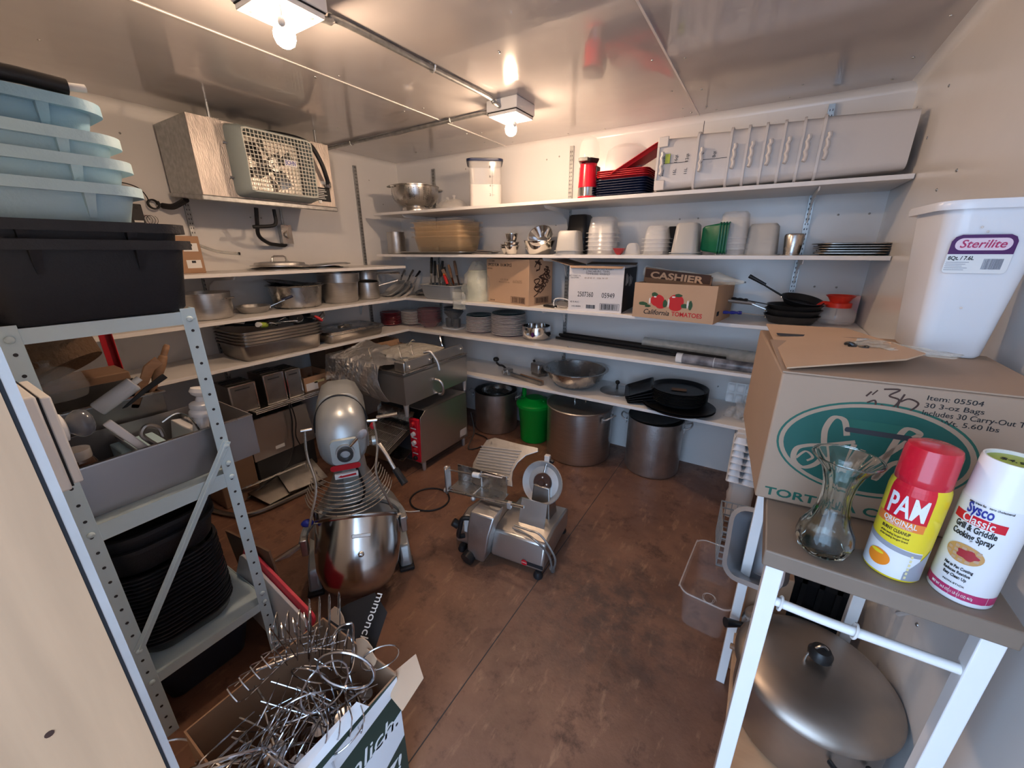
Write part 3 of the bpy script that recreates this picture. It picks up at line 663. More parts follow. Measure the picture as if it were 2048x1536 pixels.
# ================================================================== cartons
def rel(p, q): return Vector(p)-Vector(q)
def carton(name, label, loc, rz, w, d, h, m='card', open_=False, flaps=(), t_=.004, group=None, inner=None, cat='box'):
    """origin at the front left bottom corner; flaps: (side, length, angle from horizontal outwards)"""
    t = thing(name, label, cat, loc, rz, group)
    if not open_: MB().box((0, 0, 0), (w, d, h)).build('body', m, t, bevel=.003)
    else:
        b = MB().box((0, 0, 0), (w, d, t_)); b.box((0, 0, t_), (w, t_, h)); b.box((0, d-t_, t_), (w, d, h)); b.box((0, t_, t_), (t_, d-t_, h)); b.box((w-t_, t_, t_), (w, d-t_, h))
        b.build('body', m, t, smooth=False)
    for side, L, a in flaps:
        ca, sa = cos(R(a)), sin(R(a)); b = MB()
        if side == 'f': q = [V(.004, 0, h), V(w-.004, 0, h), V(w-.012, -L*ca, h+L*sa), V(.012, -L*ca, h+L*sa)]; nn = V(0, sa, ca)
        if side == 'b': q = [V(w-.004, d, h), V(.004, d, h), V(.012, d+L*ca, h+L*sa), V(w-.012, d+L*ca, h+L*sa)]; nn = V(0, -sa, ca)
        if side == 'l': q = [V(0, d-.004, h), V(0, .004, h), V(-L*ca, .012, h+L*sa), V(-L*ca, d-.012, h+L*sa)]; nn = V(sa, 0, ca)
        if side == 'r': q = [V(w, .004, h), V(w, d-.004, h), V(w+L*ca, d-.012, h+L*sa), V(w+L*ca, .012, h+L*sa)]; nn = V(-sa, 0, ca)
        b.prism(q, nn*.003); b.build('flap', inner or m, t, smooth=False)
    return t
def marks(t, items, y=-.0004):     # (text, size, x, z, kwargs) on the front face (local y = 0)
    for s_, size, x, z, kw in items:
        kw = dict(kw); m = kw.pop('m', 'ink'); nm = kw.pop('name', 'lettering'); tl = kw.pop('tilt', 0)
        put(text_mb(s_, size, .0006, **kw).xf(RY(tl)), nm, m, t, (x, y, z))
# ------------------------------------------------------------------ third shelf, back wall
# rum carton
t = carton('carton', 'tall brown rum carton with a barcode on the third back shelf', (1.204, -.300, S3+E_), R(-14.5), .455, .25, .322, 'cardl')
marks(t, [('12 X 750ML', .014, .062, .306, dict(m='inkbrown')), ('SPICED RUM - RHUM ÉPICÉ', .030, .15, .278, dict(m='ink', width=.26, bold=.01)), ('35% ALC', .016, .04, .252, dict(m='inkbrown')),
          ('6291 DE 06', .018, .20, .175, dict(m='edge')), ('PRODUCT OF USA', .014, .20, .156, dict(m='edge')), ('660605', .032, .34, .165, dict(m='edge')), ('4205148', .016, .06, .016, dict(m='inkbrown'))])
put(barcode(.15, .048, seed=3), 'barcode', 'inkbrown', t, (.345, -.0004, .035))
put(barcode(.15, .048, seed=4), 'barcode', 'inkbrown', t, (.4554, .135, .035), rz=pi/2)
rnd = random.Random(4)
for i in range(15):       # dark printed scrollwork on the side panel
    cy_, cz_ = .05+rnd.random()*.15, .08+rnd.random()*.21; b = MB(); pts = [V(.456, cy_+.03*rnd.uniform(-1, 1)+.012*cos(a*2.1), cz_+.03*sin(a)+.01*rnd.uniform(-1, 1)) for a in [k*.9 for k in range(6)]]
    b.ctube(pts, .0045, 6, k=4); b.fn(lambda p: V(.4552+(p.x-.456)*.08, min(.24, max(.01, p.y)), p.z)); b.build('printed_scroll', 'inkbrown', t)
# whiskey carton
t = carton('carton', 'white and black whiskey carton with loose top flaps', (1.959, -.432, S3+E_), R(3.5), .355, .335, .285, 'cardw', True, [('l', .15, 14), ('b', .12, 8), ('f', .02, -40)], inner='cardg')
marks(t, [("JACK DANIEL'S DISTILLERY", .0165, .19, .268, {}), ('LYNCHBURG, TENN.', .0165, .19, .253, {}), ('TENNESSEE WHISKEY', .0165, .19, .238, {}), ('NET CONT. 9 L', .012, .038, .225, {}), ('12.6 LITERS', .012, .038, .213, {}),
          ('03 69 45 17   1556  94  09', .014, .18, .212, dict(m='edge')), ('2507360', .045, .115, .108, dict(width=.105)), ('05949', .045, .265, .106, dict(width=.082)), ('40 % ALC.', .015, .045, .058, {}), ('102148404', .014, .055, .030, {})])
put(barcode(.125, .042, seed=8), 'barcode', 'ink', t, (.278, -.0004, .036)); put(barcode(.07, .03, seed=9, frame=False), 'barcode', 'ink', t, (.155, -.0004, .032))
MB().box((.3551, .006, .004), (.3562, .354, .275)).build('black_side_print', 'ink', t)
for k, (yy, zz, ss) in enumerate(((.10, .20, 1.), (.2, .19, .8))):
    b = MB().ctube([V(.3575, yy-.05, zz-.03), V(.3575, yy-.03, zz+.04), V(.3575, yy-.02, zz-.03), V(.3575, yy, zz+.03), V(.3575, yy+.01, zz-.02), V(.3575, yy+.04, zz+.02)], .004, 6); b.fn(lambda p: V(.3564+(p.x-.3575)*.1, p.y, p.z)); b.build('script_print', 'paper', t)
# tomato carton
t = carton('carton', 'orange brown open tomato carton holding a plastic wrapped sign', (2.401, -.472, S3+E_), R(-8.5), .457, .36, .200, 'cardl', True)
marks(t, [('California', .040, .145, .036, dict(m='ink', width=.15, shear=.25, bold=.012)), ('TOMATOES', .034, .315, .036, dict(m='tomato', width=.165, bold=.02))])
def disc(cx, cz, rx, rz_, n=28, wob=0, y=-.0008): return [V(cx+rx*cos(2*pi*i/n)*(1+wob*cos(6*pi*i/n)), y, cz+rz_*sin(2*pi*i/n)*(1+wob*sin(10*pi*i/n)/2)) for i in range(n)]
for nm, m, L_ in (('tomato_print', 'tomato', [(.145, .105, .040, .034), (.165, .078, .028, .018), (.25, .105, .043, .040), (.25, .075, .036, .022)]), ('leaf_print', 'leaf', [(.06, .082, .026, .010), (.09, .07, .018, .008), (.19, .09, .013, .022), (.125, .138, .018, .012), (.30, .085, .022, .012), (.33, .09, .010, .026), (.26, .14, .02, .009)]),
                 ('highlight_print', 'paper', [(.10, .10, .005, .018), (.21, .095, .005, .024), (.315, .095, .005, .022), (.13, .125, .008, .004), (.235, .13, .010, .004)])):
    for i, q in enumerate(L_):
        yy = {'tomato': -.0006, 'leaf': -.0010, 'paper': -.0014}[m if m in ('tomato', 'leaf') else 'paper']
        MB().prism(disc(*q, wob=.12 if m == 'leaf' else 0, y=yy-i*.00002), (0, .0003, 0)).build(nm, m, t, smooth=False)
put(barcode(.05, .03, seed=12, frame=False), 'barcode', 'ink', t, (.4574, .07, .05), rz=pi/2)
# cashier sign sticking out of it
t = thing('cashier_sign', 'brown CASHIER sign wrapped in clear plastic inside the tomato carton', 'sign', (2.60, -.355, S3+.006), (0, R(4), R(-10)))
b = MB().loft([[V(x, y+.004*sin(x*30), z) for x, y, z in ((-.20, -.01, .0), (.20, -.01, .0), (.20, .012, .0), (-.20, .012, .0))], [V(-.20, -.01, .262), V(.19, -.01, .245), V(.19, .012, .245), V(-.20, .012, .262)]]); b.build('sign_board', 'cardd', t)
MB().box((-.195, -.012, .205), (.185, -.0102, .255)).build('sign_face', 'inkbrown', t)
put(text_mb('CASHIER', .052, .002, width=.31, bold=.03), 'lettering', 'cardl', t, (-.005, -.0135, .222))
rnd = random.Random(2); b = MB(); ri = []
for i in range(13):
    x = -.215+.56*i/12; hh = .026 if i < 9 else .026*(1-(i-9)/3.6); zc = .235-.02*i/12+(.018 if i > 8 else 0)
    ri.append([V(x, .02+hh*.9*cos(a)+rnd.uniform(-.005, .005), zc+hh*1.35*sin(a)+rnd.uniform(-.005, .005)) for a in [2*pi*k/10 for k in range(10)]])
b.loft(ri); b.build('plastic_wrap', 'bag', t)
# skillets
def skillet(label, loc, r, h, hang, m='iron', hm='black', hl=.19, rot=None, grip=.5, group='skillets beside the coffee pot', hz=.03, wave=False):
    t = thing('skillet', label, 'skillet', loc, rot or 0, group)
    MB().lathe([(0, 0), (r*.72, 0), (r*.8, .004), (r*.97, h*.8), (r, h-.002), (r+.003, h), (r-.003, h), (r*.78, .006), (0, .004)], 44).build('pan', m, t)
    b = MB(); a = R(hang); d = V(cos(a), sin(a), 0); s_ = V(-d.y, d.x, 0); g = r+hl*(1-grip)
    b.prism([d*(r-.004)+s_*.012+V(0, 0, h-.012), d*(r-.004)-s_*.012+V(0, 0, h-.012), d*(g+.02)-s_*.008+V(0, 0, h+hz*.5), d*(g+.02)+s_*.008+V(0, 0, h+hz*.5)], (0, 0, .004)); b.build('handle_arm', 'steel' if hm != 'black' else m, t)
    n = 9; pts = [d*(g+(hl*grip)*i/n)+V(0, 0, h+hz*(.5+.5*i/n)) for i in range(n+1)]
    rr = [.0085+(.0022*sin(i*2.2) if wave else .003*i/n) for i in range(n+1)]
    MB().tube(pts, rr, 8).build('grip', hm, t)
    for sgn in (-1, 1): MB().sphere(d*(r-.004)+s_*.012*sgn+V(0, 0, h*.6), .004, n=8, k=4).build('rivet', 'steel', t)
    return t
skillet('lowest dark skillet of the pile, handle with a blue sleeve', (3.205, -.26, S3+E_), .128, .045, 196, hm='blue', hl=.23, hz=.0, wave=True)
skillet('middle dark skillet of the pile, plain steel handle', (3.208, -.255, S3+.032), .130, .045, 183, hm='steel', hl=.25, hz=.03, grip=.8)
skillet('dark skillet with a wavy black grip, second from the top', (3.212, -.25, S3+.060), .127, .040, 172, hm='black', hl=.20, wave=True, hz=.01)
skillet('small black skillet, topmost and tilted with its handle up', (3.235, -.235, S3+.098), .098, .034, 168, m='black', hl=.19, rot=(R(10), R(9), 0), hz=.055)
# coffee decanter
t = thing('coffee_decanter', 'glass coffee decanter with an orange red collar and handle', 'coffee pot', (3.405, -.20, S3+E_))
MB().lathe([(0, 0), (.06, 0), (.078, .012), (.086, .04), (.080, .068), (.055, .092), (.048, .1), (.0465, .1), (.053, .09), (.078, .066), (.084, .04), (.076, .014), (0, .003)], 36).build('glass_bowl', 'clearp', t)
MB().lathe([(.050, .090), (.055, .092), (.055, .115), (.040, .12), (.052, .14), (.064, .152), (.060, .154), (.036, .122), (0, .118)], 36).build('collar', 'redp' if False else 'orange_red', t) if 'orange_red' in M else None
dm('orangered', col=(.72, .045, .025), rough=.35)
MB().lathe([(.050, .090), (.055, .092), (.055, .115), (.040, .12), (.052, .14), (.064, .152), (.060, .154), (.036, .122), (0, .118)], 36).build('collar', 'orangered', t)
MB().ctube([(-.045, -.02, .11), (-.075, -.04, .112), (-.098, -.055, .085), (-.108, -.06, .04), (-.112, -.062, .005)], .0105, 8).build('handle', 'orangered', t)
tag(MB().loft([rrect(.055, .07, .01, 0), rrect(.075, .09, .012, .10), rrect(.079, .094, .012, .103), rrect(.07, .085, .012, .1)]).build('pink_box', 'pinkbox', loc=(3.46, -.06, S3+E_)) if 'pinkbox' in M else (dm('pinkbox', col=(.72, .45, .42), rough=.4) and MB().box((-.045, -.03, 0), (.04, .03, .145)).build('pink_card_box', 'pinkbox', loc=(3.465, -.055, S3+E_), bevel=.002)), 'pale pink box in the corner behind the coffee decanter', 'box')
# grey bin with utensils
t = thing('utensil_bin', 'grey plastic bin full of knives and tools on the third back shelf', 'bin', (.80, -.33, S3+E_), R(-2))
tub_mb(.37, .24, .118, .003, .014, .035, .022).build('body', 'tubgrey', t)
def stick(name, label, cat, p, q, r, m, group=None, flatten=None, n=8):
    p = Vector(p); q = Vector(q); b = MB(); K = 6; b.tube([(q-p)*i/K for i in range(K+1)], [r*(.75+.5*sin(pi*i/K)) for i in range(K+1)], n)
    return tag(b.build(name, m, loc=p), label, cat, group)
def knife(label, p, q, m='black', group='knives in the grey bin'):
    p, q = Vector(p), Vector(q); d = (q-p); L_ = d.length; d.normalize(); s_ = d.cross(V(0, 1, .2)).normalized(); nn = d.cross(s_)
    t = thing('knife', label, 'knife', p, 0, group); h_ = L_*.42
    MB().tube([V(0, 0, 0), d*h_*.3, d*h_*.7, d*h_], [.010, .013, .011, .011], 8).build('handle', m, t)
    MB().prism([d*h_-s_*.008, d*h_+s_*.012, d*(L_*.8)+s_*.014, d*L_, d*(L_*.6)-s_*.006], nn*.0015).build('blade', 'steel', t)
random.seed(11)
KN = [((.655, -.36, S3+.02), (.64, -.30, S3+.33), 'black', 'tallest black knife standing at the left end of the grey bin'), ((.672, -.33, S3+.02), (.655, -.28, S3+.30), 'black', 'black knife right of the tallest one in the grey bin'),
      ((.70, -.30, S3+.02), (.705, -.24, S3+.30), 'iron', 'dark knife upright in the grey bin, left half'), ((.74, -.33, S3+.02), (.70, -.30, S3+.27), 'steeld', 'thin grey tool upright in the grey bin'),
      ((.90, -.38, S3+.03), (.80, -.34, S3+.20), 'orange', 'orange handled knife leaning in the grey bin'), ((.93, -.40, S3+.03), (.82, -.36, S3+.19), 'tomato', 'dull red handled knife leaning in the grey bin'),
      ((.94, -.36, S3+.03), (.82, -.30, S3+.27), 'wood', 'wooden handled tool leaning in the grey bin'), ((.96, -.33, S3+.03), (.85, -.26, S3+.30), 'cardd', 'brown handled knife leaning at the right of the grey bin')]
for p, q, m, l in KN: knife(l, q, p, m)
for i in range(3):
    tag(MB().box((-.014, -.004, 0), (.014, .004, .24)).build('spatula', ['steeld', 'iron', 'wood'][i], loc=(.76+.05*i, -.28, S3+.02), rot=(R(-12), R(-12-6*i), R(20*i)), bevel=.002), ['flat steel spatula standing in the middle of the grey bin', 'flat black spatula standing in the middle of the grey bin', 'flat wooden spatula standing in the middle of the grey bin'][i], 'spatula', 'spatulas in the grey bin')
# plastic bag next to it
t = thing('plastic_bag', 'crumpled clear bag of pale green goods beside the rum carton', 'bag', (1.115, -.29, S3+E_))
rnd = random.Random(5)
def blob(w_, d_, h_, n=14, k=9, j=.012, seed=1, cx=0, cy=0, top=.35):
    r_ = random.Random(seed); rings = []
    for i in range(k+1):
        f = i/k; s_ = (1-(1-top)*max(0, (f-.6)/.4)); rings.append([V(cx+w_/2*s_*abs(cos(a))**.6*(1 if cos(a) > 0 else -1)+r_.uniform(-j, j), cy+d_/2*s_*abs(sin(a))**.6*(1 if sin(a) > 0 else -1)+r_.uniform(-j, j), h_*f) for a in [2*pi*q/n for q in range(n)]])
    return MB().loft(rings)
blob(.16, .17, .235, seed=3, j=.006, top=.85).build('contents', 'bagy', t)
b = blob(.23, .22, .30, seed=8, j=.014, top=.3); b.fn(lambda p: V(p.x-.05*max(0, p.z-.2)*8*.3, p.y, p.z)); b.build('film', 'bag', t)
tag(blob(.12, .03, .13, n=10, k=6, seed=5, j=.008, top=.9).build('bag_tail', 'bag', loc=(1.04, -.455, S3-.055)), 'loose tail of clear plastic hanging over the shelf edge', 'plastic')
# slicer gadget between the cartons
t = thing('wire_grater', 'small white framed wire gadget left of the whiskey carton', 'gadget', (1.90, -.40, S3+.003), R(-12))
MB().ctube([(-.06, 0, 0), (-.06, 0, .06), (.05, 0, .06), (.05, 0, 0)], .004, 6, k=5, closed=True).build('frame', 'paper', t); MB().ctube([(-.045, .01, .01), (-.045, .01, .045), (.035, .01, .045), (.035, .01, .01)], .0025, 6, k=5, closed=True).build('inner_frame', 'steel', t)
MB().box((-.16, -.01, 0), (-.06, .03, .012)).build('handle', 'black', t, bevel=.004)
# ------------------------------------------------------------------ fourth shelf
def plate_stack(n, r, c, z, step, label, top, m='porc', rim='porc', group='', name='plate', bowl=False):
    first = None
    for i in range(n):
        if first is None:
            b = MB().lathe([(0, 0), (r*.55, 0), (r*.6, .002), (r*.93, .0125 if not bowl else .04), (r*.985, .0155 if not bowl else .043)], 40, 1); b.lathe([(r*.985, .0155 if not bowl else .043), (r, .017 if not bowl else .045), (r*.985, .0205 if not bowl else .048), (r*.6, .008), (0, .006)], 40, 0)
            first = o = b.build(name, [m, 'pinkrim' if m == 'porc' else m], loc=(c[0], c[1], z))
        else: o = first.copy(); C.objects.link(o); o.location = (c[0]+random.uniform(-.003, .003), c[1]+random.uniform(-.003, .003), z+i*step)
        tag(o, label if i < n-1 else top, 'plate' if not bowl else 'bowl', group)
def wrap(label, c, r, h, z, seed, over=.02):
    r_ = random.Random(seed); rings = []; n = 18
    for f, s_ in ((0, .75), (.06, 1.04), (.3, 1.02), (.6, 1.03), (.85, 1.02), (1.0, .97), (1.08, .5)):
        rings.append([V(r*s_*cos(a)*(1+r_.uniform(-over, over*1.8)), r*s_*sin(a)*(1+r_.uniform(-over, over*1.8)), h*f+r_.uniform(-.004, .004)) for a in [2*pi*q/n for q in range(n)]])
    tag(MB().loft(rings, cap0=False, cap1=False).build('plastic_wrap', 'wrapf', loc=(c[0], c[1], z)), label, 'plastic wrap', 'plastic film around the crockery')
dm('wrapf', col=(.95, .95, .95), rough=.1, alpha=.08, spec=1, bump=1, bscale=28)
dm('platered', col=(.22, .03, .04), rough=.2)
plate_stack(9, .095, (.155, -.375), S4+E_, .0125, 'dark red plate in the short stack in the shelf corner', 'topmost dark red plate in the shelf corner', 'platered', group='dark red plates in the corner')
plate_stack(11, .11, (.30, -.235), S4+E_, .0105, 'pinkish plate in the wrapped stack right of the red plates', 'topmost pinkish plate in the wrapped stack right of the red plates', 'pinkplate' if 'pinkplate' in M else 'porc', group='wrapped pinkish plates'); wrap('plastic film around the pinkish plates near the corner', (.30, -.235), .118, .14, S4+.002, 3)
plate_stack(10, .108, (.515, -.245), S4+E_, .0125, 'dark red bowl in the wrapped stack', 'topmost dark red bowl in the wrapped stack', 'platered', group='wrapped dark red bowls', name='bowl', bowl=True); wrap('plastic film around the dark red bowls', (.515, -.245), .116, .175, S4+.002, 7)
for i in range(3): tag(MB().lathe([(0, 0), (.045, 0), (.085, .05), (.088, .055), (.082, .055), (.04, .006), (0, .005)], 32).build('black_bowl', 'black', loc=(.765, -.20, S4+.09+i*.02)), 'black bowl in the film wrapped stack' if i < 2 else 'topmost black bowl in the film wrapped stack', 'bowl', 'wrapped black bowls')
for i in range(2): tag(MB().lathe([(0, 0), (.03, 0), (.036, .01), (.036, .075), (.033, .075), (.03, .006), (0, .005)], 24).build('black_cup', 'black', loc=(.727+.078*i, -.215, S4+.012)), ['left black cup under the wrapped black bowls', 'right black cup under the wrapped black bowls'][i], 'cup', 'black cups under the bowls')
tag(MB().loft([rrect(.17, .12, .02, 0), rrect(.18, .13, .02, .01), rrect(.16, .11, .02, .01)]).build('small_white_tray', 'whitegloss', loc=(.765, -.21, S4+E_)), 'small white tray under the black cups', 'tray')
wrap('plastic film around the black bowls', (.765, -.21), .105, .185, S4+.003, 11, .05)
plate_stack(11, .116, (1.055, -.205), S4+E_, .0115, 'ringed plate in the left of the two tall wrapped stacks', 'dark teal topped plate of the left tall wrapped stack', 'porc', group='left tall wrapped plates'); wrap('plastic film around the left tall plate stack', (1.055, -.205), .126, .13, S4+.002, 13)
plate_stack(14, .140, (1.330, -.185), S4+E_, .0115, 'ringed plate in the right of the two tall wrapped stacks', 'dark teal topped plate of the right tall wrapped stack', 'porc', group='right tall wrapped plates'); wrap('plastic film around the right tall plate stack', (1.330, -.185), .150, .165, S4+.002, 17)
for c, r_, n in (((1.055, -.205), .112, 11), ((1.330, -.185), .136, 14)):
    tag(MB().lathe([(0, .004), (r_*.6, .004), (r_, .019), (r_*.97, .021), (r_*.6, .008), (0, .007)], 40).build('plate', 'dteal', loc=(c[0], c[1], S4+n*.0115)), 'dark teal plate lying on the %s tall wrapped stack' % ('left' if n == 11 else 'right'), 'plate')
t = thing('steel_dish', 'hammered round steel dish with a dark badge, right of the plates', 'dish', (1.605, -.215, S4+E_))
b = MB().lathe([(0, 0), (.09, 0), (.112, .02), (.117, .055), (.108, .098), (.114, .102), (.104, .102), (.104, .06), (.098, .02), (0, .004)], 44); b.build('bowl', 'hammered' if 'hammered' in M else 'chrome', t)
b = MB().loft([[V(.03+.012*cos(a), -.1155, .05+.02*sin(a)) for a in [2*pi*k/16 for k in range(16)]], [V(.03+.010*cos(a), -.1205, .05+.018*sin(a)) for a in [2*pi*k/16 for k in range(16)]]]); b.build('badge', 'navy', t)
# black rods and tubes lying along the shelf
for i in range(5):
    x0 = [1.735, 1.76, 1.745, 1.775, 1.76][i]; y0 = [-.055, -.10, -.15, -.075, -.125][i]; z0 = [.012, .012, .012, .034, .034][i]
    b = MB(); p, q = V(x0, y0, 0), V(2.93, y0-.10-.01*i, 0); b.tube([V(0, 0, 0), q-p], .011, 6); 
    tag(b.build('black_rod', 'blackm', loc=(x0, y0, S4+z0)), ['black rod nearest the wall in the lower layer', 'middle black rod of the lower layer', 'black rod nearest the shelf edge, lower layer', 'black rod of the upper layer nearest the wall', 'black rod of the upper layer nearest the edge'][i], 'rod', 'black rods on the fourth back shelf')
def mtube(label, p, q, r, m, cap=True):
    p, q = Vector(p), Vector(q); t = thing('mailing_tube', label, 'tube', p, 0, 'tubes at the right end of the fourth shelf'); L_ = (q-p); d = L_.normalized()
    MB().tube([d*.01, L_-d*.01], r, 24).build('tube_body', m, t)
    if cap:
        for s_, e_ in ((V(0, 0, 0), d*.035), (L_-d*.035, L_)): MB().tube([s_, e_], r+.002, 24).build('end_cap', 'paper', t)
        MB().tube([L_*.42, L_*.42+d*.004], r+.0015, 24).build('paper_band', 'paper', t)
dm('marbled', col=(.34, .33, .35), rough=.3, col2=(.06, .06, .07), vscale=14)
dm('filmroll', col=(.62, .62, .58), rough=.25, alpha=.5, var=.2, vscale=30)
mtube('grey marbled mailing tube with white end caps', (2.67, -.375, S4+.030), (3.165, -.405, S4+.030), .028, 'marbled')
mtube('clear rolled film behind the marbled tube', (2.40, -.13, S4+.043), (3.21, -.25, S4+.043), .042, 'filmroll', False)
tag(MB().ctube([(0, 0, .002), (.02, .01, .002), (.03, -.005, .002), (.01, -.012, .002)], .0012, 5, closed=True).build('wire_clip', 'screw', loc=(1.93, -.35, S4+.001)), 'tiny bent wire clip near the shelf edge before the rods', 'clip')
# ------------------------------------------------------------------ lowest back shelf
t = thing('can_opener', 'long bench can opener lying with its crank knob to the left', 'can opener', (1.45, -.30, S5+.025), R(-16))
MB().box((-.06, -.014, -.022), (.31, .014, .006)).build('bar', 'steeld', t, bevel=.003); MB().box((.06, .012, -.02), (.31, .024, .012)).build('guide_rail', 'wood', t, bevel=.002)
b = MB().box((-.10, -.03, -.02), (-.04, .03, .03)); b.cyl((-.07, -.03, .01), (-.07, -.06, .01), .018, n=16); b.build('gear_head', 'alu', t, bevel=.003)
MB().ctube([(-.09, 0, .02), (-.15, .01, .035), (-.20, .015, .03), (-.235, .015, .045)], .009, 8).build('crank', 'iron', t); MB().sphere((-.24, .015, .072), .026, sq=(1, 1, .8)).build('knob', 'black', t)
t = thing('metal_block', 'grey cast metal shredder head on the lowest back shelf', 'machine part', (1.60, -.15, S5+E_), R(-25))
MB().box((-.06, -.045, .02), (.05, .045, .10)).build('housing', 'alu', t, bevel=.010); MB().cyl((.05, 0, .058), (.075, 0, .058), .042, n=24).build('drum', 'steel', t); MB().cyl((-.06, .0, .09), (-.075, 0, .11), .010, n=10).build('knob', 'black', t)
MB().box((-.05, -.04, 0), (.05, .04, .02)).build('foot', 'steeld', t)
t = thing('mixing_bowl', 'wide shallow shiny steel bowl on the lowest back shelf', 'bowl', (1.955, -.235, S5+E_))
MB().lathe([(0, 0), (.10, 0), (.15, .02), (.20, .07), (.222, .128), (.243, .134), (.243, .137), (.220, .135), (.196, .072), (.148, .023), (0, .004)], 56).build('bowl', 'steel', t)
t = thing('pot_lid', 'flat steel lid with a black knob between the wide bowl and the black pans', 'lid', (2.27, -.20, S5+E_)); MB().lathe([(0, .012), (.10, .008), (.115, .003), (.12, 0), (.12, .004), (.1, .012), (0, .016)], 40).build('plate', 'alu', t)
MB().lathe([(0, .014), (.008, .014), (.006, .05), (.014, .058), (.017, .07), (.010, .08), (0, .082)], 20).build('knob', 'black', t)
for i in range(2): tag(MB().lathe([(0, 0), (.17, 0), (.215, .02), (.221, .026), (.212, .026), (.168, .005), (0, .005)], 48).fn(lambda p: V(p.x, p.y*.86, p.z)).build('oval_pan', 'black', loc=(2.71, -.34, S5+E_+i*.012), rot=R(-6)), ['lower large oval black pan under the round black pans', 'upper large oval black pan under the round black pans'][i], 'pan', 'large oval black pans')
for i in range(8): tag(MB().lathe([(0, 0), (.15, 0), (.168, .02), (.173, .022), (.166, .022), (.148, .003), (0, .003)], 48).build('round_pan', 'iron' if i < 7 else 'black', loc=(2.70, -.285, S5+.04+i*.0105)), 'round black pan in the stack on the oval pans' if i < 7 else 'topmost round black pan of the stack, worn label inside', 'pan', 'stacked round black pans')
tag(MB().loft([rrect(.09, .05, .01, 0), rrect(.09, .05, .01, .0008)]).build('worn_label', 'cardd', loc=(2.70, -.30, S5+.1205), rot=R(10)), 'worn brown label inside the topmost round black pan', 'label')
for i in range(5): tag(tub_mb(.19, .23, .02, .002, .004, .02, .01, .002).build('rectangular_pan', 'black', loc=(2.475-.006*i, -.28, S5+.004+i*.017), rot=(R(2), R(-7-i*4.0), R(14))), 'black rectangular pan in the tilted pile' if i < 4 else 'uppermost tilted black rectangular pan', 'pan', 'tilted black rectangular pans')
# clear moulded trays at the right end
def egg_tray(label, loc, rot, group, m='clearw', nx=4, ny=2, name='clear_moulded_tray'):
    t = thing(name, label, 'tray', loc, rot, group); w_, d_, h_ = .20, .13, .035
    MB().loft([rrect(w_, d_, .012, 0), rrect(w_, d_, .012, .002)]).build('rim', m, t)
    for i in range(nx):
        for j_ in range(ny):
            cx, cy = -w_/2+w_*(i+.5)/nx, -d_/2+d_*(j_+.5)/ny; MB().loft([rrect(w_/nx*.84, d_/ny*.84, .008, .002, 3, cx, cy), rrect(w_/nx*.62, d_/ny*.62, .008, h_, 3, cx, cy)]).build('cell', m, t)
    return t
egg_tray('clear moulded tray leaning against the back wall, right end of the lowest shelf', (3.06, -.10, S5+.095), (R(80), 0, 0), 'clear moulded trays')
egg_tray('clear moulded tray lying at the shelf edge beside the tortilla chip box', (3.08, -.27, S5+.002), (0, 0, R(-12)), 'clear moulded trays')
egg_tray('clear moulded tray tilted on top of the other one by the tortilla chip box', (3.13, -.22, S5+.06), (R(15), R(-25), R(10)), 'clear moulded trays')
# ------------------------------------------------------------------ stock pots and spinner on the floor
def stockpot(label, c, r, h, lid=True, m='steelb', hdl=(0, pi), lidm='steelb', rot=0, flat=True):
    t = thing('stock_pot', label, 'stock pot', (c[0], c[1], E_), rot, 'stock pots on the floor')
    pot_mb(r, h, .003, .004, .018, 56).build('body', m, t)
    for a in hdl:
        d = V(cos(a), sin(a), 0); s_ = V(-d.y, d.x, 0); b = MB(); b.ctube([d*r+s_*.055+V(0, 0, h-.045), d*(r+.03)+s_*.05+V(0, 0, h-.035), d*(r+.048)+s_*.03+V(0, 0, h-.02), d*(r+.048)-s_*.03+V(0, 0, h-.02), d*(r+.03)-s_*.05+V(0, 0, h-.035), d*r-s_*.055+V(0, 0, h-.045)], .0055, 8, k=4)
        b.build('handle', 'aluw', t)
        for sg in (-1, 1): MB().box((-.016, -.004, -.018), (.016, .0, .018)).xf(T(*(d*(r+.004)+s_*.055*sg+V(0, 0, h-.045))) @ RZ(a+pi/2)).build('handle_bracket', 'aluw', t)
    if lid:
        l = MB().lathe([(0, h+.012), (r*.7, h+.010), (r+.002, h+.004), (r+.006, h), (r+.006, h-.006), (r+.007, h-.006), (r+.008, h+.002), (r+.002, h+.008), (r*.7, h+.014), (0, h+.016)], 56); o = l.build('lid', lidm, t)
        b = MB(); strip_handle(b, (-.045, 0, h+.014), (.045, 0, h+.014), (0, 0, .03), .005); b.build('lid_handle', 'steel', o)
    return t
stockpot('small dull stock pot without a lid, half behind the fryer', (1.213, -.215), .185, .355, False, 'alu', (R(200), R(20)))
tag(pot_mb(.13, .07, .002, .004, .03).build('inner_steel_bowl', 'steel', loc=(1.23, -.22, .29)), 'steel bowl lying inside the lidless small stock pot', 'bowl')
stockpot('large shiny lidded stock pot in the middle under the lowest shelf', (2.02, -.272), .243, .405, True, 'steelb', (R(-15), R(165)))
stockpot('tall dull stock pot under the black pans', (2.565, -.205), .185, .40, False, 'alu', (R(185), R(5)))
tag(MB().lathe([(0, 0), (.13, .0), (.175, .012), (.178, .018), (.13, .01), (0, .008)], 40).build('black_pan_lid', 'black', loc=(2.56, -.215, .405), rot=(R(2), R(-3), 0)), 'black round pan sitting in the mouth of the tall dull stock pot', 'pan')
t = thing('salad_spinner', 'bright green bucket salad spinner beside the large stock pot', 'salad spinner', (1.615, -.245, E_))
MB().lathe([(0, 0), (.108, 0), (.112, .004), (.122, .195), (.125, .2), (.135, .31), (.138, .315), (.132, .32), (.12, .30), (.108, .01), (0, .006)], 48).build('bucket', 'green', t)
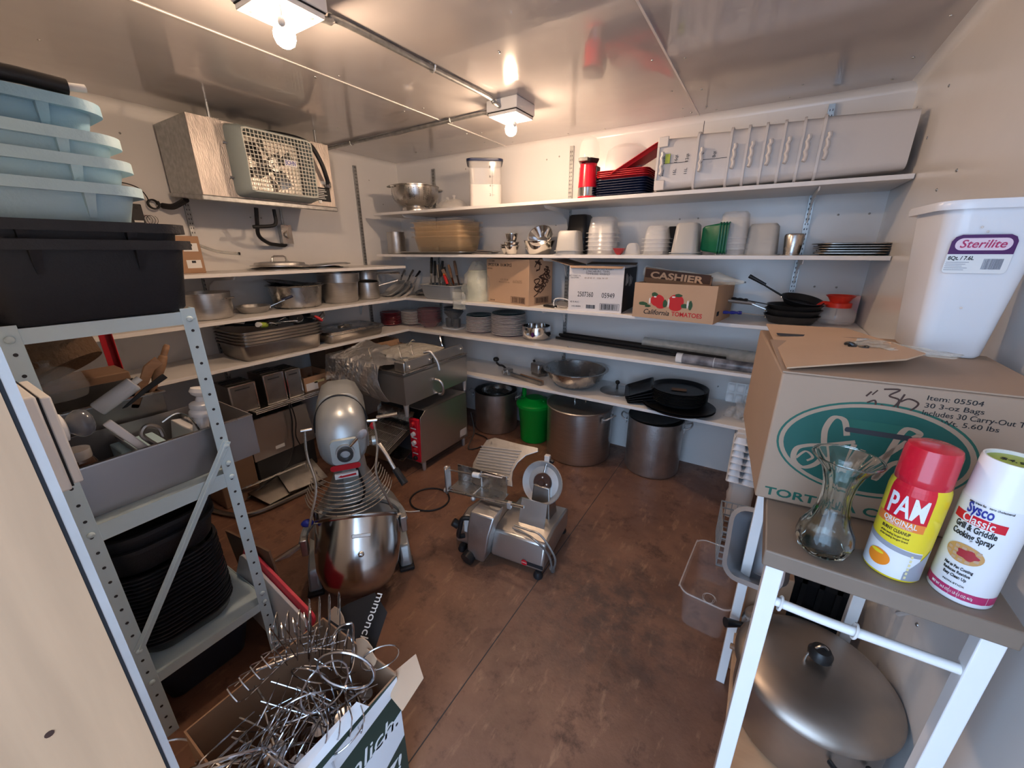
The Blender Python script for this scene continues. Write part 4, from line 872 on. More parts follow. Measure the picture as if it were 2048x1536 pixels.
MB().lathe([(.140, .300), (.148, .302), (.150, .325), (.14, .338), (.09, .352), (.07, .37), (.03, .372), (0, .372)], 48).build('lid', 'green', t)
b = MB().box((-.12, -.022, .338), (.10, .022, .362)); b.build('crank_arm', 'green', t, bevel=.006); MB().lathe([(0, .36), (.012, .36), (.012, .375), (.018, .38), (.018, .435), (.014, .44), (0, .44)], 20, c=(-.085, -.02)).build('crank_knob', 'green', t)
for a in (R(160), R(10)):
    d = V(cos(a), sin(a), 0); MB().ctube([d*.14+V(0, 0, .30), d*.165+V(0, 0, .33), d*.155+V(0, 0, .38), d*.13+V(0, 0, .39)], .0035, 6).build('wire_clip', 'steel', t)
# ================================================================== left wall shelves
def lid(label, loc, r, m='alu', handle='bar', rot=0, group='pot lids on the left shelf', hm='steel', dome=.012):
    t = thing('pot_lid', label, 'lid', loc, rot, group)
    MB().lathe([(0, dome+.004), (r*.6, dome+.001), (r*.86, dome-.004), (r*.88, .004), (r, .002), (r+.002, 0), (r+.002, .005), (r*.89, .008), (r*.86, dome), (r*.6, dome+.005), (0, dome+.008)], 52).build('plate', m, t)
    if handle == 'bar':
        b = MB(); strip_handle(b, (0, -.05, dome+.006), (0, .05, dome+.006), (0, 0, .035), .006); b.build('handle', hm, t)
        for s in (-1, 1): MB().cyl((0, s*.05, dome), (0, s*.05, dome+.012), .012, n=12).build('handle_base', hm, t)
    return t
lid('flat steel lid at the bottom of the pair under the cooling unit', (.22, -1.36, L1+E_), .185, handle='')
lid('steel lid with a looped handle, on top of the flat lid', (.225, -1.35, L1+.024), .175, dome=.022)
lid('thin steel lid lying alone near the bare standard', (.22, -1.00, L1+.016), .17, handle='', rot=(R(3), R(-3), 0))
lid('black rimmed lid under the thin steel lid', (.20, -1.03, L1+E_), .15, handle='', m='steeld')
t = carton('carton', 'brown carton with white labels standing behind the black tubs', (.28, -1.985, L1+E_), R(90), .17, .24, .20, 'card')
for z in (.05, .14): put(MB().box((-.035, -.0006, -.022), (.035, 0, .022)), 'paper_label', 'paper', t, (.12, -.0004, z)); put(MB().box((-.010, -.0004, .006), (.010, 0, .018)), 'label_print', 'ink', t, (.12, -.0011, z))
tag(MB().ctube([(.03, -1.90, 1.585), (.06, -1.82, 1.57), (.08, -1.74, 1.535), (.10, -1.66, 1.50), (.12, -1.55, 1.487)], .009, 8).build('clear_drain_tube', 'filmroll'), 'clear plastic tube hanging in front of the left wall standard', 'tube')
tag(MB().cyl((.12, -1.55, 1.487), (.122, -1.54, 1.4865), .0095, n=10).build('tube_plug', 'black'), 'black plug in the end of the clear plastic tube', 'plug')
t = thing('thermostat', 'dark grey thermostat box on the left wall beside the pale tubs', 'thermostat', (0, -1.985, 1.62))
MB().box((0, -.028, 0), (.04, .028, .13)).build('casing', 'iron', t, bevel=.004); MB().box((.0402, -.02, .035), (.042, .02, .045)).build('label', 'paper', t); MB().cyl((.04, 0, .11), (.044, 0, .11), .01, n=12).build('dial', 'black', t)
b = MB(); b.ctube([(.03, .03+.022*cos(a)+.002*a, .02+.05*sin(a*1.0)*.5+.03) for a in [k*.8 for k in range(26)]], .0014, 5, k=3); b.build('sensor_coil', 'iron', t)
tag(MB().ctube([(.02+.002*k, -1.90+.024*cos(k*.7), 1.755+.024*sin(k*.7)) for k in range(20)], .004, 6, k=3).build('cable_coil', 'rubber'), 'small coil of black cable by the cooling unit', 'cable')
tag(MB().ctube([(.03, -2.05, 1.85), (.04, -2.0, 1.85), (.05, -1.95, 1.83), (.05, -1.925, 1.79), (.04, -1.92, 1.76)], .003, 6).build('black_cable', 'rubber'), 'thin black cable running to the cable coil', 'cable')
tag(MB().ctube([(.04, -1.86, 1.75), (.09, -1.83, 1.745), (.13, -1.80, 1.765), (.18, -1.79, 1.78)], .016, 8).build('pipe_insulation', 'insul'), 'lumpy black pipe insulation under the cooling unit corner', 'pipe')
# third shelf (pots)
t = thing('saucepot', 'wide brushed steel pot on the left shelf next to the black tubs', 'pot', (.235, -1.845, S3+E_)); pot_mb(.135, .150, .003, .003, .012, 52).build('body', 'steelb', t)
for s in (-1, 1): b = MB(); b.ctube([V(s*.025, .136, .115), V(s*.03, .165, .12), V(-s*.03, .165, .12), V(-s*.025, .136, .115)], .005, 6); b.xf(RZ(s*pi/2+.5)); b.build('handle', 'steel', t)
skillet('small steel frying pan with a dark blue handle on the left shelf', (.225, -1.575, S3+E_), .098, .042, 62, m='alu', hm='bluet', hl=.14, group='small frying pan', hz=.05)
t = thing('basin', 'wide shiny steel basin on the left shelf', 'basin', (.215, -1.265, S3+E_))
MB().lathe([(0, 0), (.135, 0), (.152, .012), (.165, .10), (.172, .145), (.186, .150), (.190, .154), (.186, .158), (.168, .156), (.160, .10), (.147, .014), (0, .004)], 60).build('body', 'steel', t)
tag(MB().lathe([(0, 0), (.12, .004), (.165, .03), (.172, .034), (.165, .036), (.12, .012), (0, .006)], 48).build('shallow_pan', 'steel', loc=(.20, -1.285, S3+.135), rot=(R(-8), R(5), 0)), 'shallow steel pan lying tilted inside the wide basin', 'pan')
t = thing('inset_pot', 'tall steel inset pot with a stepped rim on the left shelf', 'pot', (.235, -.925, S3+E_))
MB().lathe([(0, 0), (.118, 0), (.128, .012), (.138, .145), (.140, .150), (.150, .155), (.155, .215), (.160, .218), (.160, .221), (.150, .221), (.146, .158), (.136, .15), (.122, .012), (0, .004)], 56).build('body', 'steelb', t)
def saucepan(label, loc, r, h, hang, rot=0, hz=.03, L_=.16, m='steelb'):
    t = thing('saucepan', label, 'saucepan', loc, rot, 'saucepans in the left corner'); pot_mb(r, h, .002, .004, .010, 44).build('body', m, t)
    a = R(hang); d = V(cos(a), sin(a), 0); MB().tube([d*r+V(0, 0, h*.75), d*(r+.03)+V(0, 0, h*.82), d*(r+L_)+V(0, 0, h*.82+hz)], [.007, .006, .010], 8).build('handle', 'steel', t); return t
saucepan('upright saucepan right of the tall inset pot', (.225, -.655, S3+E_), .093, .135, 55, L_=.16)
saucepan('saucepan lying tilted on top of the upright one, handle raised', (.205, -.64, S3+.138), .088, .07, 30, rot=(R(-8), R(-10), 0), L_=.20, hz=-.01)
for i, (x, y, z, hang, mm) in enumerate(((.28, -.40, S3+.045, 120, 'alu'), (.31, -.36, S3+.035, 112, 'alu'), (.33, -.33, S3+.02, 104, 'alu'))):
    skillet(['skillet leaning behind the saucepans, handle highest', 'skillet leaning in the corner, middle of three', 'skillet with a black handle leaning lowest in the corner'][i], (x, y, z), .115, .03, hang-20, m='aluw' if i < 2 else 'porc', hm='steel' if i < 2 else 'black', hl=.16, rot=(R(30), R(-14), R(0)), group='leaning skillets in the corner', hz=.02)
for i in range(3): lid(['lowest flat lid in the shelf corner left of the grey bin', 'middle lid in the shelf corner left of the grey bin', 'tilted dark lid on top in the corner left of the grey bin'][i], (.49-.02*i, -.20+.01*i, S3+E_+i*.022), .115, m=['alu', 'steel', 'steeld'][i], handle='' if i < 2 else 'bar', rot=(0, R([0, 0, -14][i]), R(30*i)), group='lids in the shelf corner')
# fourth shelf: steam table pans and tools
for i in range(5):
    b = tub_mb(.335, .53, .105, .0015, .016, .04, .012, .005, 6)
    tag(b.build('steam_table_pan', 'steeld', loc=(.262, -1.515, S4+E_+i*.020)), 'deep steel pan nested in the stack of five under the tools' if 0 < i < 4 else ['lowest and fully visible deep steel pan of the stack of five', '', '', '', 'topmost deep steel pan of the stack, heaped with tools'][i], 'pan', 'nested deep steel pans')
zt = S4+.188
def tl(name, label, p, q, r, m, group='tools heaped in the steel pans'): return stick(name, label, 'utensil', p, q, r, m, group)
UT = [((.20, -1.77, zt+.075), (.36, -1.55, zt+.02), .011, 'black', 'long black handle at the left end of the tool heap'), ((.25, -1.775, zt+.06), (.40, -1.56, zt+.025), .010, 'black', 'second black handle at the left end of the tool heap'),
      ((.30, -1.745, zt+.05), (.42, -1.52, zt+.03), .009, 'black', 'third black handle at the left end of the tool heap'), ((.24, -1.50, zt+.11), (.36, -1.36, zt+.05), .013, 'black', 'thick black handle sticking up in the middle of the tool heap'),
      ((.30, -1.40, zt+.10), (.42, -1.30, zt+.04), .012, 'black', 'black tool handle right of the silver scoop'), ((.20, -1.42, zt+.12), (.36, -1.28, zt+.08), .014, 'iron', 'broad dark tool at the back of the heap'),
      ((.26, -1.36, zt+.10), (.38, -1.25, zt+.03), .010, 'steeld', 'grey tool handle at the right of the heap'), ((.34, -1.56, zt+.03), (.44, -1.42, zt+.04), .006, 'steel', 'thin steel rod lying across the heap'),
      ((.18, -1.62, zt+.05), (.36, -1.40, zt+.03), .008, 'steel', 'long steel rod at the back of the heap'), ((.36, -1.50, zt+.04), (.425, -1.38, zt+.02), .009, 'iron', 'short dark handle at the front of the heap'),
      ((.40, -1.27, zt+.06), (.43, -1.235, zt-.03), .011, 'tomato', 'dull red plastic handle hanging at the right of the heap')]
hp = lambda p: (p[0], p[1], zt+.008+(p[2]-zt)*.42)
for p, q, r, m, l in UT: tl('utensil', l, hp(p), hp(q), r*.85, m)
t = thing('bottle', 'small lime bottle with a pale cap lying in the tool heap', 'bottle', (.385, -1.60, zt+.018), (R(78), R(10), R(30))); MB().lathe([(0, 0), (.018, 0), (.019, .05), (.012, .06), (0, .06)], 20).build('body', 'lime', t); MB().lathe([(.015, .058), (.016, .062), (.016, .082), (0, .084)], 20).build('cap', 'paper', t)
t = thing('strainer', 'round silver strainer lying on the tool heap', 'strainer', (.405, -1.405, zt+.036), (R(40), 0, R(60))); MB().lathe([(0, -.02), (.02, -.016), (.034, .0), (.04, .002), (.036, .006), (0, -.01)], 24).build('bowl', 'chrome', t); MB().ctube([V(.04*cos(a), .04*sin(a), .004) for a in [2*pi*k/14 for k in range(14)]], .004, 6, k=2, closed=True).build('wire_rim', 'chrome', t)
for i in range(4): tag(MB().ctube([(0, 0, 0), (.02, .03, .02), (.03, .06, .01), (.015, .08, -.01), (0, .06, -.005), (.0, .03, -.01)], .0022, 5, closed=True).build('wire_whisk', 'chrome', loc=(.40-.03*(i % 2), -1.62+.11*i, zt+.020+.006*(i % 3)), rot=(R(10*i), R(15), R(35*i))), 'bent wire loop among the heaped tools, number %s from the left' % ['one', 'two', 'three', 'four'][i], 'utensil', 'wire loops in the tool heap')
t = thing('tongs', 'steel tongs standing out of the right end of the heap', 'tongs', (.38, -1.27, zt-.01)); t.scale = (1, 1, .5); MB().ctube([(0, 0, 0), (.0, .04, .05), (.0, .07, .10), (.0, .085, .13)], .005, 6).build('arm', 'steel', t); MB().ctube([(0, .02, .0), (.01, .065, .035), (.0, .09, .08), (.0, .085, .13)], .005, 6).build('arm', 'steel', t)
t = thing('steam_table_pan', 'shallow steel pan with a flat lid and recessed handle, right of the heaped pans', 'pan', (.262, -.945, S4+E_), R(0))
tub_mb(.33, .51, .065, .0015, .012, .04, .010, .004).build('body', 'steeld', t)
b = MB().loft([rrect(.35, .53, .045, .066), rrect(.352, .532, .045, .070), rrect(.33, .51, .04, .084), rrect(.30, .48, .035, .078), rrect(.28, .46, .03, .080)]); o = b.build('lid', 'steel', t)
b = MB().ctube([(-.02, -.05, .088), (.02, -.05, .088), (.025, 0, .09), (.02, .05, .088), (-.02, .05, .088), (-.025, 0, .09)], .005, 6, closed=True); b.build('lid_handle', 'steel', o)
# lowest shelf: napkin dispensers, open carton
def dispenser(label, y0, y1, z0, h, d=.19, m='chrome', xf=.40):
    w_ = y1-y0; t = thing('napkin_dispenser', label, 'napkin dispenser', (xf, (y0+y1)/2, z0), R(90), 'napkin dispensers on the low left shelf')
    MB().box((-w_/2, 0, 0), (w_/2, d, h)).build('body', 'steeld', t, bevel=.004)
    b = MB(); f = .009
    for a, c in (((-w_/2, 0), (w_/2, f)), ((-w_/2, h-f), (w_/2, h)), ((-w_/2, f), (-w_/2+f, h-f)), ((w_/2-f, f), (w_/2, h-f))): b.box((a[0], -.008, a[1]), (c[0], .0, c[1]))
    b.build('face_frame', m, t, bevel=.001)
    MB().box((-w_/2+f, -.003, f), (w_/2-f, -.0005, h-f)).build('face_plate', 'steeld', t); MB().box((-w_*.28, -.0045, h*.82), (w_*.28, -.003, h*.86)).build('napkin_slot', 'hole', t)
    for k in range(3): MB().box((-w_/2+.01, d*(.2+.25*k), h), (w_/2-.01, d*(.2+.25*k)+.006, h+.004)).build('top_rib', 'iron', t)
dispenser('lower wide napkin dispenser left of the two tall ones', -1.90, -1.745, .534, .185)
dispenser('tall napkin dispenser in the middle with a framed mirror face', -1.695, -1.560, .534, .205)
dispenser('tall napkin dispenser on the right with a shiny face', -1.550, -1.445, .534, .200)
t = carton('carton', 'open brown carton of small jars beside the napkin dispensers', (.375, -1.415, .534), R(90), .225, .26, .105, 'card', True)
put(MB().box((-.045, -.0006, -.028), (.045, 0, .028)), 'shipping_label', 'canwhite', t, (.055, -.0004, .032)); put(MB().box((-.04, -.0006, -.009), (.04, 0, .009)), 'yellow_tape', 'papery', t, (.115, -.0004, .058)); put(text_mb('BIG RACK', .014), 'lettering', 'ink', t, (.165, -.0004, .07))
for i in range(6): tag(MB().lathe([(0, 0), (.018, 0), (.019, .05), (.012, .06), (.014, .062), (.014, .078), (0, .082)], 16).build('small_jar', 'steeld' if i % 2 else 'glass', loc=(.34-.06*(i//3), -1.37+.055*(i % 3), .54)), 'small jar standing inside the open carton by the napkin dispensers', 'jar', 'small jars in the open carton')
t = carton('carton', 'dark brown carton on the low shelf behind the foil', (.30, -1.17, .534), R(90), .16, .22, .255, 'cardd')
t = carton('carton', 'brown carton in the corner just under the shelf, behind the foil', (.42, -.98, .60), R(84), .40, .30, .185, 'card', True)
tag(MB().box((.10, -.99, .535), (.44, -.57, .598)).build('flat_carton', 'cardd', bevel=.004), 'flat dark carton under the corner carton', 'box')
# stainless steel boxes below the low shelf
def steelbox(label, x0, x1, y0, y1, z0, z1, m='steelx', slope=.0):
    t = thing('steel_box', label, 'steel box', (x1, y0, z0), R(90), 'stainless boxes below the low left shelf'); w_, d, h = y1-y0, x1-x0, z1-z0; e = .003
    b = MB().box((0, 0, 0), (w_, d, e)); b.box((0, 0, e), (w_, e, h)); b.box((0, d-e, e), (w_, d, h)); b.box((0, e, e), (e, d-e, h)); b.box((w_-e, e, e), (w_, d-e, h)); b.fn(lambda p: V(p.x-slope*(p.x/w_)*(p.z/h), p.y, p.z)); b.build('body', m, t, smooth=False)
    b = MB().box((-.006, -.006, h-.004), (w_+.006, .004, h)); b.fn(lambda p: V(p.x-(slope if p.x > .1 else 0), p.y, p.z)); b.build('rim', 'steel', t)
    return t
dm('steelx', col=(.62, .60, .57), rough=.3, metal=.9, var=.12, vscale=3)
t = steelbox('open topped stainless box right behind the pale rack post', .22, .50, -2.10, -1.875, .33, .565)
t = steelbox('long stainless box with a small white label under the napkin dispensers', .14, .44, -1.86, -1.44, .20, .485, slope=.03)
put(MB().box((-.03, -.0006, -.012), (.03, 0, .012)), 'white_label', 'paper', t, (.17, -.0004, .045)); MB().sphere((.035, -.002, .17), .006, n=8, k=4).build('rivet', 'paper', t)
tag(MB().box((.145, -1.85, E_), (.435, -1.45, .198)).build('storage_crate', 'iron', bevel=.006), 'dark crate on the floor carrying the long stainless box', 'crate')
tag(MB().box((.225, -2.09, E_), (.49, -1.885, .328)).build('carton_block', 'cardd', bevel=.006), 'dark brown carton on the floor under the open stainless box', 'box')
tag(MB().ctube([(.475, -1.60, .53), (.478, -1.60, .42), (.47, -1.61, .32), (.50, -1.64, .22), (.52, -1.72, .12), (.50, -1.85, .06), (.52, -1.98, .03)], .005, 6).build('hanging_cable', 'rubber'), 'black cord hanging over the long stainless box', 'cord')
tag(MB().ctube([(.47, -1.585, .53), (.475, -1.575, .40), (.47, -1.59, .28), (.50, -1.57, .17), (.53, -1.56, .09), (.54, -1.57, .05)], .004, 6).build('thin_cord', 'rubber'), 'thinner black cord beside the hanging one', 'cord')
t = thing('floor_rack', 'low bronze tube frame holding sheets of dark glass on the floor', 'rack', (0, 0, 0))
MB().ctube([(.15, -2.18, .02), (.40, -2.16, .02), (.62, -2.10, .02), (.69, -2.04, .02), (.72, -1.94, .02), (.74, -1.70, .02), (.745, -1.60, .02)], .013, 8).build('tube_frame', 'steeld', t)
MB().ctube([(.50, -2.04, .10), (.52, -1.85, .10), (.54, -1.60, .10)], .006, 8).build('cross_rod', 'steel', t)
for y in (-2.04, -1.60): MB().cyl((.50+(y+2.04)*.09, y, .1), (.50+(y+2.04)*.09, y, .001), .005, n=8).build('post', 'steeld', t)
tag(MB().box((-.17, -.16, 0), (.17, .16, .004)).build('oven_tray', 'steeld', loc=(.52, -1.80, .036), rot=(R(-2), R(5), R(6))), 'dark oven tray lying in the tube frame', 'tray'); tag(MB().box((-.15, -.12, 0), (.15, .12, .004)).build('oven_tray', 'alu', loc=(.58, -1.66, .052), rot=(R(2), R(4), R(-14))), 'greyer oven tray lying on the dark one', 'tray')
tag(MB().box((0, 0, 0), (.04, .035, .012)).build('power_plug', 'paper', loc=(.40, -1.98, .045), rot=R(40)), 'small pale block on the floor under the stainless box', 'plug')
# ================================================================== conveyor toaster and warmer
t = thing('conveyor_toaster', 'stainless conveyor toaster with a red control strip and slanted wire feed', 'toaster', (0, 0, 0))
b = MB(); pr = [V(1.21, -1.15, .075), V(1.21, -.625, .075), V(1.21, -.625, .455), V(1.21, -1.08, .455), V(1.21, -1.13, .415)]
b.prism(pr, (-.004, 0, 0)); b.box((.78, -.629, .075), (1.21, -.625, .455)); b.prism([V(.782, p.y, p.z) for p in pr], (-.004, 0, 0)); b.box((.78, -1.08, .451), (1.21, -.625, .455)); b.box((.78, -1.15, .075), (1.21, -.625, .079)); b.build('housing', 'steelx', t, bevel=.001)
b = MB().prism([V(.784, -1.10, .43), V(1.125, -1.10, .43), V(1.125, -1.14, .37), V(.784, -1.14, .37)], (0, .004, .002)); b.build('hood_plate', 'steel', t)
MB().box((1.128, -1.158, .085), (1.206, -1.132, .41)).build('control_strip', 'canred', t, bevel=.003)
for z, m_ in ((.375, 'redp'), (.30, 'paper'), (.235, 'paper'), (.18, 'redp'), (.115, 'ink')): b = MB().cyl((1.166, -1.158, z), (1.166, -1.176, z), .017, .014, 20); b.build('control_knob', m_, t)
for z in (.34, .27, .205, .15): MB().box((1.14, -1.1592, z-.004), (1.19, -1.158, z+.004)).build('marking', 'paper', t)
b = MB()
for i in range(22): x = .80+.315*i/21; b.tube([(x, -1.11, .345), (x, -1.36, .245)], .0016, 5)
for j_ in range(5): f = j_/4; b.tube([(.80, -1.11-.25*f, .345-.10*f), (1.115, -1.11-.25*f, .345-.10*f)], .003, 6)
b.build('feed_rack', 'steel', t)
b = MB().prism([V(.785, -1.11, .31), V(.785, -1.36, .21), V(1.12, -1.36, .21), V(1.12, -1.11, .31)], (0, 0, -.004)); b.box((.785, -1.364, .17), (1.12, -1.36, .25)); b.build('feed_tray', 'steeld', t)
MB().box((.79, -1.145, .085), (1.12, -1.10, .30)).build('dark_interior', 'hole', t); MB().prism([V(.79, -1.12, .16), V(1.12, -1.12, .16), V(1.12, -1.24, .11), V(.79, -1.24, .11)], (0, 0, .003)).build('exit_chute', 'steel', t)
for x, y in ((1.19, -1.11), (1.19, -.66), (.81, -1.11), (.81, -.66)): MB().lathe([(0, 0), (.011, 0), (.013, .004), (.016, .075), (0, .075)], 16, c=(x, y)).build('foot', 'aluw', t)
MB().box((1.2102, -.72, .10), (1.2108, -.64, .16)).build('rating_plate', 'porc', t)
tag(MB().ctube([(1.19, -.55, .25), (1.24, -.58, .10), (1.27, -.70, .02), (1.32, -.66, .008), (1.34, -.55, .008), (1.28, -.47, .01), (1.15, -.45, .012)], .005, 6).build('toaster_cord', 'rubber'), 'black cord on the floor behind the conveyor toaster', 'cord')
t = thing('counter_warmer', 'large stainless box warmer standing on the conveyor toaster', 'food warmer', (0, 0, 0))
b = MB().box((.42, -1.235, .540), (1.20, -.59, .545)); b.box((.42, -1.235, .545), (1.20, -1.231, .755)); b.box((.42, -.594, .545), (1.20, -.59, .755)); b.box((.42, -1.231, .545), (.424, -.594, .755)); b.box((1.196, -1.231, .545), (1.20, -.594, .755)); b.box((.42, -1.235, .735), (1.20, -.59, .739)); b.build('body', 'steelx', t, smooth=False)
b = MB()
for a, c in (((.415, -1.24), (1.205, -1.225)), ((.415, -.60), (1.205, -.585)), ((.415, -1.225), (.43, -.60)), ((1.19, -1.225), (1.205, -.60))): b.box((a[0], a[1], .750), (c[0], c[1], .758))
b.build('top_rim', 'steel', t, bevel=.001)
b = MB().prism([V(1.165, -1.185, .758), V(1.165, -1.185, .825), V(1.165, -.94, .832), V(1.165, -.94, .758)], (.012, 0, 0)); b.prism([V(1.168, -.92, .758), V(1.168, -.92, .828), V(1.168, -.62, .832), V(1.168, -.60, .80), V(1.168, -.60, .758)], (.012, 0, 0)); b.build('hinge_plate', 'steelx', t, bevel=.001)
for y, z in ((-1.16, .785), (-.97, .79), (-.63, .795)): MB().sphere((1.182, y, z), .011, n=12, k=6).build('bolt', 'steel', t)
b = MB().box((1.07, -1.19, .745), (1.165, -1.14, .815)); b.build('hinge_block', 'alu', t, bevel=.008)
MB().ctube([(1.13, -.97, .835), (1.17, -.95, .84), (1.205, -.94, .80), (1.225, -.935, .76), (1.235, -.935, .715)], [.011]*25, 10).build('lid_handle', 'alu', t)
b = MB().ctube([(1.20, -.95, .645), (1.24, -.94, .635), (1.255, -.93, .59), (1.24, -.925, .54), (1.205, -.925, .53)], .010, 10); b.build('drain_handle', 'alu', t)
for x, y in ((1.185, -1.22), (1.185, -.61)): MB().lathe([(0, .458), (.011, .458), (.019, .54), (0, .54)], 16, c=(x, y)).build('tapered_foot', 'aluw', t)
for i in range(3): MB().sphere((.60+.03*i, -1.2355, .56), .003, n=8, k=4).build('indicator', 'paper', t)
# crumpled foil over the warmer
def foil():
    rnd = random.Random(9); b = MB(); NU, NV = 34, 30; pts = []
    n1 = [rnd.uniform(0, 6.28) for _ in range(12)]
    for i in range(NU+1):
        for j_ in range(NV+1):
            u, v = i/NU, j_/NV; x = .44+.56*u; s_ = v*.52          # s_: path length from the back over the front edge and down
            edge = .33
            if s_ < edge: y, z = -1.248+(edge-s_), .768+.05*sin(u*3.0+1)*(edge-s_)/edge+.02
            else: dd = s_-edge; y, z = -1.250-.03*sin(min(1, dd/.2)*2.5), .785-dd*1.05
            x += .05*(v-.5)*(u-.2)+(.02*sin(v*9+u*4)); hang = .04*sin(u*4+.5)+.015*sin(u*13)
            if s_ >= edge: z += hang*(s_-edge)/.27; x += (.12*u-.02)*(s_-edge)/.27
            a_ = .0095; d = sum(sin((u*(3+q*1.9)+v*(1+((q*7) % 5)*1.1))*2+n1[q])*a_/(1+.5*q) for q in range(12))
            y -= abs(d)*.8 if s_ >= edge else 0; z += d*.7 if s_ < edge else 0; d2 = rnd.uniform(-.003, .003)
            pts.append(V(x+d2, y-abs(d2), z+abs(d2)))
    b.v = pts
    for i in range(NU):
        for j_ in range(NV):
            a = i*(NV+1)+j_; b.f.append([a, a+1, a+NV+2, a+NV+1]); b.m.append(0)
    o = b.build('foil_sheet', 'foil', smooth=False, fix=False); md = o.modifiers.new('thickness', 'SOLIDIFY'); md.thickness = .0008
    return tag(o, 'crumpled sheet of aluminium foil draped over the front of the warmer', 'foil')
foil()
b = blob(.40, .40, .07, n=26, k=5, seed=21, j=.016, top=.55); tag(b.build('foil_bag', 'greyfilm', loc=(.90, -.86, .76)), 'rumpled clear bag lying on top of the warmer', 'bag')
for i, (x, y, a) in enumerate(((.90, -1.19, -.5), (1.03, -1.05, -.4), (1.06, -.97, -.35), (1.02, -.62, -.4), (.80, -.85, .9))):
    tag(MB().ctube([(0, 0, -.05), (a*.03, -.02, .0), (a*.10, -.01, .06), (a*.12, 0, .075), (a*.13, .01, .07)], .004, 6).build('wire_rod', 'chrome', loc=(x, y, .80)), ['bent steel wire standing up at the foil edge', 'bent steel wire in the middle of the warmer top', 'shorter bent wire beside the middle one', 'bent wire at the far end of the warmer', 'thin wire lying toward the corner carton'][i], 'wire', 'bent wires on the warmer')
# ================================================================== planetary mixer
AM = math.atan2(.81, .59)
t = thing('stand_mixer', 'large grey floor mixer with a wire bowl guard and steel bowl', 'mixer', (1.64, -2.0, 0), AM)
# column and base: splayed U shaped foot
for s in (-1, 1):
    b = MB(); b.loft([[V(s*(.205+dx), y, z) for dx, z in ((-w2, 0), (w2, 0), (w2*.7, h2), (-w2*.7, h2))] for y, w2, h2 in ((-.02, .030, .055), (.02, .034, .11), (.12, .034, .13), (.22, .036, .14))])
    b.build('base_leg', 'mixer', t, bevel=.008)
bpy_base = MB()
bpy_base.loft([rrect(.48, .22, .05, 0, 5, 0, .28), rrect(.47, .21, .06, .13, 5, 0, .28), rrect(.40, .20, .08, .22, 5, 0, .29), rrect(.24, .17, .06, .33, 5, 0, .30), rrect(.16, .16, .05, .42, 5, 0, .30), rrect(.14, .15, .05, .56, 5, 0, .30), rrect(.17, .18, .06, .66, 5, 0, .28)]); bpy_base.build('column', 'mixer', t)
MB().box((-.036, .202, .36), (.036, .214, .60)).build('slide_rail', 'plate_label', t, bevel=.004)
for s in (-1, 1): MB().box((s*.205-.035, -.04, 0), (s*.205+.035, .05, .018)).build('rubber_foot', 'rubber', t, bevel=.004)
# head: bullet shaped capsule leaning over the bowl
b = MB(); rings = []
for y, w2, z0_, z1_ in ((-.035, .05, .655, .76), (-.02, .085, .625, .80), (.0, .103, .61, .835), (.04, .110, .60, .865), (.10, .111, .595, .885), (.135, .111, .595, .892)):
    rings.append([V(p.x, y, (z0_+z1_)/2+p.y) for p in rrect(w2*2, z1_-z0_, min(w2, (z1_-z0_)/2)*.96, 0, 7)])
b.loft(rings); b.fn(lambda p: V(p.x*.92, p.y, p.z)); b.build('gear_head', 'mixer', t)
b = MB(); rings = []
for y, w2, z0_, z1_ in ((.14, .107, .62, .895), (.20, .108, .63, .905), (.34, .105, .66, .905), (.38, .09, .68, .89)):
    h_ = z1_-z0_; rings.append([V(x, y, z0_+z*h_) for x, z in ((-w2, .0), (w2, .0), (w2, .62), (w2*.72, .92), (w2*.4, 1), (-w2*.4, 1), (-w2*.72, .92), (-w2, .62))])
b.loft(rings); b.build('motor_cover', 'mixer', t, bevel=.008)
MB().ctube([V(.112*cos(a), .138, .745+.150*sin(a)) for a in [R(-5)+R(190)*k/12 for k in range(13)]], .0045, 8).build('head_gasket', 'rubber', t)
MB().cyl((.0, -.034, .72), (.0, -.030, .72), .001, n=8).build('pin', 'hole', t)
b = MB().loft([[V(p.x+.008, -.036-.004*abs(p.y)*0, .705+p.y) for p in rrect(.115, .115, .02, 0, 4)], [V(p.x+.008, -.050, .705+p.y) for p in rrect(.110, .110, .02, 0, 4)]]); b.build('hub_plate', 'plate_label', t)
MB().tube([(.008, -.05, .705), (.008, -.062, .705)], [.038, .036], 32).build('hub_ring', 'alu', t)
b = MB().loft([[V(.008+r*cos(a), y, .705+r*sin(a)) for a in [2*pi*k/28 for k in range(28)]] for r, y in ((.031, -.060), (.031, -.082), (.020, -.082), (.020, -.052))]); b.build('attachment_hub', 'iron', t)
b = MB().tube([(.03, -.065, .735), (.062, -.072, .77)], .007, 10); b.loft([[V(.082+.026*cos(a)*.8, -.078+y, .785+.020*sin(a)+.008*cos(a)) for a in [2*pi*k/16 for k in range(16)]] for y in (0, .006)]); b.build('hub_thumb_screw', 'chrome', t)
MB().loft([[V(p.x+.0, -.036+y, .63+p.y) for p in rrect(.12, .026, .012, 0, 4)] for y in (-.001, -.004)]).build('brand_badge', 'redp', t)
o = MB().box((-.046, -.052, .585), (.046, -.040, .607)).build('arrow_sticker', 'paper', t); b = MB().prism([V(-.035, -.0525, .594), V(-.02, -.0525, .602), V(-.02, -.0525, .598), (.038, -.0525, .602), V(.038, -.0525, .592), V(-.02, -.0525, .590)], (0, -.0006, 0)); b.build('arrow', 'redp', o)
for s in (-1, 1): MB().cyl((s*.108, .02, .80), (s*.150, .015, .80), .007, n=10).build('guard_pivot', 'steel', t)
MB().cyl((.15, .01, .815), (.235, -.02, .83), .008, n=12).build('speed_lever', 'chrome', t)
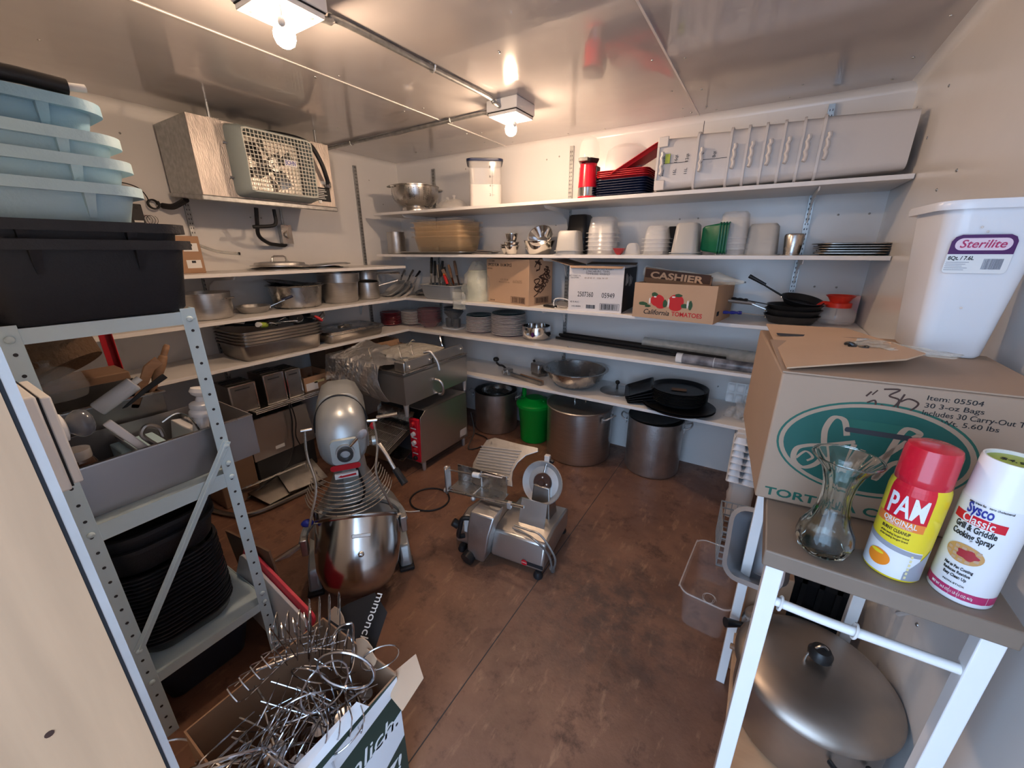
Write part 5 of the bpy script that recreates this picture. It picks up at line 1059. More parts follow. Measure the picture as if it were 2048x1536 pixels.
b = MB().tube([(.118, .03, .70), (.135, .03, .70)], .02, n=16); b.build('switch_box', 'plate_label', t); MB().sphere((.13, .03, .77), .014, n=12, k=6, sq=(1, .8, 1.2)).build('stop_button', 'redp', t)
b = MB().tube([(.145, -.02, .70), (.17, -.07, .665), (.20, -.12, .60)], [.010, .008, .008], 8); b.build('lift_lever', 'alu', t); MB().tube([(.195, -.11, .615), (.225, -.16, .565)], [.014, .016], 12).build('lever_grip', 'black', t)
# wire guard
for s in (-1, 1): MB().ctube([(s*.135, .01, .80), (s*.138, -.02, .70), (s*.118, -.075, .59), (s*.150, -.105, .475), (s*.165, -.11, .425)], .0055, 8).build('guard_bar', 'steel', t)
for k in range(9):
    f = k/8; z = .600-.115*f; ra = .125+.060*f**.8; y0_ = .06; b = MB()
    b.ctube([V(ra*cos(a), y0_-(ra+.035)*sin(a)*1.0, z-.012*sin(a)) for a in [R(8)+R(164)*q/10 for q in range(11)]], .0026, 6, k=3); b.build('guard_wire', 'steel', t)
# bowl with yoke
dm('bowlsteel', col=(.62, .60, .58), rough=.2, metal=1, var=.08, vscale=5)
bw = MB().lathe([(0, 0), (.04, .0), (.09, .018), (.135, .06), (.160, .125), (.170, .20), (.173, .315), (.178, .320), (.180, .328), (.176, .332), (.170, .330), (.165, .20), (.155, .127), (.13, .064), (.088, .024), (0, .008)], 60)
o = bw.build('mixing_bowl', 'bowlsteel', t, loc=(-.02, -.185, .072), rot=(R(-39), R(9), 0)); o.scale = (1.07, 1.04, 1.0)
b = MB(); strip_handle(b, (-.03, -.168, .24), (.03, -.168, .24), (0, -.006, 0), .004); MB().box((-.035, -.174, .235), (.035, -.170, .25)).build('bowl_handle_plate', 'steel', o, bevel=.002)
MB().sphere((.0, -.168, .17), .012, n=12, k=5, sq=(1, .4, 1)).build('bowl_boss', 'steel', o)
b = MB().ctube([V(.188*cos(a), .235-.10-.19*sin(a)*.25+.0, .34) for a in [R(0)+pi*k/8 for k in range(9)]], .001, 4)
b = MB().ctube([(-.215, -.03, .30), (-.20, .06, .31), (-.13, .14, .32), (0, .175, .325), (.13, .14, .32), (.20, .06, .31), (.215, -.03, .30)], .017, 8); b.build('bowl_yoke', 'mixer', t)
for s in (-1, 1):
    MB().box((s*.21-.014, -.055, .245), (s*.21+.014, -.015, .325)).build('yoke_clamp', 'alu', t, bevel=.004)
b = MB().loft([[V(-.22, -.03+y, .29+z) for y, z in ((-.008, -.006), (.008, -.006), (.008, .006), (-.008, .006))], [V(-.27, -.05+y, .275+z) for y, z in ((-.012, -.008), (.012, -.008), (.012, .008), (-.012, .008))], [V(-.32, -.07+y, .27+z) for y, z in ((-.004, -.002), (.004, -.002), (.004, .002), (-.004, .002))]]); b.build('clamp_lever', 'alu', t)
MB().cyl((-.155, .02, .335), (-.155, .035, .40), .012, n=12).build('bowl_pin', 'steel', t); MB().sphere((-.185, -.02, .385), .02, n=12, k=6, sq=(1.3, .8, .9)).build('blue_knob', 'blue', t)
MB().ctube([(.02, .19, .56), (.045, .18, .45), (.055, .17, .38), (.04, .16, .33), (.0, .16, .30)], .006, 8).build('mixer_cord', 'rubber', t)
# rubber ring on the floor
tag(MB().ctube([V(.125*cos(a), .118*sin(a), .006) for a in [2*pi*k/24 for k in range(24)]], .005, 8, k=2, closed=True).build('rubber_ring', 'rubber', loc=(1.475, -1.36, E_)), 'thin black rubber ring lying on the floor behind the mixer', 'ring')
tag(MB().ctube([(-.04, 0, .003), (0, .01, .003), (.05, .05, .003)], .0035, 6).build('white_string', 'paper', loc=(1.455, -1.53, E_)), 'short pale cord end on the floor between mixer and rubber ring', 'cord')
# ================================================================== meat slicer (local x along its front, y away, z up)
t = thing('meat_slicer', 'stainless meat slicer with a ribbed gauge plate and round blade guard', 'slicer', (1.90, -1.60, 0), R(6.4))
for x, y in ((.03, .0), (.46, .0), (.03, .36), (.46, .36)): MB().lathe([(0, 0), (.022, 0), (.024, .008), (.016, .03), (0, .03)], 18, c=(x, y)).build('rubber_foot', 'rubber', t)
b = MB().loft([[V(x, y, z) for y, z in ((-.005, .035), (.38, .035), (.38, .15), (.16, .185), (.03, .17), (-.005, .07))] for x in (.20, .485)]); b.build('motor_housing', 'steelx', t, bevel=.012)
b = MB().loft([[V(x, y, z) for y, z in ((.01, .03), (.36, .03), (.36, .11), (.14, .16), (.04, .13), (.01, .08))] for x in (-.02, .205)]); b.build('control_housing', 'steelx', t, bevel=.012)
MB().box((.385, -.0062, .052), (.485, -.0048, .072)).build('black_nameplate', 'ink', t); MB().cyl((.388, -.0066, .062), (.388, -.0078, .062), .016, n=24).build('red_logo_disc', 'redp', t)
put(text_mb('BERKEL', .009, .0005), 'brand_lettering', 'porc', t, (.388, -.0078, .062))
b = MB().box((.0, .03, .015), (.46, .34, .034)); b.build('bottom_plate', 'iron', t)
# carriage post in front
b = MB().loft([[V(.13+x, y, .05+z) for x, z in ((-.045, -.02), (.035, -.03), (.045, .01), (-.04, .02))] for y in (-.055, -.005)][::1]); 
b = MB().loft([[V(x0_, y0_, z) , V(x1_, y0_, z), V(x1_, y1_, z), V(x0_, y1_, z)] for x0_, x1_, y0_, y1_, z in ((.145, .185, -.055, .0, .02), (.10, .20, -.065, .01, .05), (.09, .215, -.045, .04, .18), (.10, .235, -.02, .09, .275))]); b.build('carriage_post', 'alu', t, bevel=.008)
MB().cyl((.115, -.03, .045), (.105, -.085, .03), .034, n=28).build('carriage_knob', 'black', t)
b = MB(); b.ctube([(.05, -.005, .10), (.03, -.03, .11), (.045, -.035, .17), (.06, -.03, .225), (.105, -.01, .225)], .012, 8); b.build('carriage_handle', 'black', t)
MB().box((.045, .0, .12), (.085, .03, .21)).build('switch_panel', 'paper', t, bevel=.003); MB().cyl((-.01, .03, .12), (-.035, .02, .14), .022, n=20).build('index_knob', 'wood' if False else 'iron', t)
# ribbed gauge plate: tilted back, concave right edge
P0 = V(-.03, .20, .30); ux = V(.97, -.05, .12).normalized(); uz = V(-.06, .62, .60).normalized(); un = ux.cross(uz).normalized()
def gp(a, c, n_=0): return P0+ux*a+uz*c+un*n_
out = [(0, 0), (.265, 0), (.250, .04), (.245, .08), (.262, .13), (.30, .175), (.365, .205), (.36, .225), (.24, .235), (.08, .255), (.03, .235), (.005, .17), (-.015, .09)]
MB().prism([gp(a, c) for a, c in out], un*-.008).build('gauge_plate', 'alu', t, bevel=.002)
for k in range(12):
    c = .012+.0165*k; x1_ = .245 if c < .1 else .245+(c-.1)*.35; f0 = max(.008, (c-.16)*.25)
    MB().tube([gp(f0, c, .003), gp(x1_-.01, c, .003)], .0035, 6).build('gauge_rib', 'aluw', t)
# blade guard
cc = V(.372, .27, .345); nb = V(-.10, -.92, .38).normalized(); q1 = nb.cross(V(0, 0, 1)).normalized(); q2 = q1.cross(nb).normalized()
b = MB(); prof = [(.045, .015), (.085, .018), (.112, -.008), (.115, -.012), (.112, -.018), (.085, .006), (.045, .002)]
b.loft([[cc+q1*(r_*cos(2*pi*k/48))+q2*(r_*sin(2*pi*k/48))+nb*(-h_) for k in range(48)] for r_, h_ in prof], closed=True); b.build('blade_guard', 'aluw', t)
b = MB().loft([[cc+q1*(r_*cos(2*pi*k/32))+q2*(r_*sin(2*pi*k/32))+nb*h_ for k in range(32)] for r_, h_ in ((.05, -.02), (.05, .012), (.044, .018), (.02, .018), (.015, .026), (.008, .026))]); b.build('blade_hub', 'rusty' if 'rusty' in M else 'inkbrown', t)
for a in (R(90), R(180), R(300)): p = cc+q1*.03*cos(a)+q2*.03*sin(a)+nb*.02; MB().sphere(p, .0045, n=8, k=4).build('hub_bolt', 'paper', t)
b = MB().box((-.014, -.012, -.012), (.014, .012, .03)); b.xf(T(*(cc+q2*.12))); b.build('sharpener_block', 'porc', t, bevel=.002); MB().cyl(cc+q2*.12, cc+q2*.055+nb*.01, .006, n=10).build('sharpener_rod', 'steel', t); MB().cyl(cc+q2*.122+q1*-.014, cc+q2*.118-q1*.035, .010, n=12).build('sharpener_knob', 'black', t)
b = MB().loft([[V(x, y, z) for x in (.30, .44)] + [V(x, y+.004, z) for x in (.44, .30)] for y, z in ((.12, .18), (.16, .30))]); b.build('deflector_plate', 'steelx', t, smooth=False)
MB().loft([[V(.32+.0, .20, .15), V(.44, .20, .15), V(.44, .32, .15), V(.32, .32, .15)], [V(.33, .24, .34), V(.42, .24, .34), V(.42, .30, .34), V(.33, .30, .34)]]).build('blade_support', 'steeld', t, bevel=.006)
# food carriage with rods
b = MB().box((-.085, .075, .295), (.225, .165, .300)); b.box((-.085, .16, .300), (.215, .166, .400)); b.build('food_tray', 'steel', t, bevel=.002); MB().tube([(.06, .072, .302), (.065, .158, .302), (.065, .158, .395)], .0035, 6).build('tray_rib', 'aluw', t)
MB().box((-.10, .055, .27), (-.088, .10, .42)).build('end_bracket', 'alu', t, bevel=.004)
MB().cyl((-.10, .07, .285), (.36, .05, .335), .0075, n=10).build('slide_rod', 'steel', t); MB().cyl((-.095, .085, .405), (.15, .085, .42), .0045, n=8).build('pusher_rod', 'steeld', t); MB().cyl((.06, .085, .415), (.10, .085, .418), .014, n=14).build('pusher_collar', 'paper', t)
for p in ((-.105, .07, .285), (-.105, .085, .41), (.07, .06, .29)): MB().sphere(p, .014, n=12, k=6).build('rod_knob', 'aluw', t)
b = MB().loft([[V(.09, .10, .415), V(.12, .09, .43), V(.12, .10, .43), V(.09, .11, .415)], [V(.17, .16, .38), V(.19, .15, .39), V(.19, .16, .39), V(.17, .17, .38)]]); b.build('pusher_arm', 'porc', t); MB().box((.27, .045, .30), (.29, .065, .335)).build('rod_stop', 'aluw', t, bevel=.002)
for s in (0, 1): MB().ctube([(.30, .05+.02*s, .195), (.38, .03+.03*s, .20), (.45, .0+.05*s, .20), (.50+.03*s, .03, .12), (.515+.01*s, .04, .04), (.51, .05, .02)], .0055, 7).build('grey_cord', 'cordgrey' if 'cordgrey' in M else 'galv', t)
MB().cyl((.51, .05, .03), (.515, .06, .005), .012, n=10).build('cord_plug', 'galv', t)
# ================================================================== pale metal rack beside the doorway
t = thing('metal_rack', 'pale grey bolted metal rack beside the doorway, red back post', 'rack', (1.65, -2.78, 0))
YL, YR, XB = 0.0, .375, -.90
def post(x, y, sx, sy, m, nm='post', h=1.345):
    b = MB(); w_ = .036; e = .003
    b.box((min(x, x+sx*e), min(y, y+sy*w_), 0), (max(x, x+sx*e), max(y, y+sy*w_), h)); b.box((min(x+sx*e, x+sx*w_), min(y, y+sy*e), 0), (max(x+sx*e, x+sx*w_), max(y, y+sy*e), h)); o = b.build(nm, m, t, bevel=.001, smooth=False)
    for k in range(26):
        z = .03+k*.05
        MB().cyl((x-.0006*(1 if sx > 0 else -1), y+sy*.018, z), (x+.0002, y+sy*.018, z), .0042, n=10).build('bolt_hole', 'hole' if m != 'redp' else 'paper', o) if not (.70 < z < .0) else 0
    return o
post(0, YL, -1, 1, 'rack_daylit'); post(0, YR, -1, -1, 'rack_daylit'); post(XB, YL, 1, 1, 'rack_daylit'); post(XB, YR, 1, -1, 'redp')
for z, hh in ((1.300, .036), (.757, .05), (.216, .034)):
    for x0 in (-.0035, XB+.0035):
        b = MB(); s = 1 if x0 > -.5 else -1; b.box((x0-.0015, .004, z), (x0+.0015, YR-.004, z+hh)); b.box((min(x0-s*.02, x0), .004, z+hh-.003), (max(x0-s*.02, x0), YR-.004, z+hh)); b.build('end_beam', 'rack_daylit', t, smooth=False)
    for y0 in (.005, YR-.005): MB().box((XB+.004, y0-.0015, z), (-.004, y0+.0015, z+hh)).build('side_beam', 'rack_daylit', t, smooth=False)
    MB().box((XB+.006, .008, z+hh-.006), (-.006, YR-.008, z+hh-.0005)).build('shelf_panel', 'rack_daylit', t)
b = MB(); a_, c_ = V(.002, YR-.006, .915), V(.002, .018, .372); d = (c_-a_).normalized(); s_ = V(0, -d.z, d.y)
b.prism([a_+s_*.012, c_+s_*.012, c_-s_*.012, a_-s_*.012], (.003, 0, 0)); b.prism([a_+s_*.003, c_+s_*.003, c_-s_*.003, a_-s_*.003], (.006, 0, 0)); b.build('diagonal_brace', 'rack_daylit', t, bevel=.001)
for y, z in ((YR-.02, 1.315), (YR-.012, .90), (YR-.018, .84), (YR-.018, .79), (YR-.018, .29), (YR-.018, .25), (.018, .37), (.018, .24), (.018, 1.315), (.018, .79)): MB().sphere((.0045, y, z), .0085, n=12, k=6, sq=(.6, 1, 1)).build('bolt_head', 'rack_daylit', t)
ZT, ZM, ZL = 1.3365, .8075, .2505
# bus tubs on the top
def bustub(label, loc, m, group, rot=0, w=.60, d=.40, h=.19):
    t = thing('bus_tub', label, 'tub', loc, rot, group)
    tub_mb(w, d, h, .004, .022, .05, .022, .022, 6).build('body', m, t)
    for y in (-.09, .09):
        b = MB().loft([[V(w/2-.004, y-.010, h-.022), V(w/2+.020, y-.010, h-.022), V(w/2+.020, y+.010, h-.022), V(w/2-.004, y+.010, h-.022)], [V(w/2-.012, y-.006, h-.075), V(w/2-.006, y-.006, h-.075), V(w/2-.006, y+.006, h-.075), V(w/2-.012, y+.006, h-.075)]]); b.build('rib', m, t)
    return t
dm('tub_daylit', col=(.46, .65, .74), rough=.45, bump=.05, bscale=120); dm('tub_daylit_deep', col=(.27, .46, .60), rough=.45, bump=.05, bscale=120)  # pale plastic; the blue of the doorway daylight is painted into both colours
bustub('lower black bus tub standing straight on the rack top', (1.375, -2.592, ZT+.001), 'tubblack', 'black bus tubs on the rack')
bustub('upper black bus tub nested in the lower one', (1.375, -2.600, ZT+.047), 'tubblack', 'black bus tubs on the rack', h=.185)
PT = [((1.385, -2.655, 1.532), 'tub_daylit', 'lowest pale bus tub, standing in the black tubs', .12, .37), ((1.375, -2.660, 1.580), 'tub_daylit', 'second pale bus tub from below in the stack', .13, .37), ((1.37, -2.668, 1.632), 'tub_daylit', 'third pale bus tub from below, slightly greener rim', .13, .37), ((1.36, -2.68, 1.700), 'tub_daylit_deep', 'uppermost bus tub of the stack, daylight blue painted into its colour', .13, .36)]
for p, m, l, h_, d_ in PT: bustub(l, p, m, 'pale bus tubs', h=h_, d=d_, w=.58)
b = MB().tube([(0, 0, 0), (0, .08, .002), (0, .15, .0)], .016, 12); tag(b.build('black_cylinder', 'black', loc=(1.66, -2.69, 1.848)), 'black cylindrical item lying on the uppermost bus tub', 'container')
tag(MB().cyl((0, 0, 0), (0, .03, .004), .008, n=14).build('white_nozzle', 'paper', loc=(1.66, -2.539, 1.850)), 'small white nozzle at the end of the black cylinder', 'nozzle')
tag(MB().box((-.10, -.13, 0), (.06, -.01, .05)).build('dark_case', 'iron', loc=(1.66, -2.665, 1.831), bevel=.012), 'dark case at the left end on the uppermost tub', 'case')
# middle level
def opentray(name, label, x0, x1, y0, y1, z0, h, m, cat='tray', e=.003, rot=0):
    t = thing(name, label, cat, ((x0+x1)/2, (y0+y1)/2, z0), rot); w_, d = x1-x0, y1-y0
    b = MB().box((-w_/2, -d/2, 0), (w_/2, d/2, e)); b.box((-w_/2, -d/2, e), (w_/2, -d/2+e, h)); b.box((-w_/2, d/2-e, e), (w_/2, d/2, h)); b.box((-w_/2, -d/2+e, e), (-w_/2+e, d/2-e, h)); b.box((w_/2-e, -d/2+e, e), (w_/2, d/2-e, h)); b.build('body', m, t, smooth=False)
    MB().box((w_/2-.006, -d/2, h-.004), (w_/2+.006, d/2, h)).build('front_rim', 'steel', t); return t
dm('steelgrey', col=(.40, .39, .40), rough=.36, metal=.8, var=.12, vscale=4)
tr = opentray('steel_trough', 'long grey steel trough of tools on the middle rack shelf', 1.32, 1.60, -2.775, -2.30, ZM+.001, .150, 'steelgrey')
MB().box((-.135, .115, .004), (.135, .118, .140)).build('divider', 'steel', tr, smooth=False); MB().box((-.135, -.06, .004), (.135, -.057, .12)).build('divider', 'steelgrey', tr, smooth=False)
pn = opentray('steel_pan', 'darker square steel pan with knives behind the trough', 1.02, 1.30, -2.72, -2.44, ZM+.001, .225, 'steeld', 'pan')
MB().box((.14, -.145, .222), (.158, .145, .226)).build('wide_rim', 'steel', pn)
tag(MB().lathe([(0, 0), (.022, 0), (.024, .004), (.024, .115), (.018, .118), (0, .118)], 24).build('white_tube', 'canwhite', loc=(1.36, -2.62, 1.035), rot=(R(-58), R(12), 0)), 'white plastic tube lying slanted against the dark steel pan', 'tube')
tag(MB().cyl((0, 0, 0), (0, .018, .011), .010, n=14).build('tube_tip', 'paper', loc=(1.375, -2.523, 1.098)), 'narrow tip of the slanted white tube', 'cap')
t = thing('rolling_pin', 'light wooden turned handle standing at the right of the dark pan', 'rolling pin', (1.25, -2.455, 1.02), (R(-26), R(3), 0)); MB().lathe([(0, 0), (.012, 0), (.015, .03), (.013, .04), (.021, .06), (.023, .12), (.018, .15), (.014, .155), (.014, .19), (.010, .20), (0, .20)], 20).build('shaft', 'wood', t); t.scale = (.7, .7, .9)
tag(MB().loft([[V(0, -.010, -.006), V(0, .010, -.006), V(0, .010, .006), V(0, -.010, .006)], [V(.0, .004, .14), V(.0, .032, .13), V(.012, .032, .13), V(.012, .004, .14)], [V(.0, .03, .175), V(.0, .05, .155), V(.012, .05, .155), V(.012, .03, .175)]]).build('wooden_paddle', 'wood', loc=(1.30, -2.52, 1.00), rot=(R(-20), 0, 0), bevel=.003), 'brown wooden paddle handle leaning beside the turned handle', 'utensil')
b = MB().loft([[V(-.004, -.006, 0), V(.004, -.006, 0), V(.004, .006, 0), V(-.004, .006, 0)], [V(-.004, .06, .05), V(.004, .06, .05), V(.004, .07, .038), V(-.004, .07, .038)], [V(-.004, .12, .085), V(.004, .12, .085), V(.004, .13, .068), V(-.004, .13, .068)]])
tag(b.build('black_spatula', 'black', loc=(1.36, -2.56, 1.02), bevel=.002), 'black slotted spatula handle over the rim of the dark pan', 'utensil')
tag(MB().lathe([(0, 0), (.075, 0), (.085, .03), (.075, .075), (.04, .10), (.012, .106), (.012, .12), (.018, .125), (0, .13)], 28).build('glass_dome', 'clearp', loc=(1.12, -2.66, 1.04)), 'clear glass dome lid on the dark steel pan', 'lid')
tag(MB().loft([[V(.14*cos(a), .11*sin(a), 0) for a in [2*pi*k/28 for k in range(28)]], [V(.17*cos(a), .135*sin(a), .12) for a in [2*pi*k/28 for k in range(28)]], [V(.155*cos(a), .12*sin(a), .12) for a in [2*pi*k/28 for k in range(28)]], [V(.13*cos(a), .10*sin(a), .01) for a in [2*pi*k/28 for k in range(28)]]]).build('wicker_basket', 'basket', loc=(1.0, -2.60, 1.105), rot=(R(18), R(-22), 0)), 'brown wicker basket lying tilted high at the back of the rack', 'basket')
tag(MB().box((0, 0, 0), (.17, .34, .24)).build('brown_carton', 'cardd', loc=(.79, -2.77, ZM+.002), bevel=.004), 'brown carton at the back of the middle rack shelf', 'box')
t = thing('amber_jar', 'dark jar with a beige lid behind the wall lamp', 'jar', (1.50, -2.715, ZM+.005)); MB().lathe([(0, 0), (.036, 0), (.038, .01), (.038, .12), (.03, .14), (0, .14)], 28).build('glass_body', 'jar', t); MB().lathe([(.031, .138), (.032, .142), (.032, .165), (0, .167)], 28).build('lid', 'porc', t)
bend(text_mb('riti', .040), .038, 0).fn(lambda p: V(p.x, p.y, p.z+.095)).build('lettering', 'papery', t, smooth=False)
t = thing('meat_press', 'white plastic pump with a round knob standing in the trough', 'pump', (1.54, -2.455, ZM+.03), (R(-12), 0, 0)); MB().lathe([(0, 0), (.022, 0), (.022, .155), (.0, .155)], 24).build('barrel', 'canwhite', t)
MB().lathe([(0, .150), (.031, .150), (.033, .158), (.033, .165), (.028, .172), (.032, .178), (.032, .190), (.026, .196), (.016, .20), (.013, .215), (.026, .222), (.032, .232), (.028, .244), (0, .248)], 28).build('knob', 'canwhite', t)
tag(MB().box((-.006, 0, 0), (.006, .16, .022)).build('white_scraper', 'canwhite', loc=(1.56, -2.655, 1.045), rot=(R(-62), 0, 0), bevel=.004), 'long white plastic scraper lying across the trough corner', 'utensil')
tag(MB().box((0, 0, 0), (.20, .11, .10)).build('white_insert', 'tub_daylit', loc=(1.35, -2.62, ZM+.006), bevel=.004), 'pale plastic insert in the middle of the trough', 'container')
tag(MB().box((0, 0, 0), (.22, .045, .125)).build('pale_insert', 'canwhite', loc=(1.35, -2.475, ZM+.006), rot=(R(-10), 0, 0), bevel=.003), 'thin white plastic insert left of the white pump', 'container')
tag(MB().ctube([(0, 0, 0), (0, -.02, .03), (0, -.03, .055), (0, -.015, .075), (0, .01, .06), (0, .015, .03)], .007, 8).build('dark_clasp', 'steeld', loc=(1.57, -2.555, .935)), 'dark curved metal clasp hooked over the trough rim', 'clasp')
tag(MB().ctube([(0, -.04, .06), (.0, .0, .075), (0, .03, .05), (0, .045, .0)], .003, 6).build('wire_hook', 'chrome', loc=(1.56, -2.49, .945)), 'thin bright wire hook between the clasp and the pump', 'hook')
# low shelf: stack of black oval roasting pans
for i in range(19):
    if i == 0:
        rp = tub_mb(.52, .29, .05, .002, .006, .10, .012, .0035, 8).build('black_roasting_pan', 'blacksheen' if 'blacksheen' in M else 'black', loc=(1.345, -2.615, ZL+.004))
        o = rp
    else: o = rp.copy(); C.objects.link(o); o.location = (1.345+random.uniform(-.002, .002), -2.615+random.uniform(-.002, .002), ZL+.004+i*.0145)
    tag(o, 'black pan in the tall nested stack on the low rack shelf' if i < 18 else 'topmost black pan of the tall nested stack', 'pan', 'nested black pans on the rack')
for i in range(2):
    tag(tub_mb(.54, .31, .095, .003, .008, .11, .016, .012, 8).build('black_roaster', 'tubblack', loc=(1.345, -2.615, ZL+.320+i*.045)), ['lower deep black roaster on top of the pan stack', 'upper deep black roaster on top of the pan stack'][i], 'roaster', 'deep black roasters')
t = thing('food_packet', 'green and yellow packet lying on the black roasters', 'packet', (1.38, -2.55, ZL+.462), (0, 0, R(12))); blob(.26, .17, .028, n=16, k=3, j=.003, seed=4, top=.8).build('pouch', 'greenpk' if 'greenpk' in M else dm('greenpk', col=(.18, .42, .05), rough=.35, col2=(.62, .42, .05), vscale=9), t)
t = thing('storage_bin', 'dark blue bin on the floor under the rack', 'bin', (1.33, -2.60, .002)); tub_mb(.50, .30, .165, .003, .010, .04, .03).build('body', 'darkblue' if 'darkblue' in M else dm('darkblue', col=(.018, .028, .055), rough=.5), t)
# cutting boards and card leaning beside the rack
tag(MB().loft([rrect(.42, .30, .03, -.006, 4), rrect(.42, .30, .03, .006, 4)]).build('cutting_board', 'redboard' if 'redboard' in M else dm('redboard', col=(.75, .05, .09), rough=.4), loc=(1.60, -2.375, .17), rot=(R(86), R(25), R(4)), bevel=.002), 'red cutting board standing on edge between rack and wire box', 'cutting board', 'cutting boards by the rack')
tag(MB().loft([rrect(.40, .28, .03, -.006, 4), rrect(.40, .28, .03, .006, 4)]).build('cutting_board', 'canwhite', loc=(1.585, -2.392, .155), rot=(R(86), R(25), R(4)), bevel=.002), 'white cutting board standing on edge behind the red one', 'cutting board', 'cutting boards by the rack')
tag(MB().box((-.14, -.004, 0), (.14, .004, .40)).build('cardboard_sheet', 'cardd', loc=(1.46, -2.335, .004), rot=(R(4), 0, R(6))), 'brown cardboard sheet standing on the floor beside the rack', 'cardboard')
# ================================================================== box of wire stands in the foreground
bx0, by0, bw_, bd_, bh_ = 2.085, -2.79, .315, .355, .445
t = thing('wire_box', 'open green black and white carton full of wire stands in the foreground', 'box', (bx0, by0, E_))
e = .004; b = MB().box((0, 0, 0), (bw_, bd_, e)); b.box((0, 0, e), (bw_, e, bh_)); b.box((0, bd_-e, e), (bw_, bd_, bh_)); b.box((0, e, e), (e, bd_-e, bh_)); b.box((bw_-e, e, e), (bw_, bd_-e, bh_-.01)); b.build('body', 'card', t, smooth=False)
dm('boxgreen', col=(.025, .05, .04), rough=.35)
# printed right face: dark green ground with pale slanting stripes
X1 = bw_+.0004
MB().box((bw_, .0, .0), (bw_+.0008, bd_, bh_-.012)).build('green_print', 'boxgreen', t, smooth=False)
MB().prism([V(bw_+.001, .0, .40), V(bw_+.001, bd_-.001, .43), V(bw_+.001, bd_-.001, .385), V(bw_+.001, .0, .33)], (.0006, 0, 0)).build('pale_stripe', 'canwhite', t)
MB().prism([V(bw_+.001, .0, .20), V(bw_+.001, bd_-.001, .30), V(bw_+.001, bd_-.001, .20), V(bw_+.001, .0, .02)], (.0006, 0, 0)).build('pale_stripe', 'canwhite', t)
put(text_mb('Helmlich.', .075, .0008, shear=.2), 'lettering', 'paper', t, (bw_+.0012, .20, .29), rz=pi/2); put(text_mb('Z!', .07, .0008, shear=.2, bold=.02), 'lettering', 'paper', t, (bw_+.0012, .30, .12), rz=pi/2)
b = MB().prism([V(.01, bd_, bh_), V(.225, bd_, bh_), V(.205, bd_+.075, bh_+.065), V(.10, bd_+.115, bh_+.045), V(.05, bd_+.05, bh_+.03)], (0, .002, .0025)); b.build('black_flap', 'ink', t)
tm = text_mb('mmonch', .045, .0008, width=.125); tm.xf(T(.165, bd_+.052, bh_+.050) @ RZ(R(-15)) @ RX(R(-52)) @ RY(R(65))); tm.build('flap_lettering', 'paper', t, smooth=False, fix=False)
rnd = random.Random(6)
for i, (x, y, z, s_) in enumerate(((.05, bd_+.01, bh_+.015, .03), (.20, bd_-.01, bh_+.015, .028), (.235, bd_-.02, bh_+.01, .022))):
    q = [V(x+s_*1.3*cos(a)*rnd.uniform(.6, 1.2), y+s_*.4*sin(a), z+s_*sin(a)*rnd.uniform(.6, 1.1)) for a in [2*pi*k/9 for k in range(9)]]
    MB().prism(q, (0, .002, .001)).build('torn_scrap', 'cardl', t)
MB().prism([V(bw_-.02, bd_+.002, bh_-.02), V(bw_+.01, bd_+.06, bh_+.005), V(bw_+.055, bd_+.04, bh_-.03), V(bw_+.045, bd_-.03, bh_-.07), V(bw_+.005, bd_-.03, bh_-.05)], (.002, .001, .002)).build('torn_flap', 'cardl', t)
MB().prism([V(bw_, .02, bh_-.012), V(bw_, bd_*.75, bh_-.012), V(bw_-.02, bd_*.7, bh_+.012), V(bw_-.035, .03, bh_+.0)], (.001, 0, .002)).build('folded_flap', 'canwhite', t)
# wire stands: ring holders, looped racks, rods
dm('wire', col=(.62, .62, .64), rough=.16, metal=1)
rnd = random.Random(31)
def ring_stand():
    t = thing('wire_ring_stand', 'wire stand', 'wire stand', (0, 0, 0), 0, 'ring shaped wire stands in the box')
    MB().ctube([V(.056*cos(a), 0, .165+.056*sin(a)) for a in [2*pi*k/16 for k in range(16)]], .0024, 6, k=2, closed=True).build('ring', 'wire', t)
    MB().cyl((0, 0, 0), (0, 0, .115), .0022, n=6).build('stem', 'wire', t)
    MB().lathe([(0, 0), (.022, 0), (.022, .002), (0, .003)], 20).build('base_disc', 'wire', t); return t
def loop_rack():
    t = thing('wire_loop_rack', 'wire rack', 'wire rack', (0, 0, 0), 0, 'looped wire racks in the box')
    for k in range(4):
        x = k*.026; MB().ctube([(x, 0, 0), (x, 0, .135), (x, .008, .155), (x, .034, .155), (x, .042, .135), (x, .042, 0)], .0017, 5, k=3).build('loop', 'wire', t)
    for y in (0, .042): MB().cyl((-.015, y, .03), (.10, y, .03), .0017, n=5).build('cross_wire', 'wire', t)
    return t
ins = lambda fx, fy, z: V(bx0+.03+fx*(bw_-.06), by0+.03+fy*(bd_-.06), z)
R0 = ring_stand(); RP = [(.80, .95, .36, 10, 20, 60), (.62, .90, .33, 20, -30, 15), (.95, .80, .36, -20, 25, 120), (.70, .70, .35, 55, 30, 20), (.55, .72, .33, 60, -10, 80), (.85, .62, .33, 45, 40, -30), (.60, .50, .34, 70, 20, 40), (.78, .45, .33, 60, -30, 10), (.90, .35, .32, 50, 30, 70), (.50, .35, .33, 75, 10, -20), (.30, .30, .33, 70, -25, 30), (.42, .60, .31, 65, 15, 100), (.65, .22, .33, 60, 35, 50), (.35, .12, .34, 65, -15, -40), (.75, .10, .33, 55, 10, 20), (.88, .70, .38, 5, 10, 30), (.70, .55, .37, 15, -8, 60), (.80, .30, .37, 20, 15, 10), (.55, .25, .37, 30, -10, 45), (.93, .52, .36, -10, 8, 80)]
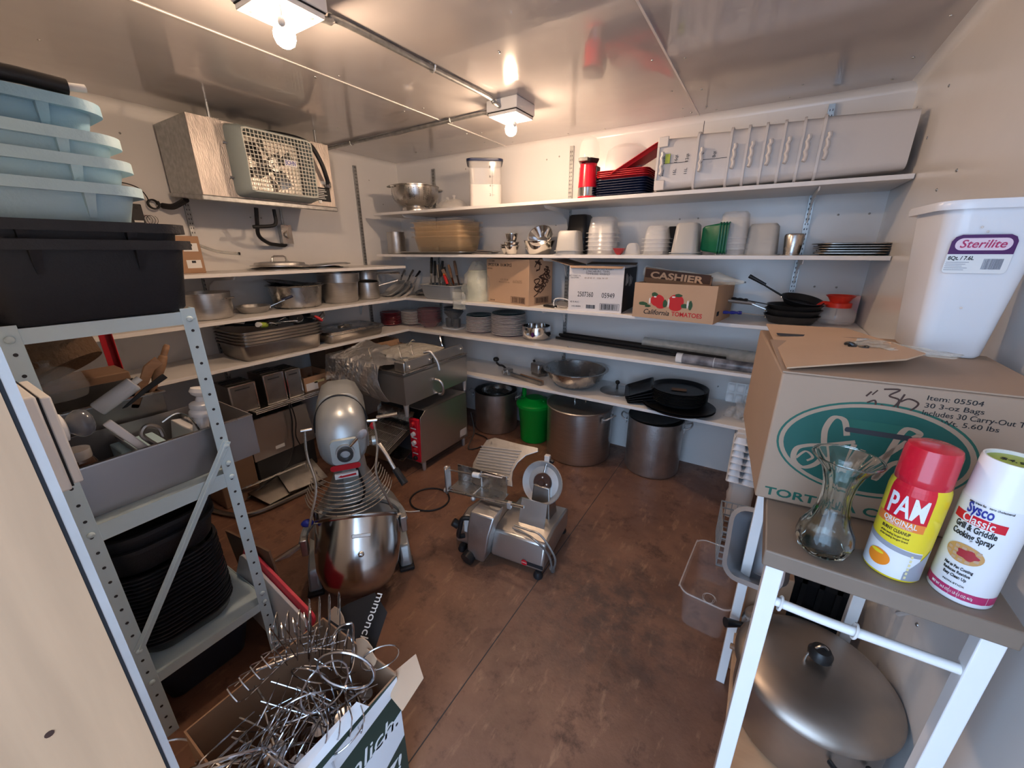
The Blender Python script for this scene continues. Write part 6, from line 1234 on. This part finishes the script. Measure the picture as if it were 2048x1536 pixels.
for i, (fx, fy, z, a, c, d) in enumerate(RP):
    o = R0 if i == 0 else dup(R0); o.location = ins(fx, fy, z); o.rotation_euler = (R(a), R(c), R(d))
    o.scale = (rnd.uniform(.85, 1.2),)*3
    o['label'] = 'bright wire ring stand in the heap filling the foreground box'
L0 = loop_rack()
for i, (fx, fy, z, a, c, d) in enumerate([(.05, .55, .47, 10, 10, 50), (.10, .62, .45, 20, -5, 62), (.30, .72, .43, 15, 15, 40), (.16, .78, .42, -20, 10, 60), (.40, .55, .41, 60, 25, 20), (.20, .40, .43, 50, 30, 35), (.05, .35, .44, 40, -20, 80), (.55, .62, .40, 70, 20, 60), (.28, .18, .42, 60, 15, 20), (.50, .15, .41, 65, -20, 55)]):
    o = L0 if i == 0 else dup(L0); o.location = ins(fx, fy, z); o.rotation_euler = (R(a), R(c), R(d))
    o['label'] = 'narrow wire rack of upright loops in the foreground box'
for i in range(8):
    p = ins(rnd.uniform(0, .9), rnd.uniform(.05, .95), rnd.uniform(.37, .45)); a = rnd.uniform(0, 6.28); L_ = rnd.uniform(.08, .19); q = V(L_*cos(a), L_*sin(a), rnd.uniform(-.03, .05))
    x1 = min(bx0+bw_-.02, max(bx0+.02, p.x+q.x)); y1 = min(by0+bd_-.02, max(by0+.02, p.y+q.y)); q = V(x1-p.x, y1-p.y, q.z)
    tag(MB().cyl((0, 0, 0), q, rnd.choice((.0018, .0022, .0035)), n=6).build('wire_rod', 'wire', loc=p), 'straight steel wire lying in the heap in the foreground box', 'wire', 'straight wires in the box')
tag(MB().ctube([(0, 0, 0), (.012, .012, .075), (.022, .02, .165), (.018, .012, .18), (.0, -.005, .172), (-.012, -.03, .14)], .003, 6, k=4).build('hooked_rod', 'wire', loc=ins(.62, .92, .41)), 'tall hooked steel rod standing up at the back of the foreground box', 'rod')
b = MB()
for i in range(90):   # the tangled rest below
    p = ins(rnd.uniform(0, 1), rnd.uniform(0, 1), rnd.uniform(.27, .37)); a = rnd.uniform(0, 6.28); L_ = rnd.uniform(.03, .09); q = p+V(L_*cos(a), L_*sin(a), rnd.uniform(-.04, .04))
    q.x = min(bx0+bw_-.015, max(bx0+.015, q.x)); q.y = min(by0+bd_-.015, max(by0+.015, q.y)); b.tube([p, (p+q)/2+V(rnd.uniform(-.012, .012), rnd.uniform(-.012, .012), rnd.uniform(0, .012)), q], .0016, 5)
tag(b.build('wire_tangle', 'wire'), 'dense tangle of steel wire deeper in the foreground box', 'wire', kind='stuff')
# ================================================================== narrow table by the right wall
TX0, TX1, TY0, TY1, TZ = 3.137, 3.458, -2.165, -1.60, .983
t = thing('narrow_table', 'narrow white framed table with a grey brown top by the right wall', 'table', (TX0, TY0, 0))
dm('tabletop', col=(.22, .165, .125), rough=.45, var=.12, vscale=6)
MB().box((0, 0, TZ-.034), (TX1-TX0, TY1-TY0, TZ)).build('table_top', 'tabletop', t, bevel=.003)
for x in (.008, TX1-TX0-.036):
    for y in (.008, TY1-TY0-.036): MB().box((x, y, 0), (x+.028, y+.028, TZ-.034)).build('leg', 'whitegloss', t, bevel=.002)
for y in (.020, TY1-TY0-.022): MB().ctube([(.034, y, .865), (.12, y, .862), (.20, y, .864), (TX1-TX0-.036, y, .866)], .0085, 10).build('cross_rod', 'whitegloss', t)
for x in (.045, .155): MB().ctube([V(x+.002*sin(a), .020+.013*cos(a), .864+.013*sin(a)) for a in [2*pi*k/10 for k in range(10)]], .0022, 6, k=2, closed=True).build('tie_ring', 'paper', t)
MB().cyl((.30, .10, .94), (.30, .30, .72), .006, n=8).build('back_brace', 'porc', t)
MB().box((.03, .012, .235), (TX1-TX0-.02, TY1-TY0-.006, .250)).build('lower_board', 'plywood', t, bevel=.002)
tz = TZ+.0008
# glass vase
t = thing('glass_vase', 'clear ribbed glass vase with a flared mouth on the narrow table', 'vase', (3.222, -2.112, tz))
def vr(z): 
    P_ = [(0, .028), (.006, .036), (.025, .043), (.045, .040), (.065, .030), (.09, .023), (.115, .021), (.14, .023), (.165, .030), (.182, .043), (.188, .047)]
    for (z0, r0), (z1, r1) in zip(P_, P_[1:]):
        if z <= z1: f = (z-z0)/(z1-z0); return r0+(r1-r0)*f
    return P_[-1][1]
b = MB(); zs = [.188*k/30 for k in range(31)]; n = 72; rg = []
for z in zs: rg.append([V((vr(z)+.0008*cos(9*(2*pi*k/n)+z*18))*cos(2*pi*k/n), (vr(z)+.0008*cos(9*(2*pi*k/n)+z*18))*sin(2*pi*k/n), z) for k in range(n)])
for z in zs[::-1][:-2]: rg.append([V((vr(z)-.0024)*cos(2*pi*k/n), (vr(z)-.0024)*sin(2*pi*k/n), max(z, .006)) for k in range(n)])
b.loft(rg); b.build('vase_body', 'glass', t); MB().ctube([V(.0475*cos(a), .0475*sin(a), .188) for a in [2*pi*k/24 for k in range(24)]], .0016, 8, k=2, closed=True).build('rim', 'glass', t)
def dgrid(cx, cz, rx, rz_, y=-.0004, n=28, k=5, wob=0):   # a flat disc made of rings, so that it can be bent
    b = MB(); b.v.append(V(cx, y, cz))
    for j in range(1, k+1):
        for i in range(n): a = 2*pi*i/n; w_ = 1+wob*cos(5*a); b.v.append(V(cx+rx*w_*j/k*cos(a), y, cz+rz_*w_*j/k*sin(a)))
    for i in range(n): b.f.append([0, 1+i, 1+(i+1) % n]); b.m.append(0)
    for j in range(k-1):
        for i in range(n): o_ = 1+j*n; b.f.append([o_+i, o_+n+i, o_+n+(i+1) % n, o_+(i+1) % n]); b.m.append(0)
    return b
# yellow spray can
def panel(r, a0, a1, z0, z1, m, t, name, gap=.0004, n=16, fz=None):
    b = MB(); o = []
    for k in range(n+1):
        a = a0+(a1-a0)*k/n; zz0, zz1 = (fz(k/n) if fz else (z0, z1)); b.v += [V((r+gap)*cos(a), (r+gap)*sin(a), zz0), V((r+gap)*cos(a), (r+gap)*sin(a), zz1)]
    for k in range(n): b.f.append([2*k, 2*k+2, 2*k+3, 2*k+1]); b.m.append(0)
    return b.build(name, m, t, fix=False)
t = thing('cooking_spray_can', 'yellow cooking spray can with a red cap and an egg picture', 'spray can', (3.320, -2.100, tz), R(-18))
cr = .0365
MB().lathe([(0, 0), (cr-.001, 0), (cr, .002), (cr, .004), (cr, .152), (cr*.97, .163), (cr*.88, .172), (cr*.82, .175), (0, .175)], 48).build('can_body', 'canyellow', t)
MB().lathe([(cr*.90, .168), (cr*.93, .171), (cr*.93, .182), (cr*.92, .184), (cr*.90, .222), (cr*.84, .230), (cr*.6, .234), (0, .235)], 48).build('cap', 'capred' if 'capred' in M else dm('capred', col=(.55, .01, .03), rough=.18, coat=.5), t)
F = -pi/2
panel(cr, F-.95, F+.62, .108, .153, 'canred', t, 'red_panel'); b = MB(); z0s = [(.153, cr), (.163, cr*.97), (.172, cr*.88)]
for (za, ra), (zb, rb) in zip(z0s, z0s[1:]):
    for k in range(16):
        a = F-.95+1.57*k/16; a2 = F-.95+1.57*(k+1)/16; i = len(b.v); b.v += [V((ra+.0004)*cos(a), (ra+.0004)*sin(a), za), V((ra+.0004)*cos(a2), (ra+.0004)*sin(a2), za), V((rb+.0004)*cos(a2), (rb+.0004)*sin(a2), zb), V((rb+.0004)*cos(a), (rb+.0004)*sin(a), zb)]; b.f.append([i, i+1, i+2, i+3]); b.m.append(0)
b.build('red_shoulder', 'canred', t, fix=False)
panel(cr, F-1.15, F+.60, .095, .110, 'orange', t, 'orange_band', .0006)
panel(cr, F-1.6, F+.9, .0, .072, 'canwhite', t, 'pan_picture', .0003, fz=lambda f: (.004, .068-.010*f)); panel(cr, F-1.6, F+.9, .06, .072, 'cangrey', t, 'grey_arc', .0006, fz=lambda f: (.060-.012*f, .070-.014*f))
panel(cr, F+.45, F+1.3, .004, .06, 'cangrey', t, 'grey_side', .0007, fz=lambda f: (.004, .02+.045*f))
bend(text_mb('PAM', .052, .0006, width=.046, bold=.02), cr, F-.15, .0008).fn(lambda p: V(p.x, p.y, p.z+.131)).build('brand_lettering', 'canwhite', t, smooth=False)
bend(text_mb('ORIGINAL', .013, .0005, width=.042, bold=.01), cr, F-.22, .001).fn(lambda p: V(p.x, p.y, p.z+.104)).build('lettering', 'paper', t, smooth=False)
bend(text_mb('NO-STICK COOKING SPRAY', .005, .0004, width=.034), cr, F-.22, .001).fn(lambda p: V(p.x, p.y, p.z+.0975)).build('lettering', 'paper', t, smooth=False)
bend(text_mb('BURNT CLEANUP', .008, .0004, width=.036, bold=.01), cr, F-.25, .0008).fn(lambda p: V(p.x, p.y, p.z+.088)).build('lettering', 'inkbrown', t, smooth=False)
for k in range(2): bend(text_mb('of the leading bargain brand', .005, .0004, width=.036), cr, F-.25, .0008).fn(lambda p: V(p.x, p.y, p.z+.080-.006*k)).build('lettering', 'inkbrown', t, smooth=False)
bend(dgrid(-.009, .031, .0155, .0145), cr, F-.25, .0012).build('egg_yolk', 'yolk', t)
bend(dgrid(-.012, .040, .009, .003), cr, F-.25, .0016).build('yolk_highlight', 'canyellow', t, fix=False)
for k in range(6): panel(cr, F+.50, F+.58, .008+k*.008, .013+k*.008, 'papery', t, 'side_lettering', .0011, n=2)
# white spray can
t = thing('cooking_spray_can', 'tall white cooking spray can with a waffle picture, nearest the wall', 'spray can', (3.400, -2.110, tz), R(-30))
MB().lathe([(0, 0), (cr-.001, 0), (cr, .002), (cr, .168), (cr*.96, .174), (0, .174)], 48).build('can_body', 'canwhite', t)
MB().lathe([(cr*.99, .170), (cr*.97, .174), (cr*.93, .232), (cr*.90, .236), (cr*.84, .236), (cr*.84, .230), (0, .230)], 48).build('cap', 'whitegloss', t); MB().lathe([(0, .2302), (cr*.8, .2302), (cr*.8, .2312), (0, .2312)], 32).build('lime_sticker', 'lime', t)
MB().lathe([(cr*.86, .229), (cr*.80, .231), (cr*.80, .2315)], 32).build('cap_lip', 'whitegloss', t)
tx2 = MB(); put(text_mb('$4.98', .014, .0004), 'sticker_print', 'ink', t, (0, 0, .2318), rx=R(-90))
panel(cr, F-2.4, F+2.4, .008, .022, 'mag', t, 'red_band'); panel(cr, F-1.0, F+.62, .134, .149, 'canred', t, 'red_ribbon', .0005, fz=lambda f: (.133, .147))
for s_, sz, w_, z, m_, bo, a_ in (('Sysco', .024, .028, .157, 'blue', .02, -.2), ('Classic', .019, .034, .140, 'paper', .01, -.15), ('Grill & Griddle', .014, .045, .126, 'ink', .02, -.15), ('Cooking Spray', .014, .045, .113, 'ink', .02, -.15), ('Net as Pan Coating', .007, .032, .058, 'ink', .015, -.15), ('Reduces Residue', .007, .030, .050, 'ink', .015, -.15), ('Easy Clean Up', .007, .026, .042, 'ink', .015, -.15), ('NON-STICK', .004, .024, .030, 'ink', 0, -.1), ('NET WT 16.5 OZ (1 LB 0.5 OZ) 467g', .006, .048, .015, 'paper', 0, -.1), ('zero trans fat   zero cholesterol', .005, .045, .167, 'ink', 0, 0)):
    bend(text_mb(s_, sz, .0005, width=w_, bold=bo), cr, F+a_, .0009).fn(lambda p, z=z: V(p.x, p.y, p.z+z)).build('lettering', m_, t, smooth=False)
bend(dgrid(0, .083, .021, .016), cr, F-.15, .0006).build('waffle_picture', 'waffle', t)
for i in range(5):
    for j_ in range(4):
        x, z = -.016+.0075*i, .072+.0068*j_
        if (x/.019)**2+((z-.083)/.014)**2 < 1.1: bend(MB().box((x-.0024, -.0004, z-.0022), (x+.0024, 0, z+.0022)), cr, F-.15, .001).build('waffle_cell', 'cardl', t, smooth=False)
bend(dgrid(.004, .084, .011, .008, wob=.15), cr, F-.15, .0014).build('jam_spot', 'jam', t)
# big tortilla chip carton
t = thing('tortilla_carton', 'large grey brown tortilla chip carton with a green oval, on the table', 'box', (3.115, -1.985, TZ+.0012), R(5.5))
cw, cd_, ch = .385, .50, .297
b = MB().box((0, 0, 0), (cw, cd_, ch-.012)); b.build('body', 'cardg', t, bevel=.004)
MB().prism([V(.0, .0, ch-.011), V(.0, cd_*.5, ch+.004), V(cw, cd_*.5, ch+.004), V(cw, .0, ch-.011)], (0, 0, .003)).build('top_flap', 'cardg', t)
MB().prism([V(.006, .004, ch-.004), V(.012, cd_*.98, ch+.006), V(.20, cd_*.95, ch+.010), V(.235, .10, ch+.028), V(.20, .07, ch+.02)], (0, 0, .003)).build('left_flap', 'cardl', t)
MB().prism([V(.02, .30, ch+.0095), V(.02, .325, ch+.0105), V(.20, .30, ch+.017), V(.20, .285, ch+.016)], (0, 0, .001)).build('flap_gap', 'hole', t)
def oval(rx, rz_, y, m, nm): MB().prism([V(.165+rx*cos(a), y, .150+rz_*sin(a)) for a in [2*pi*k/56 for k in range(56)]], (0, .0003, 0)).build(nm, m, t, smooth=False)
oval(.150, .098, -.0005, 'inkgreen', 'oval_outline'); oval(.146, .094, -.0009, 'cardg', 'oval_ring'); oval(.138, .087, -.0013, 'teal', 'oval_ground')
MB().prism([V(.165+p.x, -.0018, .196+p.y) for p in rrect(.105, .028, .013, 0, 6)], (0, .0003, 0)).build('hand_hole_tab', 'inkgreen', t, smooth=False); MB().prism([V(.168+p.x, -.0022, .188+p.y) for p in rrect(.098, .010, .004, 0, 4)], (0, .0003, 0)).build('hand_hole', 'hole', t, smooth=False)
def script(pts, w_=.007):
    c = crv([V(x, 0, z) for x, z in pts], 8); n = len(c); b = MB(); 
    for k, p in enumerate(c):
        d = (c[min(k+1, n-1)]-c[max(k-1, 0)]); d = d.normalized() if d.length > 1e-9 else V(1, 0, 0); q = V(-d.z, 0, d.x); ww = w_*(.55+.45*abs(d.z)); b.v += [p+q*ww/2, p-q*ww/2]
    for k in range(n-1): b.f.append([2*k, 2*k+2, 2*k+3, 2*k+1]); b.m.append(0)
    b.fn(lambda p: V(p.x, -.0019, p.z)); return b.build('script_logo', 'cardg', t, smooth=False, fix=False)
script([(.125, .175), (.115, .205), (.098, .208), (.090, .185), (.092, .160), (.098, .130), (.090, .105), (.070, .092), (.052, .105), (.052, .130), (.070, .142), (.100, .150), (.14, .165)], .010)
script([(.055, .110), (.068, .128), (.082, .118), (.074, .108)], .005)
script([(.14, .16), (.135, .12), (.13, .10), (.145, .12), (.155, .15), (.150, .10), (.165, .11)], .009)
script([(.165, .105), (.185, .14), (.215, .185), (.225, .20), (.205, .205), (.195, .17), (.188, .12), (.185, .095), (.20, .13), (.22, .14), (.222, .11), (.235, .10), (.26, .12)], .010)
marks(t, [('TORTILLA CHIPS', .026, .145, .020, dict(m='inkgreen', width=.26, bold=.02)), ('Item: 05504', .0125, .218, .268, dict(align='LEFT', sx=1.2)), ('30 3-oz Bags', .0125, .218, .254, dict(align='LEFT', sx=1.2)), ('Includes 30 Carry-Out Trays', .0135, .218, .240, dict(align='LEFT', sx=.95)), ('Net Wt. 5.60 lbs', .0125, .218, .226, dict(align='LEFT', sx=1.2))])
def pen(pts, w_=.0016):
    c = crv([V(x, -.001, z) for x, z in pts], 5); MB().tube(c, w_, 5).fn(lambda p: V(p.x, -.0005+(p.y+.001)*.1, p.z)).build('marker_stroke', 'inkbrown', t)
pen([(.158, .275), (.180, .277), (.168, .264), (.183, .258), (.176, .242), (.160, .245)]); pen([(.188, .270), (.184, .245), (.200, .240), (.210, .255), (.196, .262), (.186, .255)]); pen([(.142, .268), (.136, .258)]); pen([(.150, .272), (.144, .262)], .0012); pen([(.140, .246), (.150, .252), (.152, .242), (.138, .240)])
b = MB()
t2 = thing('black_clips', 'small heap of black plastic clips on the tortilla carton flap', 'clips', (3.245, -1.79, TZ+ch+.014)); 
for k in range(5): MB().ctube([(0, 0, 0), (.010, .003, .006), (.018, -.002, .002), (.012, -.008, .004), (.002, -.006, .002)], .0032, 6, k=3).xf(T(.006*k-.012, .004*(k % 2), .003*(k % 3)) @ RZ(k*1.3)).build('clip', 'black', t2)
b = MB(); rg = []
for i in range(8):
    f = i/7; rg.append([V(-.06+.16*f+.01*sin(k*2+i), .05*cos(a)*(1-.4*f)-.02*f, .004+.006*abs(sin(a*2+i))) for k, a in enumerate([2*pi*q/12 for q in range(12)])])
tag(b.loft(rg).build('clear_film', 'bag', loc=(3.31, -1.765, TZ+ch+.016), rot=(0, 0, R(-25))), 'crumpled clear film under the white pitcher', 'film')
# white plastic pitcher / wastebasket
t = thing('plastic_bin', 'tall white tapered plastic bin with a purple label on the carton', 'bin', (3.392, -1.665, TZ+ch+.0075), R(3))
hB = .30; fl = .021
def br(w_, d_, z, r): return rrect(w_, d_, r, z, 6)
b = MB(); b.loft([br(.095, .15, 0, .02), br(.105, .16, .006, .024), br(.150, .205, hB-.014, .034), br(.178, .232, hB-.016, .045), br(.180, .234, hB-.006, .045), br(.176, .230, hB, .044), br(.150, .205, hB, .034), br(.144, .199, hB-.01, .032), br(.099, .154, .012, .022), br(.09, .14, .005, .02)]); b.fn(lambda p: V(p.x+.010, p.y, p.z)); b.build('body', 'canwhite', t)
# label group on the sloping front face
sl = math.atan2(.0225, hB-.02); TM = T(-.006, -.1045, hB-.078) @ RX(sl)
def lab(b, nm, m, dz=0, dx=0, gap=0): return b.xf(TM @ T(dx, -gap, dz)).build(nm, m, t, smooth=False, fix=False)
lab(MB().prism([V(p.x, 0, p.y) for p in rrect(.088, .05, .006, 0, 3, 0, -.0)], (0, -.0003, 0)), 'label_paper', 'paper', dz=-.028)
lab(MB().prism([V(-.044, 0, -.018), V(.044, 0, -.018), V(.044, 0, .005), V(.040, 0, .013), V(.032, 0, .017), V(-.032, 0, .017), V(-.040, 0, .013), V(-.044, 0, .005)], (0, -.0005, 0)), 'label_ground', 'navy', gap=.0004)
lab(MB().prism([V(p.x, 0, p.y) for p in rrect(.076, .022, .0105, 0, 6)], (0, -.0003, 0)), 'label_oval', 'pinkp' if 'pinkp' in M else dm('pinkp', col=(.78, .62, .70), rough=.4), gap=.0010)
lab(text_mb('Sterilite', .020, .0004, width=.062, shear=.2, bold=.012), 'brand_lettering', 'mag', gap=.0016); lab(text_mb('8Qt. / 7.6L', .010, .0004, width=.036, bold=.02), 'lettering', 'ink', dz=-.0255, dx=-.023, gap=.0006)
for k in range(5): lab(MB().box((-.042, -.0003, -.0004), (-.010-.004*(k % 3), 0, .0006)), 'small_print', 'cangrey', dz=-.033-.0035*k, gap=.0006)
lab(barcode(.030, .024, seed=5, frame=False), 'barcode', 'cangrey', dz=-.036, dx=.022, gap=.0006)
for x, z in ((-.01, .03), (.0, .022), (.004, -.12)): lab(MB().sphere((0, 0, 0), .0022, n=8, k=4, sq=(1, .4, 1)), 'moulding_mark', 'porc', dz=z, dx=x)
# oval roaster on the lower board
t = thing('large_roaster', 'large oval aluminium roaster with a domed lid under the table', 'roaster', (3.335, -1.86, .2505), R(18))
ro = MB().lathe([(0, 0), (.145, 0), (.160, .012), (.166, .06), (.168, .175), (.176, .182), (.172, .184), (.163, .18), (.16, .015), (0, .004)], 64); ro.build('body', 'alud' if 'alud' in M else dm('alud', col=(.44, .38, .33), rough=.38, metal=.95, var=.2, vscale=6), t)
for a in (R(95), R(-85)):
    b = MB(); d = V(cos(a), sin(a), 0); s_ = V(-d.y, d.x, 0); b.ctube([d*.167+s_*.04+V(0, 0, .14), d*.19+s_*.03+V(0, 0, .145), d*.19-s_*.03+V(0, 0, .145), d*.167-s_*.04+V(0, 0, .14)], .006, 8); b.build('handle', 'black', t)
o = MB().lathe([(.178, .180), (.181, .184), (.180, .196), (.172, .205), (.150, .220), (.10, .232), (.04, .237), (0, .238)], 64).build('lid', 'alud', t)
kb = MB().lathe([(0, .252), (.020, .252), (.026, .258), (.027, .272), (.020, .284), (0, .285)], 28).build('lid_knob', 'black', o); MB().ctube([(-.03, 0, .236), (-.026, 0, .262), (0, 0, .294), (.026, 0, .262), (.03, 0, .236)], .003, 6).build('knob_bracket', 'steel', o)
# behind and beside the table
t = thing('steam_pan', 'deep grey steel pan tipped on its side behind the left table leg', 'pan', (3.215, -1.57, .565), (R(58), R(-14), R(-20))); tub_mb(.15, .21, .12, .002, .012, .04, .008, .004).build('body', 'steelgrey', t)
tag(MB().box((3.18, -1.565, .002), (3.30, -1.40, .48)).build('brown_box', 'card', bevel=.004), 'brown box under the tipped steel pan behind the roaster', 'box')
t = thing('saucepot', 'small dull pot with a black side handle behind the left table leg', 'pot', (3.237, -1.632, .2510)); MB().lathe([(0, 0), (.052, 0), (.058, .008), (.059, .07), (.061, .076), (.055, .098), (.03, .108), (0, .111)], 44).build('body', 'steelb', t)
MB().tube([(-.055, -.02, .06), (-.08, -.04, .07), (-.105, -.055, .075)], [.008, .012, .016], 12).build('side_knob', 'black', t); 
tag(MB().ctube([(-.05, .0, 0), (-.02, .004, .003), (.03, 0, .004), (.075, -.01, 0)], [.009]*19, 8).build('wooden_spoon', 'wood', loc=(3.205, -1.725, .2615), rot=(R(0), 0, R(-20))), 'short worn wooden spoon lying between the roaster and the small pot', 'spoon')
t = thing('black_crate', 'black plastic crate against the right wall behind the table', 'crate', (3.40, -1.27, .002)); b = MB()
for z in (.0, .12, .24, .36, .48): b.box((-.10, -.13, z), (.10, .13, z+.02))
for x in (-.10, -.05, 0, .05, .085):
    for y in (-.13, .115): b.box((x, y, 0), (x+.015, y+.015, .5))
for y in (-.06, .0, .06):
    for x in (-.10, .085): b.box((x, y, 0), (x+.015, y+.015, .5))
b.build('crate_body', 'black', t, smooth=False)
MB().box((-.085, -.115, .02), (.085, .115, .47)).build('crate_lining', 'blackm', t); MB().box((-.095, -.1345, .0), (-.085, -.1315, .5)).build('pale_strap', 'porc', t)
# white egg tray stack, grey crate and clear bin beside it
for i in range(7):
    o = egg_tray('white egg tray in the stack standing at the end of the back shelves', (3.125, -.47+.0, .245+.04*i), (0, 0, R(90)), 'stacked white egg trays', 'canwhite', 3, 2, 'egg_tray'); o.scale = (1.15, 1.15, 1)
    o['label'] = 'white moulded egg tray in the tall stack by the right wall' if i < 6 else 'topmost white moulded egg tray of the tall stack'
tag(blob(.13, .17, .24, n=16, k=6, seed=2, j=.006, top=.95).build('white_bag', 'poly', loc=(3.135, -.48, .002)), 'white plastic bag under the stack of egg trays', 'bag')
t = thing('wire_crate', 'grey lattice crate on the floor in front of the egg trays', 'crate', (3.145, -.87, .002), R(6)); b = MB()
for z in (0, .04, .08, .12, .16, .20): 
    for q in (((-.08, -.14), (.08, -.136)), ((-.08, .136), (.08, .14)), ((-.08, -.136), (-.076, .136)), ((.076, -.136), (.08, .136))): b.box((q[0][0], q[0][1], z), (q[1][0], q[1][1], z+.007))
for k in range(7):
    x = -.08+.156*k/6
    for y in (-.14, .136): b.box((x, y, 0), (x+.004, y+.004, .205))
for k in range(9):
    y = -.136+.268*k/8
    for x in (-.08, .076): b.box((x, y, 0), (x+.004, y+.004, .205))
for k in range(6): b.box((-.078, -.13+.05*k, 0), (.078, -.126+.05*k, .004))
b.build('lattice', 'tubgrey', t, smooth=False)
t = thing('clear_bin', 'clear empty plastic bin on the floor left of the table', 'bin', (3.075, -1.30, .001), R(-4)); tub_mb(.185, .36, .19, .002, .010, .04, .014, .006, 6).build('body', 'clearbin' if 'clearbin' in M else dm('clearbin', col=(.9, .88, .88), rough=.05, alpha=.035, spec=1.0), t)
MB().ctube([V(p.x, p.y, .190) for p in rrect(.203, .378, .048, 0, 4)], .003, 6, k=2, closed=True).build('rim_bead', 'clearw', t)
b = MB(); pts = [V(.03*cos(a)*(1-.1*a/6.28*2), .04+.03*sin(a), .0065) for a in [k*.6 for k in range(22)]]; b.ctube(pts, .0016, 5, k=2); b.build('embossed_mark', 'clearw', t)
